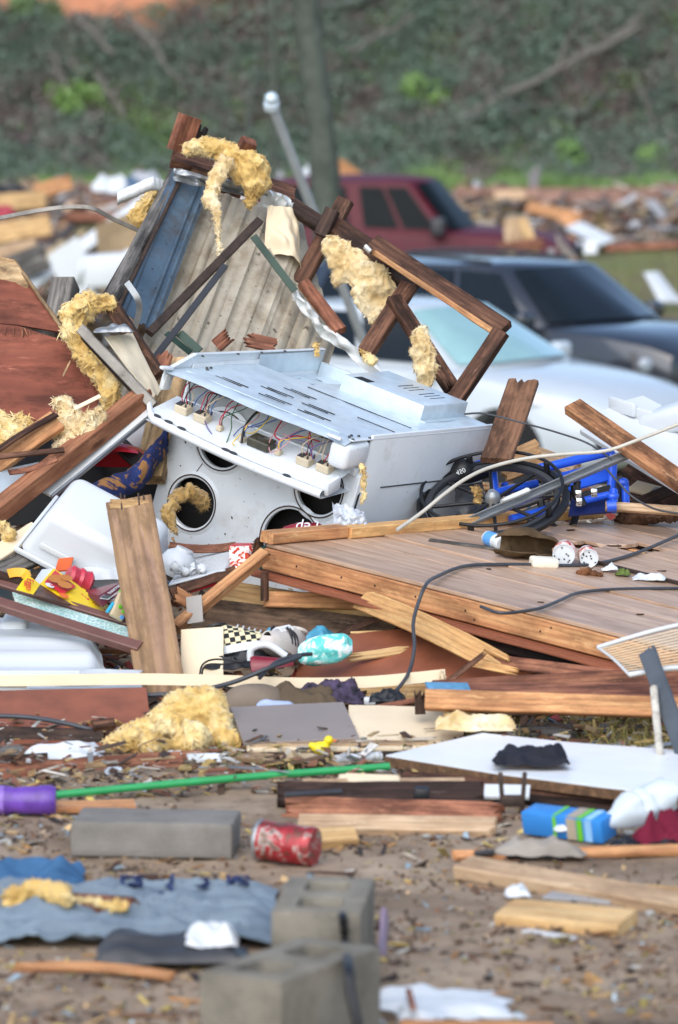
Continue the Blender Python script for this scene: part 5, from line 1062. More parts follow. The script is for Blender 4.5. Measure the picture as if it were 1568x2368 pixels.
fluff('insulation_tuft', 'yellow batting strip clinging to the stove right corner', blobline([V(832, 1075, 14.52), V(842, 1085, 14.5), V(840, 1120, 14.5), V(836, 1160, 14.5)], [.008, .012, .01, .006]), FL_Y, seed=36, voxel=.004, fibres=120)
fluff('insulation_batt', 'pale grey batting spilling out of the stove lower left burner hole', blobline([V(398, 1215, 14.9), V(385, 1190, 14.92), V(402, 1155, 14.95), V(440, 1135, 15.0), V(470, 1160, 15.05)], [.018, .022, .022, .022, .03])+[(V(405, 1225, 14.88), .018)], FL_D, seed=37, fibres=500)
# ================================================================ lumber under the floor section
bd('stud', 'orange stud leaning from the floor section corner down to the left', 'stud', V(612, 1280, 14.32), V(405, 1452, 14.1), .036, .036, (-.4, -.8, .5), W_ORANGE, 201, chip=.002)
bd('board', 'knotty yellow pine board lying under the left of the floor section', 'board', V(500, 1370, 14.4), V(1010, 1448, 14.35), .085, .022, (-.05, -1, .2), W_YEL, 202, chip=.002)
bd('plywood_strip', 'brown wood grain plywood strip below the knotty pine board', 'plywood', V(476, 1420, 14.34), V(980, 1478, 14.3), .10, .012, (-.05, -1, .25), wood('brown_grain_ply', ['#5f4632', '#7a5c42', '#8d6f52'], scale=.8, knots=False), 203, chip=.002)
bd('joist_offcut', 'orange joist offcut under the floor section rim', 'joist', V(612, 1385, 14.3), V(840, 1392, 14.36), .05, .036, (-.05, -1, .2), W_ORANGE, 204)
bd('cleat', 'short dark cleat hanging beside the orange joist offcut', 'cleat', V(612, 1322, 14.27), V(612, 1388, 14.27), .02, .03, (-.3, -1, .1), W_OLD, 205)
bd('plywood_strip', 'broken yellow plywood strip slanting down from the floor section', 'plywood', V(835, 1385, 14.1), V(1165, 1540, 13.55), .075, .009, (-.25, -.9, .7), rl, 206, jag=(0, .12), chip=.003, bow=.02)
bd('splinter', 'long split yellow splinter beside the broken plywood strip tip', 'splinter', V(1085, 1530, 13.6), V(1205, 1555, 13.45), .028, .006, (-.1, -.9, .6), rl, 207, jag=(.06, .08))
bd('splinter', 'upright torn splinter crossing the broken plywood strip tip', 'splinter', V(1030, 1580, 13.45), V(1125, 1508, 13.55), .016, .006, (-.2, -1, .3), W_OLD, 208, jag=(.02, .05))
bd('hardboard', 'red brown hardboard sheet sagging behind the cream trim strip', 'hardboard', V(690, 1545, 13.95), V(1240, 1520, 13.8), .30, .008, (0, -.45, 1), W_SKIN, 209, bow=.03, chip=.006)
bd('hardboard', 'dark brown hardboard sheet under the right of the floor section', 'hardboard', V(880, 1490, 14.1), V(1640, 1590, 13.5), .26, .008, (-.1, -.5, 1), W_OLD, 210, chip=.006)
bd('splinter', 'jagged yellow wood splinter below the brown plywood strip', 'splinter', V(800, 1522, 13.85), V(948, 1500, 13.9), .03, .008, (0, -.8, 1), W_YEL, 211, jag=(.08, .05), chip=.008)
bd('splinter', 'thin yellow splinter above the jagged one under the floor section', 'splinter', V(810, 1467, 14.05), V(1010, 1462, 14.05), .02, .008, (0, -.8, .8), W_YEL, 212, jag=(.05, .08), chip=.005)
bd('lath', 'brown lath bowed under the floor section toward the right', 'lath', V(760, 1480, 14.2), V(930, 1410, 14.2), .02, .008, (.2, -1, .4), W_OLD, 213, bow=.03)
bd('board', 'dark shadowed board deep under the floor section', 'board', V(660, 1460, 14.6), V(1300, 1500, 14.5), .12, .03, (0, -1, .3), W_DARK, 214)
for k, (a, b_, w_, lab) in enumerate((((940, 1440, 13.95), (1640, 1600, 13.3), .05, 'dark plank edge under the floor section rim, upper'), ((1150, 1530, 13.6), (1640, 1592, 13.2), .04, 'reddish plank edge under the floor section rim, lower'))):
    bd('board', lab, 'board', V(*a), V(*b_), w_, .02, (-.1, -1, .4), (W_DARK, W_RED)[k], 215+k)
# ================================================================ left middle: tub, leaning plank, packaging
def tubm():
    """upturned moulded plastic drawer: sloping walls, rounded edges, rim with a notch"""
    bm = bmesh.new(); bmesh.ops.create_cube(bm, size=1)
    for v in bm.verts:
        k = 1.0 if v.co.z < 0 else .80; v.co = Vector((v.co.x*.42*k, v.co.y*.30*k, v.co.z*.17))
    bot = [f for f in bm.faces if f.normal.z < -.5]; bmesh.ops.delete(bm, geom=bot, context='FACES_ONLY')
    ed = [e for e in bm.edges if not e.is_boundary]; bmesh.ops.bevel(bm, geom=ed, offset=.035, segments=5, affect='EDGES', profile=.5)
    bmesh.ops.solidify(bm, geom=list(bm.faces), thickness=.004)
    m_ = bpy.data.meshes.new('drawer'); bm.to_mesh(m_); bm.free(); return autosmooth(m_, 60)
ux = cf(.80, -.10, -.42).normalized(); uz = cf(-.15, -.50, .85); uz = (uz-ux*uz.dot(ux)).normalized(); uz2 = uz
tb = thing('plastic_bin', 'upturned white plastic drawer left of the leaning plank', 'drawer', frame(ux, uz.cross(ux), uz, V(238, 1238, 14.62)))
ob('shell', tubm(), M_WHITE, tb); ob('rim', join((box(.45, .012, .018, .004, 2), Matrix.Translation((0, -.157, -.085))), (box(.012, .32, .018, .004, 2), Matrix.Translation((-.218, 0, -.085)))), M_WHITE, tb)
ob('handle_recess', box(.12, .006, .02, .003), M_STEELW, tb, Matrix.Translation((-.09, -.147, -.03)) @ Matrix.Rotation(R(-12), 4, 'X'))
pk = thing('leaning_plank', 'broad streaked brown plank with screws leaning before the stove', 'plank', V(380, 1640, 13.66))
a, b_ = V(384, 1650, 13.64), V(298, 1157, 14.34); bo = bd('board', None, None, a, b_, .145, .02, (-.02, -1, .42), W_PLANK, 221, pk, chip=.003)
pd = (b_-a).normalized()
for (px, d_) in ((282, 0), (289, 1), (323, 0), (333, 1)):
    q = V(px, 1158+d_*4, 14.30); ob('screw', tube([q-Vector((0, 0, .03))-pk.matrix_basis.translation, q+pd*.035+Vector((.003*d_, 0, 0))-pk.matrix_basis.translation], .0032, 6), M_RUST, pk)
ob('torn_end', plank(.13, .03, .004, seed=3, jag=(.01, .01), chip=.004), W_YEL, pk, pk.matrix_basis.inverted() @ basis(Vector((1, 0, -.03)), Vector((-.02, -1, .42)), V(301, 1166, 14.31)))
# window frame with broken glass
wf = thing('window_sash', 'brown window sash with pale teal glass slanting in from the left', 'window', V(150, 1430, 14.1))
M_BRN = pm('brown_aluminium', '#6d4a40', .4, var=.15, vscale=9, bump=.05, dirt=('#8d6a5a', .2, 20))
bd('rail', None, None, V(-60, 1334, 14.3), V(320, 1452, 14.05), .028, .03, (0, -.6, 1), M_BRN, 231, wf)
bd('rail', None, None, V(-60, 1378, 14.1), V(325, 1500, 13.85), .04, .03, (0, -.6, 1), M_BRN, 232, wf)
m, t, b = _new('crazed_teal_glass'); co = _coords(t); vo = _n(t, 'ShaderNodeTexVoronoi', Scale=70.0); vo.feature = 'DISTANCE_TO_EDGE'; t.links.new(co, vo.inputs['Vector']); c = _ramp(t, vo.outputs['Distance'], [(.02, S('#e4f2ee')), (.12, S('#9ec9c1'))]); c = _mix(t, c, S('#6f9a92'), _ramp(t, _noise(t, co, 8, 5), [(.5, g4(0)), (.7, g4(.5))])); t.links.new(c, b.inputs['Base Color']); b.inputs['Roughness'].default_value = .15; GLZ = m
centred(sheet(bil(V(28, 1370, 14.22), V(318, 1458, 14.02), V(322, 1490, 13.9), V(36, 1395, 14.12)), 6, 3, .005), 'pane', GLZ, parent=wf)
centred(sheet(bil(V(-60, 1345, 14.27), V(24, 1368, 14.22), V(30, 1392, 14.14), V(-60, 1375, 14.16)), 3, 3, .008), 'sash_filler', pm('dark_gasket', '#25302e', .5), parent=wf)
# yellow waffle box, its torn flap, and other packaging
YEL = pm('yellow_print', '#e8c71c', .4, var=.05, bump=.03); REDP = pm('red_print', '#c92a35', .4, var=.05, bump=0); MAR = pm('maroon_print', '#5e1826', .4, var=.1, bump=.03)
m, t, b = _new('waffle_photo_print'); co = _coords(t, rand=False); vo = _n(t, 'ShaderNodeTexVoronoi', Scale=75.0); t.links.new(co, vo.inputs['Vector']); c = _ramp(t, vo.outputs['Distance'], [(.1, S('#e0a04c')), (.55, S('#a8642a'))]); t.links.new(c, b.inputs['Base Color']); WAF = m
BROWNP = pm('brown_photo_print', '#5a3a28', .4, var=.5, vscale=30, bump=.02)
def q4(a, b_, c_, d_, T=.0015): return sheet(bil(a, b_, c_, d_), 4, 4, T)
wb = thing('waffle_box', 'crushed yellow waffle carton with red lettering behind the window sash', 'carton', V(180, 1390, 14.2))
X = lambda x, y, d: V(x*.2064, 1260+y*.2064, d)       # coordinates of the enlarged detail view
A, B_, C_, D_ = X(445, 440, 14.22), X(600, 262, 14.34), X(1235, 735, 14.20), X(1215, 795, 14.10)
mid0, mid1 = X(790, 655, 14.14), X(860, 440, 14.28)
centred(sheet(lambda u, v: bil(A, mid0, mid1, B_)(u, v)+Vector((0, -.006*math.sin(u*3)*math.sin(v*3), 0)), 8, 8, .002), 'front_panel', YEL, parent=wb)
centred(q4(mid0, D_, C_, mid1), 'front_panel', YEL, parent=wb)
off = Vector((0, -.0035, .0025))
centred(q4(X(500, 420, 14.225)+off, X(700, 560, 14.17)+off, X(850, 470, 14.25)+off, X(620, 290, 14.33)+off, .001), 'red_field', REDP, parent=wb)
def disc(px, py, d, rx, ry, mat, nm, o_=2.0):
    bm = bmesh.new(); bmesh.ops.create_circle(bm, cap_ends=True, segments=20, radius=1); m_ = bpy.data.meshes.new('d'); bm.to_mesh(m_); bm.free()
    nn = (mid0-A).cross(B_-A).normalized(); nn = nn if nn.y < 0 else -nn; xx = (mid0-A).normalized()
    return wpart(nm, m_, mat, wb, frame(xx*rx, nn.cross(xx)*ry, nn, X(px, py, d)+off*o_))
disc(640, 390, 14.24, .026, .03, WAF, 'waffle_picture'); disc(730, 460, 14.21, .024, .022, WAF, 'waffle_picture', 2.3); disc(745, 385, 14.255, .02, .02, WAF, 'waffle_picture', 2.6); disc(560, 465, 14.20, .017, .011, M_WHITE, 'badge'); disc(720, 580, 14.16, .017, .013, pm('orange_print', '#d96a2c', .4), 'emblem')
tw = frame(-(D_-mid0).normalized(), -((D_-mid0).normalized().cross(((D_-mid0).cross(mid1-mid0)).normalized()))*-1, ((D_-mid0).cross(mid1-mid0)).normalized(), Vector())
nn = (D_-mid0).cross(mid1-mid0).normalized(); nn = nn if nn.y < 0 else -nn; xx = (C_-mid1).normalized(); xx = -xx; yy = nn.cross(xx)
wpart('lettering', text_mesh('MiNiS', .048), REDP, wb, frame(xx, yy, nn, X(1010, 655, 14.19)+nn*.004))
wpart('lettering', text_mesh('Eggo', .028, shear=.2), REDP, wb, frame(xx, yy, nn, X(945, 725, 14.15)+nn*.004))
wpart('lettering', text_mesh('24', .012), REDP, wb, frame(xx, yy, nn, X(578, 480, 14.195)+nn*.009))
centred(q4(A, mid0, X(770, 665, 14.12), X(390, 560, 14.1)), 'side_panel', BROWNP, parent=wb); centred(q4(X(390, 390, 14.24), X(470, 275, 14.34), B_, A), 'end_flap', M_WHITE, parent=wb)
centred(q4(A+Vector((0, .1, -.02)), D_+Vector((0, .08, -.02)), C_+Vector((0, .08, 0)), B_+Vector((0, .06, -.01))), 'back_panel', YEL, parent=wb)
fl = thing('carton_flap', 'torn yellow carton flap with red script beside the waffle carton', 'carton', X(310, 460, 14.15))
centred(sheet(lambda u, v: bil(X(180, 500, 14.12), X(300, 325, 14.2), X(450, 440, 14.2), X(375, 552, 14.12))(u, v)+Vector((0, -.006*math.sin(u*3), 0)), 6, 6, .0015), 'flap', YEL, parent=fl)
xf = (X(300, 325, 14.2)-X(375, 552, 14.12)).normalized(); nf = (X(300, 325, 14.2)-X(180, 500, 14.12)).cross(X(375, 552, 14.12)-X(180, 500, 14.12)).normalized(); nf = nf if nf.y < 0 else -nf; xf = (X(330, 500, 14.12)-X(330, 400, 14.2)).normalized()*1; xf = (xf-nf*xf.dot(nf)).normalized()
wpart('lettering', text_mesh('Eggo', .032, shear=.2), REDP, fl, frame(xf, nf.cross(xf), nf, X(325, 462, 14.15)+nf*.008))
strip_ribbon([X(90, 320, 14.25), X(180, 305, 14.26), X(270, 315, 14.26), X(300, 360, 14.22)], .03, .0015, pm('orange_card', '#e0a526', .4), 'card_curl', 'curled orange card strip behind the yellow flap', 'card', (0, -.9, .5))
sc_ = lathe([(0, .0), (.03, .0), (.038, .01), (.034, .03), (.04, .04), (.034, .055), (.039, .07), (.03, .08), (.012, .084), (0, .084)], 22)
so = thing('plastic_bottle', 'crushed pink red plastic bottle under the upturned drawer', 'bottle', frame(*(lambda z: (z.orthogonal().normalized(), z.cross(z.orthogonal().normalized()), z))(Vector((.8, .3, -.35)).normalized()), X(760, 340, 14.35)))
ob('body', sc_, pm('pink_red_plastic', '#c23b4c', .3, var=.15, vscale=20, bump=.1), so); ob('barcode', box(.026, .018, .002), M_WHITE, so, Matrix.Translation((-.02, -.032, .045)) @ Matrix.Rotation(R(60), 4, 'X') @ Matrix.Rotation(R(30), 4, 'Y'))
bg_ = thing('burger_box', 'dark maroon food carton with white lettering beside the waffle carton', 'carton', X(1150, 580, 14.2))
a1, a2, a3, a4 = X(1150, 690, 14.08), X(1370, 520, 14.16), X(1355, 418, 14.22), X(1105, 570, 14.16)
centred(q4(a1, a2, a3, a4), 'end_panel', MAR, parent=bg_); centred(q4(a4, a3, X(1330, 420, 14.3), X(930, 520, 14.3)), 'top_panel', pm('maroon_picture', '#7a3038', .35, var=.4, vscale=14, bump=.02, dirt=('#d9a882', .15, 9)), parent=bg_); centred(q4(X(1000, 580, 14.22), a1, a4, X(930, 520, 14.3)), 'side_panel', MAR, parent=bg_)
na = (a2-a1).cross(a4-a1).normalized(); na = na if na.y < 0 else -na; xa = -(a2-a1).normalized(); ya = na.cross(xa)
wpart('lettering', text_mesh('BURGERS', .018), M_WHITE, bg_, frame(xa, ya, na, X(1298, 492, 14.18)+na*.003)); wpart('lettering', text_mesh('SMOKED', .012), M_WHITE, bg_, frame(xa, ya, na, X(1310, 545, 14.155)+na*.003))
bcx = wpart('barcode', box(.026, .034, .0012), M_WHITE, bg_, frame(xa, ya, na, X(1195, 592, 14.12)+na*.003))
for k in range(7): ob('bar', box(.0018, .03, .0008), M_BLACK, bcx, Matrix.Translation((-.011+.0036*k, 0, .001)))
rag('white_cloth', 'white plastic bag sheet behind the maroon carton', 'bag', X(1150, 400, 14.5), .10, .06, .05, M_WHITE, 12, 7, 26)
ry = thing('toy_remote', 'beige toy telephone with green buttons beside the leaning plank', 'toy', frame(Vector((.75, .3, -.5)).normalized(), Vector((.75, .3, -.5)).normalized().cross(Vector((.2, -.85, .4))).normalized()*-1, Vector((.75, .3, -.5)).normalized().cross(Vector((.75, .3, -.5)).normalized().cross(Vector((.2, -.85, .4))).normalized()*-1).normalized(), X(1350, 690, 14.06)))
ob('body', box(.05, .085, .02, .008, 3), pm('beige_toy_plastic', '#b9a888', .4, var=.05), ry); ob('cap', box(.03, .02, .024, .006, 2), pm('lime_plastic', '#6bbf2e', .3), ry, Matrix.Translation((-.008, .045, 0)))
for (x, y) in ((-.005, -.005), (.012, -.012)): ob('button', lathe([(.007, 0), (.006, .004), (0, .005)], 12), bpy.data.materials['lime_plastic'], ry, Matrix.Translation((x, y, .01)))
ob('button', lathe([(.007, 0), (.006, .004), (0, .005)], 12), M_LBL, ry, Matrix.Translation((.014, -.032, .01))); ob('clip', box(.01, .04, .012, .003), pm('cyan_plastic', '#2f9fc4', .3), ry, Matrix.Translation((-.03, -.02, 0)) @ Matrix.Rotation(R(-12), 4, 'Z'))
bd('orange_box', 'small orange carton flap above the pink bottle', 'carton', X(700, 290, 14.45), X(740, 150, 14.5), .05, .006, (-.3, -1, .3), pm('orange_carton', '#cf5a22', .5), 233)
bd('board', 'long tan painted board slanting in from the left under the diagonal beam', 'board', V(-60, 1315, 14.45), V(85, 1222, 14.7), .055, .02, (-.1, -1, .5), M_CREAM, 234)
bd('board', 'dark board lying under the tan painted board at the left edge', 'board', V(-60, 1345, 14.4), V(140, 1265, 14.7), .06, .02, (-.1, -1, .6), W_GREY, 235)
bd('batten', 'brown batten at the left edge above the window sash', 'batten', V(-60, 1310, 14.3), V(60, 1352, 14.25), .03, .02, (0, -.8, 1), W_OLD, 236)
fluff('insulation_tuft', 'yellow batting tuft hanging at the left edge beside the drawer', blobline([V(8, 1218, 14.6), V(18, 1235, 14.6), V(8, 1265, 14.6)], [.022, .024, .012]), FL_Y, seed=41, voxel=.005, fibres=200)
# wire shelf with eggshells, milk carton
ws_ = thing('wire_shelf', 'white wire shelf with a brown edge board right of the leaning plank', 'shelf', V(470, 1310, 14.5))
s0, s1, s2, s3 = V(392, 1352, 14.22), V(520, 1318, 14.3), V(545, 1268, 14.75), V(440, 1290, 14.8)
for k in range(17): centred(tube([s0.lerp(s3, k/16), s1.lerp(s2, k/16)], .0022, 6), 'wire', M_WHITE, parent=ws_)
for (p, q) in ((s0, s1), (s0, s3), (s1, s2)): centred(tube([p, q], .0035, 6), 'wire', M_WHITE, parent=ws_)
bd('edge_board', None, None, V(395, 1372, 14.2), V(545, 1318, 14.32), .03, .012, (-.1, -1, .2), W_OLD, 237, ws_)
rnd = random.Random(21)
for k in range(9):
    m_ = lathe([(0, -.018), (.012, -.014), (.018, -.002), (.0165, .006), (.016, .006), (.010, -.012), (0, -.0165)], 14); q = .6+.5*rnd.random()
    o_ = ob('eggshell', m_, M_WHITE, None, Matrix.Translation(V(398+k*9+rnd.uniform(-6, 6), 1318+rnd.uniform(-14, 14), 14.32+rnd.uniform(-.03, .03))+Vector((0, 0, .012))) @ Matrix.Rotation(rnd.uniform(0, 3), 4, 'X') @ Matrix.Rotation(rnd.uniform(0, 3), 4, 'Y') @ Matrix.Scale(q, 4))
    tag(o_, 'broken white eggshell lying on the wire shelf', 'eggshell', 'eggshells on the wire shelf')
tag(ob('round_vessel', lathe([(0, 0), (.04, .004), (.058, .03), (.06, .05), (.05, .075), (.03, .09), (.028, .1)], 24), M_WHITE, None, Matrix.Translation(V(398, 1305, 14.55)-Vector((0, 0, .04))) @ Matrix.Rotation(R(25), 4, 'Y')), 'rounded white plastic jug beside the leaning plank', 'jug')
mc = thing('juice_carton', 'crumpled red and white juice carton in front of the stove', 'carton', V(560, 1310, 14.45))
centred(sheet(lambda u, v: bil(V(530, 1262, 14.5), V(590, 1260, 14.5), V(585, 1318, 14.4), V(532, 1318, 14.4))(u, v)+Vector((0, -.03*math.sin(u*3.1)+.015*noise.noise((u*5, v*4, 2)), 0)), 14, 12, .002), 'body', LABR, parent=mc)
centred(sheet(bil(V(530, 1262, 14.5), V(590, 1260, 14.5), V(600, 1256, 14.58), V(545, 1256, 14.58)), 3, 3, .002), 'top', REDP, parent=mc)
centred(sheet(bil(V(585, 1262, 14.5), V(600, 1256, 14.6), V(600, 1316, 14.5), V(583, 1320, 14.4)), 3, 3, .002), 'side', M_WHITE, parent=mc)
bd('curved_board', 'thin curved brown veneer strip under the stove front', 'veneer', V(392, 1262, 14.7), V(545, 1262, 14.7), .03, .005, (0, -.8, .6), W_RED, 238, bow=-.02)
bd('red_rod', 'red plastic rod below the wire shelf', 'rod', V(440, 1368, 14.25), V(500, 1350, 14.3), .008, .008, (0, -1, .3), REDP, 239)
bd('splintered_board', 'splintered orange board end right of the leaning plank', 'board', V(400, 1372, 14.2), V(455, 1400, 14.2), .04, .02, (0, -1, .4), W_ORANGE, 240, jag=(.02, .06), chip=.008)
bd('grey_card', 'grey card panel wedged beside the orange stud', 'card', V(448, 1378, 14.15), V(452, 1440, 14.1), .05, .003, (-.2, -1, .2), pm('grey_card', '#a5a09a', .7, var=.1), 241)
# cream panel, shoes, tools, diaper
bd('wallboard_piece', 'upright cream wall panel piece right of the leaning plank', 'panel', V(468, 1592, 13.78), V(468, 1455, 13.95), .13, .012, (-.06, -1, .2), M_CREAM, 251, chip=.003)
def shoe(label, c, yaw, mats, L=.24, pitch=0, rollx=0):
    T = thing('shoe', label, 'shoe', Matrix.Translation(c) @ Matrix.Rotation(yaw, 4, 'Z') @ Matrix.Rotation(pitch, 4, 'Y') @ Matrix.Rotation(rollx, 4, 'X'), 'shoes under the floor section')
    hw = lambda u: .036*(.72+.5*math.sin(math.pi*min(1, max(0, u*1.05)))**.8)*(1 if u < .9 else 1-(u-.9)*4)
    top = lambda u: (.085 if u < .25 else .085-(u-.25)*.095) if u < .8 else .033-(u-.8)*.07
    def up(u, v):
        a = math.pi*v; w_ = hw(u); return (L*(u-.5), -w_*math.cos(a)*(1-.25*math.sin(a)), .02+top(u)*math.sin(a)**.6)
    ob('upper', sheet(up, 20, 14, .003), mats[0], T)
    def so_(u, v): return (L*1.03*(u-.5), (2*v-1)*hw(u)*1.08, .012)
    ob('sole', sheet(so_, 18, 6, .024), mats[1], T)
    for k in range(5): u = .42+.075*k; ob('lace', tube([Vector((L*(u-.5), -.018, .02+top(u)*.93)), Vector((L*(u-.5)+.006, 0, .027+top(u)*1.0)), Vector((L*(u-.5), .018, .02+top(u)*.93))], .003, 6, smooth_n=3), mats[2], T)
    ob('collar', tube([Vector((L*(-.36+.14*math.cos(q*.52)), .026*math.sin(q*.52), .1)) for q in range(12)], .006, 6, closed=True), mats[3], T)
    if len(mats) > 4:
        for k in range(3):
            for s in (-1, 1): u = .45+.09*k; ob('stripe', tube([Vector((L*(u-.5)-.012, s*hw(u)*.98, .03)), Vector((L*(u-.5), s*hw(u)*.82, .062)), Vector((L*(u-.5)+.01, s*.022, .075))], .0045, 6, smooth_n=3), mats[4], T)
    return T
m, t, b = _new('checker_canvas'); co = _coords(t, rand=False); ck = _n(t, 'ShaderNodeTexChecker', Scale=62.0); ck.inputs['Color1'].default_value = S('#d6cba4'); ck.inputs['Color2'].default_value = S('#15171c'); t.links.new(co, ck.inputs[0]); t.links.new(ck.outputs[0], b.inputs['Base Color']); b.inputs['Roughness'].default_value = .8; CHK = m
M_SUEDE = pm('offwhite_leather', '#c9c1b8', .6, var=.1, bump=.1); M_STR = pm('navy_black', '#1b1b24', .6)
shoe('checkered black and cream skate shoe right of the cream panel', V(572, 1512, 13.95), R(8), [CHK, M_WHITE, M_WHITE, M_BLACK], .22, R(-8), R(-25))
shoe('off white sneaker with dark stripes beside the checkered shoe', V(648, 1512, 13.9), R(-120), [M_SUEDE, M_SUEDE, M_WHITE, M_SUEDE, M_STR], .2, R(-26))
def roll(u, v):
    p = V(752, 1502, 13.8); a = 2*math.pi*u; b2 = math.pi*(v-.5); k = 1+.14*noise.noise((math.cos(a)*2, math.sin(a)*2, v*4)); return p+Vector((.075*math.sin(b2)*(1+.1*math.sin(a*2)), .04*math.cos(b2)**.5*math.cos(a)*k, .045*math.cos(b2)**.5*math.sin(a)*k))+Vector((0, 0, .012*math.sin(b2)))
m, t, b = _new('mint_print_cotton'); co = _coords(t, rand=False); c = _ramp(t, _noise(t, co, 34, 3, .5, 1), [(.42, S('#5cc0bb')), (.5, S('#8edad2')), (.58, S('#e8eeee'))]); t.links.new(c, b.inputs['Base Color']); b.inputs['Roughness'].default_value = .8; _bump(t, b, _noise(t, co, 25, 4), .6, .01)
dp = centred(sheet(roll, 32, 24, .002), 'diaper', m, 'rolled mint green and white printed diaper under the floor section', 'diaper')
irn = thing('steam_iron', 'white and maroon clothes iron lying below the sneakers', 'iron', Matrix.Translation(V(620, 1545, 13.75)) @ Matrix.Rotation(R(-8), 4, 'Z') @ Matrix.Rotation(R(-8), 4, 'Y'))
def ironf(u, v): a = math.pi*v; w_ = .035*(1-u**2.2)*(1 if u > .05 else u/.05); return (.13*(u-.4), -w_*math.cos(a), .045*math.sin(a)*(1-u*.6))
ob('body', sheet(ironf, 16, 12, .003), pm('maroon_plastic', '#7a1a2c', .25, var=.1), irn); ob('handle', tube([(-.05, 0, .03), (-.04, 0, .065), (.01, 0, .07), (.06, 0, .03)], .011, 10, smooth_n=5), M_WHITE, irn)
ob('cord', tube([Vector(p) for p in ((-.05, 0, .03), (-.12, -.02, .03), (-.19, 0, .03), (-.21, .02, -.03), (-.2, .02, -.07))], .003, 6, smooth_n=6), M_BLACK, irn)
def clutter(name, label, cat, c, s, mat, seed, rotz=0): 
    m_ = box(s[0], s[1], s[2], min(s)*.2, 2); return tag(ob(name, m_, mat, None, Matrix.Translation(c) @ Matrix.Rotation(rotz, 4, 'Z') @ Matrix.Rotation(R(seed % 17-8), 4, 'X') @ Matrix.Rotation(R(seed % 13-6), 4, 'Y')), label, cat)
rag('black_cloth', 'black tangled cloth under the checkered shoe', 'cloth', V(560, 1545, 13.9), .12, .08, .05, M_BLACK, 14, 9, 24); rag('teal_bag', 'teal plastic bag showing behind the sneakers', 'bag', V(690, 1500, 14.1), .13, .06, .07, pm('teal_plastic', '#4a93ad', .35), 15, 8, 22)
# white cooler lid and things beneath the trim
cl = thing('cooler_lid', 'white moulded cooler lid lying at the left edge', 'lid', V(100, 1540, 13.9))
zc = .10
def lid(u, v):
    x0 = V(-80, 1500, 14).x; x1 = V(262, 1500, 14).x-(.10*v); x = x0+(x1-x0)*u; y = 13.72+.75*v
    z = zc+.035*sm(.12, .2, v)*(1-sm(.9, 1, u)*.0)+.025*sm(.3, .36, v)-.0*u; z -= .05*sm(.90, 1, u); return (x, y, z)
centred(sheet(lid, 30, 24, .006), 'top', M_WHITE, parent=cl)
wpart('skirt', box(.46, .02, .055, .006, 2), M_WHITE, cl, Matrix.Translation((V(20, 1545, 13.72).x, 13.715, zc-.03))); wpart('handle_slot', box(.26, .012, .018, .006, 2), M_CREAM, cl, Matrix.Translation((V(0, 1555, 13.7).x, 13.703, zc-.035)))
wpart('corner', box(.09, .3, .05, .02, 3), M_WHITE, cl, Matrix.Translation((V(45, 1440, 14.5).x, 14.35, zc+.06)))
strip_ribbon([V(-40, 1574, 13.5), V(150, 1572, 13.5), V(330, 1570, 13.52), V(520, 1574, 13.5), V(700, 1580, 13.48), V(860, 1576, 13.5), V(1030, 1560, 13.52)], .034, .009, M_CREAM, 'trim_strip', 'long wavy cream trim strip lying across the front of the pile', 'trim', (0, -1, .18))
fluff('torn_end', 'crumbled cream block at the right end of the trim strip', [(V(1020, 1562, 13.5), (.012, .014, .026))], M_CREAM, seed=44, voxel=.004, fibres=20)
mg = thing('magazine', 'white printed carton with red square under the cream trim strip', 'carton', V(180, 1600, 13.55))
wpart('body', box(.34, .14, .04, .004), M_WHITE, mg, Matrix.Translation(V(195, 1598, 13.6)) @ Matrix.Rotation(R(6), 4, 'Z')); wpart('red_square', box(.03, .002, .014), REDP, mg, Matrix.Translation(V(180, 1610, 13.52)))
wpart('print', box(.12, .08, .002), pm('colour_print', '#7aa8d0', .4, var=.6, vscale=20), mg, Matrix.Translation(V(180, 1582, 13.6)+Vector((0, 0, .012))) @ Matrix.Rotation(R(6), 4, 'Z')); wpart('yellow_band', box(.05, .002, .02), YEL, mg, Matrix.Translation(V(95, 1605, 13.52)))
rag('paper_sheet', 'glossy white paper on top of the cooler lid edge', 'paper', V(255, 1560, 13.65), .09, .05, .01, M_WHITE, 16, 5, 16)
def hatf(u, v): a = 2*math.pi*u; r = .095*math.sin(math.pi*.5*v)**.8; return tuple(V(590, 1650, 13.35)+Vector((r*math.cos(a)*1.05, r*math.sin(a)*.8, .085*math.cos(math.pi*.5*v)**.7)))
centred(sheet(hatf, 28, 10, .005), 'taupe_hat', cloth_mat('taupe_felt', '#7d7062', '#5a4f44'), 'taupe rounded cap under the cream trim strip', 'cap')
rag('brown_cloth', 'brown crumpled garment beside the taupe cap', 'clothing', V(705, 1642, 13.35), .10, .08, .08, cloth_mat('brown_cotton', '#5d5040', '#3c3328'), 17, 7, 30)
rag('printed_cloth', 'dark purple printed cloth under the trim strip', 'clothing', V(760, 1625, 13.45), .10, .09, .07, pm('purple_print', '#3d3348', .9, var=.8, vscale=40, bump=.3, dirt=('#8f86a8', .25, 30)), 18, 8, 28)
rag('pale_visor', 'pale blue sandal sole on the brown garment', 'sandal', V(640, 1640, 13.25), .055, .04, .02, pm('pale_blue', '#b3c1e0', .5), 19, 6, 18)
bd('board', 'mossy yellow board edge behind the purple cloth', 'board', V(790, 1605, 13.6), V(1000, 1600, 13.6), .05, .02, (0, -1, .4), W_YEL, 253, chip=.005)
clutter('white_object', 'small white plastic object under the right of the trim strip', 'cup', V(855, 1620, 13.4), (.035, .03, .022), M_WHITE, 5)  # plain white block, what it is remains undetermined
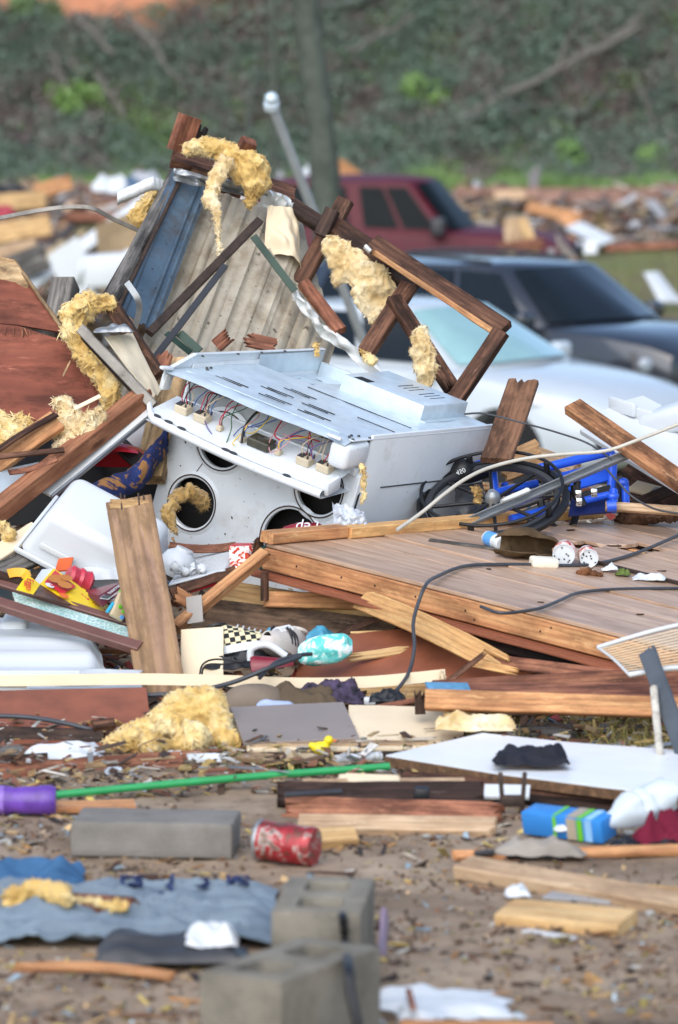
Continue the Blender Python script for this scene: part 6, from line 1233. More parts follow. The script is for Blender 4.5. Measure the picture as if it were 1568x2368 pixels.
# ================================================================ cables
def cable(label, pts, r, mat=None): return centred(tube(pts, r, 9, smooth_n=8), 'cable', mat or M_CABLE, label, 'cable')
cable('grey cable looping over the floor section and down its front', [DK(1640, 1210, .03), DK(1568, 1238, .02), DK(1480, 1275, .01), DK(1400, 1299, .008), DK(1330, 1307, .008), DK(1200, 1305, .008), DK(1080, 1308, .01), DK(1010, 1333, .02), DK(985, 1352, .03), V(968, 1392, 13.72), V(956, 1440, 13.66), V(958, 1500, 13.58), V(942, 1562, 13.5), V(900, 1612, 13.35), V(870, 1625, 13.35)], .0058)
cable('grey cable lying across the front of the floor section', [DK(1112, 1402, .006), DK(1160, 1417, .008), DK(1240, 1408, .012), DK(1290, 1390, .014), DK(1340, 1370, .01), DK(1430, 1362, .008), DK(1568, 1360, .008), DK(1660, 1356, .008)], .0052)
cable('black cable crossing the front of the pile from the left edge', [V(-40, 1640, 13.35), V(100, 1622, 13.35), V(250, 1612, 13.35), V(420, 1602, 13.35), V(530, 1580, 13.4), V(620, 1545, 13.42), V(695, 1518, 13.5)], .007)
cable('second black cable joining at the sneakers', [V(600, 1568, 13.42), V(640, 1530, 13.5), V(690, 1515, 13.55), V(720, 1512, 13.6)], .006)
cable('grey cable lying on the red brown panel at lower left', [V(-40, 1655, 13.0), V(60, 1658, 13.0), V(150, 1672, 12.95), V(230, 1692, 12.92)], .007)
cable('thin black cord looping behind the trim strip', [V(462, 1560, 13.6), V(470, 1535, 13.65), V(500, 1524, 13.7), V(560, 1530, 13.7)], .003, M_BLACK)
rag('cable_knot', 'black plug and tangled cord where the grey cable meets the ground', 'plug', V(895, 1625, 13.3), .05, .04, .035, M_BLACK, 22, 20, 20)
# ================================================================ front edge of the pile
bd('taupe_board', 'taupe laminate panel lying below the trim strip', 'panel', V(548, 1680, 12.95), V(812, 1668, 13.0), .30, .012, (0, -.2, 1), pm('taupe_laminate', '#8b8078', .4, var=.05, dirt=('#6b6058', .15, 12)), 301, chip=.006)
bd('cream_board', 'cream laminate panel lying beside the taupe one', 'board', V(806, 1672, 13.0), V(1075, 1680, 13.0), .28, .012, (0, -.2, 1), M_CREAM, 302, chip=.006, jag=(0, .03))
for k, (py, mt, lab) in enumerate(((1712, W_TAN, 'thin tan board layered under the taupe panel, upper'), (1722, M_CREAM, 'chipped cream board layered under the taupe panel, middle'), (1734, W_DARK, 'dark board layered under the taupe panel, lowest'))):
    bd('layered_board', lab, 'board', V(575-k*8, py, 12.85-.02*k), V(1000+20*k, py-4, 12.9-.02*k), .12, .012, (0, -.15, 1), mt, 303+k, chip=.004, jag=(.02, .04))
bm_ = thing('crossed_beams', 'two red brown beams lying together at the right front of the pile', 'beams', V(1250, 1640, 13.0))
bd('beam', None, None, V(985, 1618, 12.95), V(1660, 1640, 12.85), .058, .06, (0, -1, .25), W_ORANGE, 311, bm_, chip=.003)
bd('beam', None, None, V(1000, 1596, 13.2), V(1660, 1560, 13.3), .05, .045, (0, -1, .5), W_RED, 312, bm_, chip=.003)
bd('cover_board', None, None, V(985, 1598, 13.08), V(1660, 1600, 13.05), .10, .012, (0, -.3, 1), W_RED, 313, bm_, chip=.004)
bd('blue_tape', 'strip of blue wrap on the end of the red brown beams', 'wrap', V(988, 1590, 13.02), V(1086, 1592, 13.05), .06, .006, (0, -.4, 1), pm('blue_wrap', '#5d8fb0', .4, var=.2, vscale=30), 314)
bd('post_stub', 'dark splintered stub standing at the left end of the red beams', 'stub', V(972, 1650, 13.0), V(970, 1598, 13.0), .03, .03, (0, -1, 0), W_DARK, 315, jag=(0, .03))
bd('lath', 'thin brown lath lying in front of the trim strip end', 'lath', V(845, 1640, 13.15), V(968, 1618, 13.2), .016, .006, (0, -.8, .6), W_RED, 316, jag=(.03, .02))
rag('cream_rag', 'cream torn padding in front of the red beams', 'padding', V(1100, 1690, 12.85), .11, .06, .05, FL_C, 23, 8, 26); rag('yellow_foam', 'torn yellow foam scrap beside the cream padding', 'foam', V(1060, 1662, 12.95), .04, .03, .04, FL_Y, 24, 12, 18)
# wire rack and dark plank at the right edge
wr_ = thing('wire_rack', 'bent white wire rack lying over the floor section at the right edge', 'rack', V(1480, 1510, 13.0))
r0, r1, r2, r3 = V(1382, 1497, 13.05), V(1640, 1430, 13.15), V(1640, 1540, 12.75), V(1455, 1560, 12.75)
for (p, q, r_) in ((r0, r1, .007), (r3, r2, .008), (r0, r3, .004)): centred(tube([p, p.lerp(q, .5)+Vector((0, 0, .006)), q], r_, 8, smooth_n=4), 'rail', M_STEELW, parent=wr_)
for k in range(15): f_ = k/14; centred(tube([r0.lerp(r3, f_), r1.lerp(r2, f_)], .0018, 6), 'wire', M_CREAM, parent=wr_)
bd('dark_plank', 'slate grey weathered plank standing slanted at the right edge', 'plank', V(1496, 1505, 12.75), V(1605, 1800, 12.3), .05, .018, (-.35, -1, .1), pm('slate_grey_wood', '#4b5158', .6, var=.2, vscale=8, bump=.3, dirt=('#6f8a72', .12, 6)), 317, jag=(.02, 0), chip=.003)
M_RPIPE = pm('rust_flaked_white_pipe', '#c9c4b6', .55, var=.12, vscale=16, bump=.3, dirt=('#5d4632', .42, 18))
def pipe(label, pts, r, mat=None): return centred(tube(pts, r, 12, smooth_n=5), 'pipe', mat or M_RPIPE, label, 'pipe')
pipe('rusty white pipe standing beside the slate plank', [V(1512, 1590, 12.6), V(1522, 1700, 12.45), V(1533, 1800, 12.3), V(1545, 1892, 12.15)], .011)
pipe('rusty white pipe slanting across the white table top', [V(1304, 1868, 12.15), V(1385, 1815, 12.3), V(1450, 1770, 12.4), V(1530, 1722, 12.6)], .010)
pipe('grey thin pipe lying alongside the slanted rusty pipe', [V(1390, 1810, 12.33), V(1460, 1750, 12.5), V(1510, 1728, 12.6), V(1600, 1715, 12.65)], .008, M_ALU)
# white table top with chipboard edge and a black cloth
tt = thing('table_top', 'broken white laminate table top with chipboard edge at the right front', 'table top', V(1250, 1780, 12.5))
chip_m = pm('chipboard_edge', '#6b4f36', .85, var=.4, vscale=50, bump=.6, bscale=120, dirt=('#3f2c1c', .4, 20))
tz = .065; poly = [G(890, 1748, tz), G(1115, 1696, tz), G(1320, 1718, tz), G(1660, 1742, tz), G(1660, 1850, tz), G(1400, 1822, tz), G(1150, 1790, tz)]
centred(extrude_poly([p-Vector((0, 0, .014)) for p in poly], .026, (0, 0, 1)), 'core', chip_m, parent=tt)
cx_ = sum(poly, Vector())/len(poly); centred(extrude_poly([cx_+(p-cx_)*.995+Vector((0, 0, .001)) for p in poly], .003, (0, 0, 1)), 'laminate', pm('white_laminate', '#e6eaec', .35, var=.03, dirt=('#a8a49c', .1, 14)), parent=tt)
rag('black_cloth', 'black crumpled cloth lying on the white table top', 'cloth', G(1225, 1768, tz+.004), .095, .10, .07, cloth_mat('black_cotton', '#2a2b33', '#1a1a20'), 25, 7, 32)
bd('board', 'brown board under the near edge of the white table top', 'board', G(930, 1800, .03), G(1480, 1850, .03), .05, .02, (0, -.6, 1), W_OLD, 321, chip=.004)
bd('board', 'dark wet board under the white table top', 'board', G(900, 1815, .015), G(1640, 1880, .015), .08, .02, (0, -.4, 1), W_DARK, 322)
# yellow batting, brown panel and boards at lower left
fluff('insulation_batt', 'large shaggy yellow batting mound lying in front of the pile', blobline([V(262, 1725, 12.85), V(320, 1705, 12.9), V(380, 1680, 12.95), V(430, 1650, 13.0), V(480, 1650, 13.0), V(510, 1700, 12.95), V(548, 1722, 12.9)], [.045, .055, .065, .07, .065, .055, .04])+[(V(440, 1715, 12.85), .065), (V(360, 1725, 12.8), .05), (V(465, 1625, 13.02), .035), (V(420, 1628, 13.02), .03)], FL_Y, seed=51, fibres=1500)
bd('brown_hardboard', 'red brown hardboard panel lying at the lower left', 'hardboard', V(-60, 1652, 13.15), V(345, 1650, 13.2), .32, .010, (0, -.3, 1), W_SKIN, 331, chip=.004, twist=.06)
bd('wood_block', 'small wood offcut on the red brown panel', 'offcut', V(215, 1678, 12.9), V(265, 1672, 12.92), .03, .02, (0, -.8, 1), W_OLD, 332)
bd('dark_board', 'dark board under the red brown panel at the left edge', 'board', V(-60, 1702, 12.95), V(240, 1712, 12.9), .06, .03, (0, -1, .4), W_DARK, 333)
bd('board', 'long reddish board lying on the ground below the batting mound', 'board', V(-60, 1798, 12.4), V(418, 1765, 12.65), .065, .035, (0, -.8, .7), W_RED, 334, chip=.003)
bd('board', 'short brown board at the left behind the long reddish one', 'board', V(-60, 1775, 12.6), V(110, 1765, 12.6), .07, .025, (0, -.6, 1), W_OLD, 335)
bd('board', 'reddish board end left of the white splinters under the batting', 'board', V(330, 1762, 12.7), V(520, 1752, 12.8), .05, .03, (0, -.7, .8), W_RED, 336, jag=(0, .05))
bd('tag_card', 'blue white label stapled on the long reddish board', 'label', V(243, 1791, 12.46), V(283, 1787, 12.47), .04, .003, (0, -.9, .5), pm('label_print', '#a3adb8', .5, var=.3, vscale=40), 337)
for k, (a, b_, lab) in enumerate((((30, 1756, 12.7), (240, 1762, 12.65), 'long bent white flashing strip at the lower left'), ((60, 1768, 12.62), (180, 1772, 12.6), 'short white plastic strip below the bent flashing'), ((330, 1762, 12.6), (420, 1740, 12.7), 'white splinter leaning against the batting mound, left one'), ((430, 1750, 12.65), (525, 1752, 12.65), 'white splinter lying at the right of the batting mound'))):
    bd('white_strip', lab, 'strip', V(*a), V(*b_), .03, .004, (0, -.7, 1), M_WHITE, 341+k, bow=.02 if k == 0 else .0, jag=(.03, .04), twist=.5)
rag('white_plastic', 'torn white plastic sheet at the lower left beside the flashing', 'plastic sheet', V(150, 1752, 12.75), .11, .06, .04, M_WHITE, 26, 6, 22)
for k, (a, b_, w_, t_, mt, lab) in enumerate((
    ((20, 1722, 12.9), (235, 1738, 12.8), .08, .014, W_SKIN, 'flat brown hardboard strip left of the batting mound'), ((-40, 1745, 12.75), (60, 1738, 12.75), .06, .02, W_GREY, 'grey weathered board end at the left edge under the batting level'),
    ((560, 1748, 12.72), (720, 1768, 12.6), .05, .016, W_TAN, 'tan lath lying right of the batting mound'), ((600, 1775, 12.55), (860, 1758, 12.65), .035, .014, W_OLD, 'brown lath behind the green pole'),
    ((470, 1790, 12.45), (640, 1780, 12.5), .05, .012, W_RED, 'short red lath lying beside the green pole'), ((880, 1762, 12.7), (1000, 1775, 12.6), .05, .014, W_DARK, 'dark lath poking from under the white table top'),
    ((1080, 1700, 13.05), (1330, 1690, 13.1), .06, .02, W_GREY, 'grey board lying in the dry grass'), ((1250, 1712, 12.95), (1420, 1722, 12.9), .03, .012, W_OLD, 'thin brown lath lying in the dry grass'),
    ((600, 1705, 12.98), (760, 1700, 13.0), .04, .012, M_CREAM, 'cream strip lying on the taupe panel'), ((330, 1815, 12.3), (470, 1822, 12.28), .03, .01, W_DARK, 'dark splinter in front of the green pole'),
    ((500, 1845, 12.15), (600, 1838, 12.2), .035, .012, W_TAN, 'short tan splinter left of the charred board'), ((860, 1938, 11.6), (1010, 1948, 11.55), .02, .008, W_OLD, 'thin splinter on the dirt in front of the pale tan board'),
    ((1010, 1872, 12.05), (1190, 1862, 12.1), .04, .014, W_OLD, 'brown lath under the rusty bracket'), ((1360, 1900, 11.9), (1470, 1890, 11.9), .04, .012, W_GREY, 'grey lath behind the milk jug'))):
    bd('loose_board', lab, 'board', V(*a), V(*b_), w_, t_, (0, -.3, 1), mt, 380+k, jag=(.03, .04), chip=.004, twist=.15)
# purple bottle, green pole, boards on the dirt
pb_ = thing('purple_bottle', 'purple plastic bottle lying at the left edge', 'bottle', frame(Vector((0, 0, 1)), Vector((-.1, -1, 0)), Vector((.995, -.1, 0)), G(-30, 1850, .042)))
ob('body', lathe([(0, 0), (.034, 0), (.038, .006), (.038, .05), (.033, .07), (.036, .10), (.036, .13), (.039, .14), (.039, .165), (.034, .178), (0, .18)], 26), pm('purple_plastic', '#6a43a4', .35, var=.3, vscale=16, bump=.1, dirt=('#6b5a50', .3, 12)), pb_); ob('label', lathe([(.0385, .01), (.0385, .045)], 26, False), pm('violet_label', '#8d6bc0', .4, var=.4, vscale=30), pb_)
gp = G(128, 1838, .02); gq = G(900, 1772, .05)
pipe('long bright green garden pole lying across the front of the pile', [gp, gp.lerp(gq, .5)+Vector((0, 0, .004)), gq], .0105, pm('green_plastic', '#2f9a58', .3, var=.08, vscale=20, bump=.05))
bd('board', 'varnished orange board lying behind the concrete slab at left', 'board', G(68, 1868, .015), G(312, 1862, .015), .07, .016, (0, -.1, 1), W_ORANGE, 351, jag=(.02, 0))
bd('charred_board', 'charred dark board lying in the middle front', 'board', G(640, 1842, .03), G(1120, 1840, .03), .10, .03, (0, -.5, 1), W_DARK, 352, jag=(.08, .03), chip=.006)
bd('board', 'red brown splintered board under the charred one', 'board', G(655, 1868, .02), G(1170, 1885, .02), .07, .025, (0, -.7, .8), W_RED, 353, jag=(.05, .08), chip=.004)
bd('board', 'pale tan board lying in front of the charred board', 'board', G(690, 1905, .02), G(1150, 1912, .02), .07, .022, (0, -.4, 1), W_TAN, 354, jag=(0, .03))
bd('board', 'thin tan board on top of the charred board pile', 'board', G(700, 1815, .05), G(1075, 1812, .05), .05, .014, (0, -.3, 1), W_TAN, 355)
bd('board', 'cream painted offcut on top of the charred board pile', 'board', G(780, 1800, .06), G(930, 1806, .06), .05, .012, (0, -.3, 1), M_CREAM, 356, jag=(.03, .02))
bd('dark_strip', 'grey metal strip lying on the charred board', 'metal strip', G(660, 1838, .06), G(790, 1830, .06), .014, .01, (0, -.6, 1), M_DGREY, 357)
clutter('black_ball', 'round black ball on the charred board', 'ball', G(975, 1835, .05), (.04, .04, .035), M_BLACK, 9)
bk = thing('rusty_bracket', 'rusty forked steel bracket standing among the front boards', 'bracket', G(1185, 1882, 0))
for x in (-.028, .028): ob('tine', box(.012, .012, .11, .003), M_RUST, bk, Matrix.Translation((x, 0, .055)) @ Matrix.Rotation(R(4 if x > 0 else -4), 4, 'Y'))
ob('saddle', box(.06, .02, .03, .006), M_RUST, bk, Matrix.Translation((0, 0, .035)))
bd('white_offcut', 'white board offcut behind the rusty bracket', 'board', G(1120, 1830, .04), G(1225, 1832, .04), .05, .012, (0, -.6, 1), M_WHITE, 358)
dk = thing('rubber_duck', 'yellow rubber toy lying right of the batting mound', 'toy', G(742, 1748, 0)); bq = bmesh.new()
for (c_, r_) in ((( 0, 0, .022), (.028, .02, .02)), ((.022, 0, .045), (.014, .014, .014)), ((-.024, 0, .03), (.012, .01, .01))): bmesh.ops.create_icosphere(bq, subdivisions=2, radius=1, matrix=Matrix.Translation(c_) @ Matrix.Diagonal((*r_, 1)))
mq = bpy.data.meshes.new('duck'); bq.to_mesh(mq); bq.free(); mq = remeshed(mq, .003); mq.shade_smooth(); ob('body', mq, pm('yellow_rubber', '#e6cf1a', .35, var=.05), dk); ob('beak', box(.012, .012, .006, .002), pm('orange_rubber', '#d9741c', .4), dk, Matrix.Translation((.038, 0, .044)))
pipe('short white plastic pipe right of the yellow toy', [G(775, 1757, .018), G(880, 1748, .018)], .014, M_WHITE)
rag('beige_rag', 'small beige rag beside the white plastic pipe', 'rag', G(700, 1765, 0), .05, .04, .03, cloth_mat('beige_cotton', '#b5a284', '#8a7860'), 27, 10, 20)
# concrete slab, red can
sp = G(345, 1992, 0); slab = box(.40, .21, .088, .006, 2); bm2 = bmesh.new(); bm2.from_mesh(slab); bmesh.ops.subdivide_edges(bm2, edges=bm2.edges, cuts=4, use_grid_fill=True)
for v in bm2.verts: v.co += noise.noise_vector(v.co*18)*.0035
bm2.to_mesh(slab); bm2.free(); autosmooth(slab, 40)
slab_d = .5*(G(162, 1985).y+G(530, 1985).y); tag(ob('concrete_slab', slab, M_CONC, None, Matrix.Translation((.5*(G(162, 1985).x+G(532, 1985).x)+.012, slab_d+.11, .044)) @ Matrix.Rotation(R(-5), 4, 'Z')), 'solid grey concrete slab block lying on the dirt', 'concrete block')
cz = Vector((.92, -.36, -.06)).normalized(); cx2 = Vector((0, 0, 1)); cx2 = (cx2-cz*cx2.dot(cz)).normalized()
rc = thing('red_can', 'dented red food can with rusty end beside the concrete slab', 'can', frame(cx2, cz.cross(cx2), cz, G(600, 1952, .05)+Vector((-.0, .06, 0))))
m, t, b = _new('red_can_print'); co = _coords(t, rand=False); c = _ramp(t, _noise(t, co, 24, 3, .5, 1), [(.42, S('#6b3a30')), (.48, S('#94252c')), (.56, S('#a83238')), (.6, S('#b0a8a0')), (.66, S('#6d5244'))]); t.links.new(c, b.inputs['Base Color']); b.inputs['Roughness'].default_value = .35; b.inputs['Metallic'].default_value = .2; _bump(t, b, _noise(t, co, 14, 3), .5, .01)
ob('body', lathe([(.046, 0), (.05, .004), (.049, .03), (.047, .05), (.05, .07), (.048, .1), (.05, .14), (.047, .146)], 28), m, rc); ob('rim', lathe([(.05, -.004), (.052, .0), (.05, .006)], 28, False), M_ALU, rc); ob('end', lathe([(.047, .0), (.046, -.002), (.04, .004), (0, .006)], 24, False), pm('rusty_lid', '#8d7a5c', .6, var=.5, vscale=26, bump=.4), rc)
bd('wood_block', 'light pine block beside the red can', 'offcut', G(726, 1940, .02), G(822, 1935, .02), .06, .03, (0, -.5, 1), W_YEL, 361)
# blue carton, milk jug, maroon cloth, grey rag
bx = thing('blue_carton', 'flattened bright blue food carton at the lower right', 'carton', G(1315, 1950, 0)); cb = G(1225, 1935, .0); ce = G(1410, 1958, .0); xd = (ce-cb).normalized(); MB = basis(xd, Vector((0, -.25, 1)), (cb+ce)/2+Vector((0, .03, .042)))
BLUP = pm('bright_blue_print', '#2f7fc8', .4, var=.12, vscale=10, bump=.08, dirt=('#7d8c94', .25, 10)); Lc = (ce-cb).length
wpart('body', box(Lc, .07, .06, .003), BLUP, bx, MB)
for k, (x, w_, mt) in enumerate(((-.02, .01, bpy.data.materials['lime_plastic']), (.03, .028, pm('taupe_print', '#a59a86', .4)), (.055, .016, bpy.data.materials['lime_plastic']), (.08, .02, pm('light_blue_print', '#8fc0e8', .4)))):
    wpart('print_band', box(w_, .002, .056), mt, bx, MB @ Matrix.Translation((x, -.0362, 0))); wpart('print_band', box(w_, .066, .002), mt, bx, MB @ Matrix.Translation((x, 0, .0312)))
jz = Vector((.85, .35, .32)).normalized(); jx = jz.orthogonal().normalized(); mk = thing('milk_jug', 'crushed translucent milk jug with blue cap at the lower right', 'bottle', frame(jx, jz.cross(jx), jz, G(1392, 1905, .05)))
m, t, b = _new('milky_plastic'); b.inputs['Base Color'].default_value = S('#d5e0e6'); b.inputs['Roughness'].default_value = .3; b.inputs['Alpha'].default_value = .75; b.inputs['Subsurface Weight'].default_value = .2; b.inputs['Subsurface Radius'].default_value = (.02, .02, .02); MILK = m
jm = lathe([(.016, .012), (.017, .02), (.022, .035), (.036, .06), (.046, .085), (.048, .10), (.043, .105), (.047, .115), (.047, .135), (.043, .14), (.048, .15), (.048, .185), (.042, .2), (0, .202)], 30); bj = bmesh.new(); bj.from_mesh(jm)
for v in bj.verts: v.co += noise.noise_vector(v.co*26)*.011
bj.to_mesh(jm); bj.free(); ob('body', jm, MILK, mk); ob('cap', lathe([(.0, 0), (.018, 0), (.019, .002), (.019, .014)], 20), pm('royal_blue_plastic', '#2440b8', .3), mk)
rag('maroon_cloth', 'maroon cloth bundle at the right edge beside the milk jug', 'cloth', G(1530, 1960, 0), .07, .06, .10, cloth_mat('maroon_cotton', '#6b1f33', '#3c1420'), 28, 9, 30); rag('dark_bundle', 'dark crumpled bag under the maroon cloth', 'bag', G(1500, 1972, 0), .09, .05, .04, M_BLACK, 29, 9, 24)
rag('grey_rag', 'grey twisted rag lying in front of the blue carton', 'rag', G(1250, 1985, 0), .11, .045, .055, cloth_mat('grey_cotton', '#948d84', '#6b645c'), 30, 9, 34, R(-12))
rag('white_paper', 'white torn paper behind the blue carton', 'paper', G(1330, 1925, .02), .05, .03, .03, M_WHITE, 31, 10, 18)
bd('lath', 'orange broken lath lying left of the grey rag', 'lath', G(1045, 1978, .01), G(1170, 1978, .01), .03, .014, (0, -.5, 1), W_ORANGE, 362, jag=(.02, .02)); bd('lath', 'orange lath running to the right edge behind the grey rag', 'lath', G(1330, 1972, .015), G(1640, 1962, .015), .03, .016, (0, -.6, 1), W_ORANGE, 363, chip=.003)
bd('lath', 'yellow lath under the blue carton', 'lath', G(1200, 1958, .008), G(1350, 1968, .008), .03, .01, (0, -.4, 1), W_YEL, 364)
clutter('black_scrap', 'small black plastic scrap on the orange lath', 'scrap', G(1120, 1972, .02), (.05, .03, .012), M_BLACK, 3)
bd('board', 'long tan board lying at an angle on the dirt at right', 'board', G(1072, 2005, .02), G(1650, 2105, .02), .075, .034, (0, -.35, 1), W_TAN, 365)
bd('board', 'yellow board end at the right edge on the tan board', 'board', G(1480, 2070, .02), G(1660, 2085, .02), .06, .03, (0, -.4, 1), W_YEL, 366, jag=(.03, 0))
bd('grey_tile', 'flat grey tile behind the pale plank offcut', 'tile', G(1285, 2060, .006), G(1440, 2072, .006), .18, .008, (0, 0, 1), pm('grey_tile', '#9a9a9a', .6, var=.06), 367)
bd('plank_offcut', 'pale pine plank offcut lying on the dirt at right', 'board', G(1168, 2112, .02), G(1452, 2138, .02), .12, .036, (0, -.15, 1), W_YEL, 368)
rag('white_wad', 'small white paper wad left of the grey tile', 'paper', G(1195, 2078, 0), .028, .025, .035, M_WHITE, 32, 20, 18); bd('white_piece', 'white plastic sliver in front of the pale plank offcut', 'scrap', G(1215, 2152, .006), G(1325, 2170, .006), .03, .006, (0, 0, 1), M_WHITE, 369)
# cinder blocks in the foreground
def cinder():
    b0 = box(.39, .19, .19, .004, 2); cs = []
    for x in (-.09, .09): c_ = box(.112, .098, .3, .018, 3); c_.transform(Matrix.Translation((x, 0, .0))); cs.append(c_)
    return autosmooth(boolean(b0, cs), 35)
cmesh = cinder(); M_CIN = pm('cinder_block', '#8f897c', .92, var=.26, vscale=6, bump=1.0, bscale=110, dirt=('#6b6458', .3, 12), spec=.15, dist=.01)
fm_, bmid = G(731, 2107, .19), G(787, 2031, .19); ax = (bmid-fm_).normalized(); ax = Vector((ax.x*.6, ax.y, 0)).normalized()
tag(ob('cinder_block', cmesh, M_CIN, None, frame(ax, Vector((-ax.y, ax.x, 0)), Vector((0, 0, 1)), Vector((fm_.x, fm_.y, 0))+ax*.195+Vector((0, 0, .094)))), 'hollow grey cinder block standing behind the nearest one', 'cinder block', 'foreground cinder blocks')
fc, rcn = G(650, 2268, .19), G(885, 2215, .19); ax = Vector((.51, .86, 0)).normalized(); sy = Vector((-ax.y, ax.x, 0))
tag(ob('cinder_block', cmesh, M_CIN, None, frame(ax, sy, Vector((0, 0, 1)), Vector((fc.x, fc.y, 0))+ax*.195+sy*.095+Vector((0, 0, .094)))), 'hollow grey cinder block nearest the camera at the bottom centre', 'cinder block', 'foreground cinder blocks')
centred(tube([G(792, 2118, .194), G(795, 2122, .196)+Vector((0, -.014, -.004)), V(797, 2170, 9.62), V(800, 2205, 9.3), V(806, 2235, 8.98), V(812, 2300, 8.92), V(830, 2380, 8.9), V(845, 2480, 8.9)], .0105, 10, smooth_n=6), 'thick_cable', M_BLACK, 'thick black cord hanging down over the two cinder blocks', 'cord')
bd('purple_board', 'mauve board leaning behind the right of the cinder blocks', 'board', G(884, 2215, .01), G(890, 2110, .03), .025, .012, (.6, -.8, .2), pm('mauve_paint', '#8a7585', .6), 371)
# grey shirt with print, cap, blue cloth, foam
shc = G(275, 2130, 0); SHX = (.37, .36, .055, 33)
def shirt_h(a, b_):
    q = Vector((a*1.5, b_*4.2, 3)); q = q+noise.noise_vector(q*.7)*.6
    f = (1-abs(noise.noise(q)))**4*.6+(1-abs(noise.noise(q*1.9+Vector((5, 2, 0)))))**3*.5+.15*noise.noise(q*4)
    return .008+.046*max(0, f)*max(0, 1-max(abs(a), abs(b_))**8)
def shirt_cloth():
    def fn(u, v):
        a, b_ = 2*u-1, 2*v-1; k = 1+.10*noise.noise((a*1.4, b_*1.4, 4)); x, y = a*.37*k, b_*.31*k
        return (shc.x+x, shc.y+y, shirt_h(x/.37, y/.36))
    return centred(sheet(fn, 90, 90, .004), 'fabric', shm, parent=sh)
shm = cloth_mat('grey_blue_jersey', '#75838e', '#505c68', 300)
sh = thing('grey_shirt', 'crumpled grey blue shirt with dark print lying at the lower left', 'shirt', shc)
o_ = shirt_cloth()
def shirt_z(x, y):
    return shirt_h((x-shc.x)/.37, (y-shc.y)/.36)
def shirt_zz(x, y):
    best, bzv = 9, 0
    for v in o_.data.vertices:
        p = o_.matrix_basis.translation+shc+v.co; d_ = (p.x-x)**2+(p.y-y)**2
        if d_ < best: best, bzv = d_, p.z
    return bzv
for k, ch in enumerate('G32G'):
    tm_ = text_mesh(ch, .11, .0005); bq = bmesh.new(); bq.from_mesh(tm_); bmesh.ops.triangulate(bq, faces=bq.faces); bmesh.ops.subdivide_edges(bq, edges=[e for e in bq.edges if e.calc_length() > .01], cuts=4)
    c_ = G(305+k*82, 2092-k*3, 0)
    for v in bq.verts: x, y = c_.x+v.co.x*.8, c_.y+v.co.y*2.0; v.co = Vector((x, y, shirt_z(x, y)+.014))
    bq.to_mesh(tm_); bq.free(); centred(tm_, 'lettering', pm('navy_print', '#2c3a66', .8), parent=sh)
rag('rubber_mat', 'dark grey rubber mat folded in front of the grey shirt', 'mat', G(400, 2222, 0), .16, .09, .075, M_DGREY, 34, 3.2, 30, 0, None, .006, .05); rag('white_tissue', 'white crumpled tissue on the dark folded mat', 'tissue', G(492, 2192, .03), .055, .05, .055, M_WHITE, 35, 9, 24)
bd('lath', 'long thin orange lath on the dirt at lower left', 'lath', G(30, 2238, .006), G(402, 2258, .006), .03, .01, (0, -.4, 1), W_ORANGE, 372, jag=(.04, .03), bow2=.02)
bd('foam_board', 'rust brown slab with yellow batting edge at lower left', 'slab', G(115, 2095, .03), G(310, 2108, .03), .06, .05, (0, -.9, .4), W_RED, 373); fluff('insulation_batt', 'thin yellow batting strip along the rust brown slab', blobline([G(20, 2075, .05), G(90, 2062, .06), G(180, 2078, .065), G(290, 2100, .05)], [.03, .035, .018, .014]), FL_Y, seed=52, fibres=300)
rag('blue_cloth', 'bright blue cloth behind the yellow batting at lower left', 'cloth', G(60, 2045, 0), .13, .07, .06, cloth_mat('royal_blue_cotton', '#3f6488', '#2a4664'), 36, 6, 28); rag('cream_cloth', 'cream and tan towel left of the rust brown slab', 'towel', G(55, 2100, 0), .10, .06, .05, cloth_mat('cream_towel', '#c9b68c', '#8d7048'), 37, 7, 24)
rag('torn_sheet', 'torn white plastic sheet on the dirt at the bottom right', 'plastic sheet', G(1025, 2335, 0), .135, .13, .035, M_WHITE, 38, 4, 30, R(10), None, .003, .3)
bd('stick', 'short orange stick across the torn white sheet', 'stick', G(945, 2290, .04), G(955, 2330, .04), .012, .01, (0, 0, 1), W_RED, 374); bd('lath', 'orange lath at the bottom edge below the torn white sheet', 'lath', G(925, 2372, .01), G(1280, 2380, .01), .03, .014, (0, -.5, 1), W_ORANGE, 375)
clutter('dark_clod', 'dark wet wood clod on the dirt left of the cinder blocks', 'clod', G(342, 2032, .01), (.05, .03, .022), W_DARK, 4)
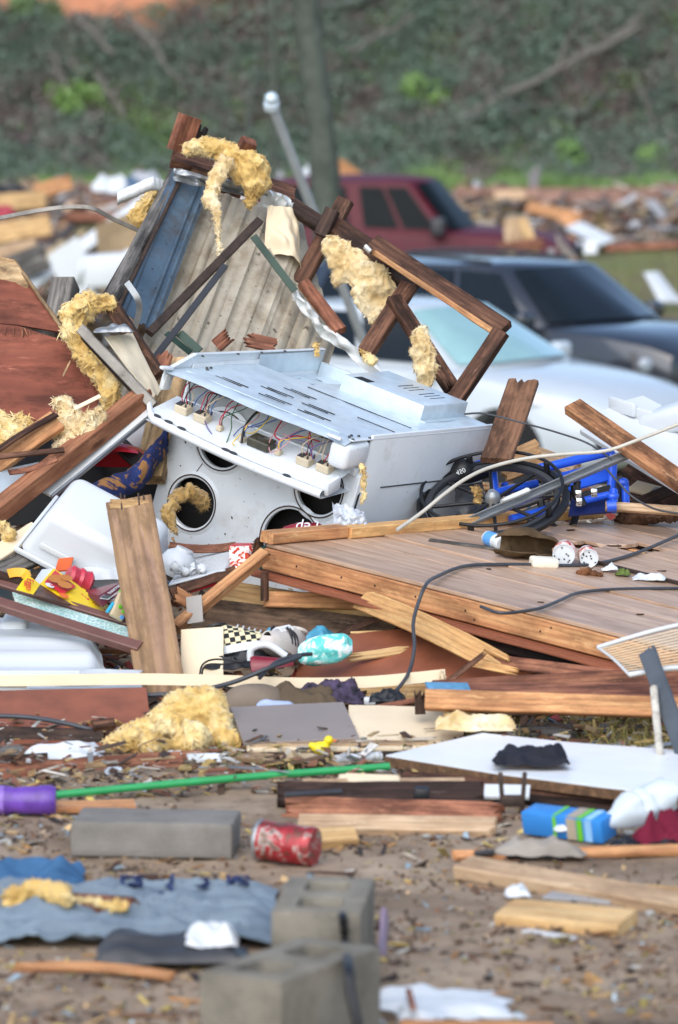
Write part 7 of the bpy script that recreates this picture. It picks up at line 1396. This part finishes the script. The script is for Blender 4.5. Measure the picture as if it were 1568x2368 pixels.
# ================================================================ countless small stuff
def m_vcol(name, rough=.7):
    m, t, b = _new(name); at_ = t.nodes.new('ShaderNodeAttribute'); at_.attribute_name = 'Col'; co = _coords(t, (1, 1, 1), False); c = _mix(t, at_.outputs['Color'], (.03, .022, .016, 1), _ramp(t, _noise(t, co, 9, 6, .7), [(.45, g4(0)), (.7, g4(.7))]))
    t.links.new(c, b.inputs['Base Color']); b.inputs['Roughness'].default_value = rough; return m
def chips(name, label, n, seed, place, size, pal, flat=.35, elong=(1, 3), cat='litter', thick=.15):
    """thousands of splinters and flakes as little closed slabs"""
    rnd = random.Random(seed); vs_, fs, cols = [], [], []; pal = [S(c) for c in pal]
    for _ in range(n):
        p = place(rnd)
        if p is None: continue
        s = size[0]*(size[1]/size[0])**(rnd.random()**1.5); L = s*rnd.uniform(*elong); yaw = rnd.uniform(0, 6.28); ti = rnd.gauss(0, flat); tj = rnd.gauss(0, flat)
        Rm = (Matrix.Rotation(yaw, 3, 'Z') @ Matrix.Rotation(ti, 3, 'X') @ Matrix.Rotation(tj, 3, 'Y')); T = max(.0015, s*thick*rnd.uniform(.5, 1.5)); j = len(vs_)
        q = [(-L/2*rnd.uniform(.7, 1), -s/2), (L/2*rnd.uniform(.7, 1), -s/2*rnd.uniform(.4, 1)), (L/2, s/2*rnd.uniform(.3, 1)), (-L/2, s/2)]
        for z in (T/2, -T/2): vs_ += [p+Rm @ Vector((x, y, z)) for x, y in q]
        fs += [(j, j+1, j+2, j+3), (j+7, j+6, j+5, j+4), (j, j+4, j+5, j+1), (j+1, j+5, j+6, j+2), (j+2, j+6, j+7, j+3), (j+3, j+7, j+4, j)]
        c = rnd.choice(pal); k = rnd.uniform(.6, 1.15); cols += [(c[0]*k, c[1]*k, c[2]*k, 1)]*8
    m = bpy.data.meshes.new(name); m.from_pydata([tuple(v) for v in vs_], [], fs); a = m.color_attributes.new('Col', 'FLOAT_COLOR', 'POINT')
    a.data.foreach_set('color', [x for c in cols for x in c]); m.update()
    return tag(ob(name, m, VCOL), label, cat, kind='stuff')
VCOL = m_vcol('mixed_litter')
PAL_L = ['#c9a877', '#b58a55', '#6b4a30', '#4a3526', '#8a7c40', '#a3935c', '#d8d4c8', '#9fb0b8', '#2f2620', '#7a5a3c', '#d9bf6a', '#5e4630', '#5e4630', '#80664a']
def on_dirt(rnd):
    y = 9.0+5.2*rnd.random(); x = rnd.uniform(-.085, .085)*y*1.15
    if noise.noise((x*2.2, y*2.2, 11))+.25*sm(11.5, 13.4, y) < rnd.uniform(-.5, .35): return None
    return Vector((x, y, gz(x, y)+.003))
chips('ground_litter', 'leaf scraps, wood chips and shreds littering the mud', 9000, 61, on_dirt, (.004, .022), PAL_L, .3)
chips('ground_splinters', 'thin splinters and bark strips strewn over the mud', 900, 62, on_dirt, (.006, .016), ['#c08a50', '#8a5a34', '#5a3c28', '#d0aa70', '#3a2a20', '#b0a08a'], .1, (4, 11))
chips('gravel', 'small stones and mud clods pressed into the dirt', 6000, 63, on_dirt, (.003, .013), ['#7d6a56', '#8f7a64', '#6b5846', '#a08c76', '#5e4c3c'], 1.0, (1, 1.5), 'gravel', .7)
def pile_h(x, y):
    if y < 13.0: return .02
    h = .03+.03*sm(13.1, 13.9, y)+.22*sm(14.5, 15.3, y)*(1-.6*sm(-.1, .3, x))+.25*sm(15.6, 16.4, y)*(1-sm(.2, .6, x)); return h*(1-sm(17.6, 19, y))
def in_pile(lo, hi, top=1.0):
    def f(rnd):
        y = rnd.uniform(lo, hi); x = rnd.uniform(-.1, .1)*y
        return Vector((x, y, gz(x, y)*.6+pile_h(x, y)*top*rnd.random()**.6))
    return f
PAL_W = ['#6b4228', '#8a5a34', '#4a2f20', '#a8743f', '#c09058', '#4a3526', '#6b5a4a', '#7a3f24', '#b89468']
chips('splintered_lumber', 'heap of splintered lath and lumber scraps under the wreckage', 1900, 64, in_pile(13.0, 18.6), (.010, .04), PAL_W, .22, (2.5, 9), 'debris', .3)
chips('house_rubble', 'torn insulation, card and plaster crumbs packed between the boards', 4200, 65, in_pile(12.9, 18.4, .9), (.008, .05), ['#d8cbb0', '#e0e0dc', '#c9a860', '#8a7c6c', '#5c5a58', '#b04a40', '#5a7a9a', '#6b4a34', '#4a3f36', '#d9c078'], .6, (1, 2.5), 'debris')
chips('front_scraps', 'shredded wrappers and wood scraps along the front of the pile', 2200, 66, lambda rnd: (lambda y: Vector((rnd.uniform(-.1, .1)*y, y, .01+.05*rnd.random()**2)))(rnd.uniform(12.1, 13.5)), (.006, .026), ['#c0b8a8', '#a58458', '#6b4a30', '#d0ccc4', '#4a3526', '#b59a70', '#5a4632', '#8a5a44', '#85888a', '#bca060'], .25, (1, 5), 'debris')
def grass(name, label, n, seed, place, h, mat):
    rnd = random.Random(seed); vs_, fs = [], []
    for _ in range(n):
        p = place(rnd)
        if p is None: continue
        H = h*rnd.uniform(.4, 1.2); a = rnd.uniform(0, 6.28); s = Vector((math.cos(a), math.sin(a), 0))*.0018*(h/.08); l = Vector((rnd.gauss(0, .45), rnd.gauss(0, .45), 0))*H; j = len(vs_)
        vs_ += [p-s, p+s, p+l*.4+Vector((0, 0, H*.6))+s*.7, p+l*.4+Vector((0, 0, H*.6))-s*.7, p+l+Vector((0, 0, H*.9))]; fs += [(j, j+1, j+2, j+3), (j+3, j+2, j+4)]
    tag(ob(name, mesh(name, vs_, fs), mat), label, 'grass', kind='stuff')
def gr1(rnd):
    px, py = rnd.uniform(1060, 1600), rnd.uniform(1655, 1760); p = G(px, py, 0); return None if noise.noise((p.x*4, p.y*4, 2)) < -.15 else p
grass('dry_grass', 'dry yellow grass tufts in front of the red beams', 1800, 71, gr1, .06, leafmat('straw_grass', '#8a7840', '#a8a058')); grass('grass_tufts', 'sparse green grass blades between the front boards', 700, 72, lambda r: G(r.uniform(480, 1500), r.uniform(1650, 1800), 0), .05, leafmat('green_grass', '#5a7030', '#7d9045'))
grass('far_grass', 'patchy grass on the lower lot behind the cars', 9000, 73, lambda r: (lambda x, y: Vector((x, y, gz(x, y))) if noise.noise((x*.6, y*.3, 6)) > -.05 else None)(r.uniform(1, 9), r.uniform(48, 96)), .22, leafmat('lot_grass', '#5c6e30', '#84903f'))
# ================================================================ wreckage behind the pile
def vb(name, label, cat, a, b_, w_, t_, n, mat, seed, **k): return bd(name, label, cat, V(*a), V(*b_), w_, t_, n, mat, seed, **k)
def heap(lo, hi, x0, x1, top):
    def f(rnd):
        y = rnd.uniform(lo, hi); px = rnd.uniform(x0, x1); x = (px-CX)/F*y; return Vector((x, y, -1.93+top(px, y)*rnd.random()**.8))
    return f
PAL_F = ['#9a7658', '#b5977a', '#c0b0a0', '#7a5444', '#5a504c', '#c4c4c4', '#85604e', '#4a4240', '#a58a70', '#75706e', '#b5a078']
chips('far_wreckage', 'blurred heap of broken lumber and siding behind the pile on the left', 2600, 81, heap(50, 66, -60, 420, lambda px, y: .9+.25*math.sin(px*.02)), (.05, .2), PAL_F, .4, (1.5, 6), 'debris', .15)
chips('far_wreckage', 'blurred strip of broken lumber along the foot of the bank at right', 1100, 82, heap(74, 95, 1020, 1640, lambda px, y: .28+.12*math.sin(px*.013)), (.05, .26), PAL_F, .3, (1.5, 7), 'debris', .15)
chips('far_wreckage', 'broken boards scattered in front of the pickup nose', 260, 83, heap(54, 57, 1120, 1330, lambda px, y: .9), (.05, .2), PAL_F, .7, (2, 6), 'debris', .15)
chips('far_wreckage', 'low strip of debris in the far distance left of the pickup', 900, 84, heap(82, 95, -60, 700, lambda px, y: .35), (.06, .3), PAL_F, .4, (1.5, 6), 'debris', .15)
vb('white_beam', 'long white fascia board slanting through the left background debris', 'board', (60, 665, 49), (385, 432, 50), .16, .06, (-.3, -1, .5), M_WHITE, 401)
centred(extrude_poly([V(110, 590, 48.5), V(178, 545, 48.5), V(224, 640, 48.5), V(205, 720, 48.5), V(165, 720, 48.5)], .04), 'white_siding', M_WHITE, 'white triangular siding piece in the left background', 'siding')
centred(extrude_poly([V(222, 520, 49), V(330, 480, 49.4), V(362, 640, 49.2), V(240, 720, 49)], .05), 'tan_siding', pm('tan_siding', '#a58d6c', .7, var=.12), 'tan wall panel leaning in the left background debris', 'panel')
fz = thing('white_appliance', 'blurred white appliance lying beside the tan panel in the background', 'appliance', V(250, 625, 47)); ob('body', box(.5, .45, .34, .05, 3), M_WHITE, fz, Matrix.Rotation(R(-4), 4, 'Y')); ob('lid', lathe([(0, .05), (.14, .04), (.17, .0), (.165, -.02)], 24), M_WHITE, fz, Matrix.Translation((-.27, -.05, 0)) @ Matrix.Rotation(R(-80), 4, 'Y')); ob('shelf', box(.3, .3, .1, .02, 2), M_STEELW, fz, Matrix.Translation((.32, 0, .16)))
for k, a in enumerate([('yellow board across the far left background debris', (-40, 470, 56), (110, 462, 56), .22, W_YEL), ('second yellow board lower in the left background debris', (-40, 545, 54), (120, 520, 54), .25, W_YEL), ('orange board sticking up in the left background debris', (80, 445, 58), (168, 420, 58), .2, W_ORANGE), ('orange board end behind the white appliance', (225, 565, 52), (330, 540, 52), .22, W_ORANGE), ('red brown board low in the left background debris', (150, 500, 55), (330, 505, 55), .12, W_RED), ('tan board lying at the far left background', (-40, 600, 50), (90, 570, 50), .2, W_TAN), ('grey siding board at the far left background', (-20, 640, 49), (110, 590, 49), .3, W_GREY)]):
    vb('debris_board', a[0], 'board', a[1], a[2], a[3], .05, (0, -1, .5), a[4], 410+k, jag=(.05, .05))
for k, (lab, p, r_, mt) in enumerate((('white bag lying high on the left background debris', (255, 425, 60), (.22, .15, .12), M_WHITE), ('grey white bundle behind the gutter piece', (335, 410, 62), (.2, .15, .1), pm('grey_bundle', '#a5a8ae', .6)), ('blue bundle beside the grey white one', (300, 425, 61), (.12, .1, .1), pm('blue_bundle', '#4f6a85', .6)), ('black tarp at the far left of the background debris', (10, 440, 58), (.35, .2, .12), M_BLACK), ('red bundle at the left edge of the background debris', (5, 488, 52), (.14, .1, .1), pm('red_bundle', '#9c3040', .6)), ('pale bundle behind the pickup cab', (715, 402, 64), (.12, .1, .1), M_WHITE))):
    c_ = V(*p); rag('background_bundle', lab, 'bundle', c_-Vector((0, 0, r_[2])), r_[0], r_[1]*1.5, r_[2]*2, mt, 50+k, 4/r_[0]*.3, 16, 0, None, .02)
centred(extrude_poly([V(776, 420, 63), V(776, 362, 63), V(800, 372, 63), V(870, 425, 63)], .06), 'gable_piece', W_ORANGE, 'orange plywood gable piece poking up behind the pickup roof', 'plywood')
vb('collapsed_roof', 'long brown collapsed roof sheet along the foot of the bank', 'roof', (1045, 472, 90), (1660, 480, 88), .9, .06, (0, -.75, .7), wood('roof_brown', ['#8d5f4a', '#a87a62', '#b58c74'], scale=.2, knots=False), 431); vb('gap_shade_board', 'dark board standing in for the shaded gap under the collapsed roof sheet', 'shade board', (1395, 530, 80), (1660, 530, 80), .36, .1, (0, -1, .1), W_DARK, 432)  # second board is coloured dark in place of the shade below the roof sheet
for k, a in enumerate([('orange board slanting over the debris row at right', (1220, 478, 78), (1345, 505, 77), .22, W_ORANGE), ('orange board leaning beside the white sheet at right', (1300, 500, 76), (1385, 560, 75), .2, W_ORANGE), ('tan post standing in front of the pickup nose', (1180, 500, 55), (1190, 580, 55), .2, W_TAN), ('second tan post leaning in front of the pickup nose', (1205, 505, 55.5), (1235, 580, 55), .14, W_YEL), ('brown board low in front of the pickup nose', (1150, 575, 54), (1260, 560, 54), .12, W_RED), ('pale board above the brown roof sheet', (1140, 455, 88), (1215, 448, 88), .2, W_TAN), ('red board lying far right in the debris row', (1400, 575, 70), (1600, 565, 70), .1, W_RED), ('orange board lying in the debris row center', (1240, 565, 72), (1330, 555, 72), .16, W_ORANGE)]):
    vb('debris_board', a[0], 'board', a[1], a[2], a[3], .05, (0, -1, .5), a[4], 440+k, jag=(.05, .05))
vb('white_sheet', 'white sheet tilted on the debris row at right', 'panel', (1325, 520, 74), (1405, 560, 73), .3, .03, (.2, -1, .6), M_WHITE, 451); vb('white_sheet', 'white slab lying low on the debris row at right', 'panel', (1305, 575, 72), (1380, 572, 72), .22, .06, (0, -1, .5), M_WHITE, 452)
lc = thing('lawn_chair', 'white plastic chair tipped over on the grass at far right', 'chair', V(1540, 690, 60)); b0 = lc.matrix_basis.translation.copy()
centred(sheet(lambda u, v: bil(V(1488, 630, 60.2), V(1520, 628, 60.4), V(1568, 690, 60.2), V(1525, 700, 60))(u, v)+Vector((0, -.05*math.sin(u*3), 0)), 6, 6, .03), 'backrest', M_WHITE, parent=lc); centred(sheet(bil(V(1525, 700, 60), V(1568, 690, 60.2), V(1640, 670, 60.5), V(1620, 700, 60.2)), 6, 4, .03), 'seat', M_WHITE, parent=lc)
for (a, b_) in (((1530, 695), (1500, 712)), ((1620, 690), (1640, 712)), ((1600, 670), (1640, 650))): centred(tube([V(a[0], a[1], 60.2), V(b_[0], b_[1], 60.1)], .02, 8), 'leg', M_WHITE, parent=lc)
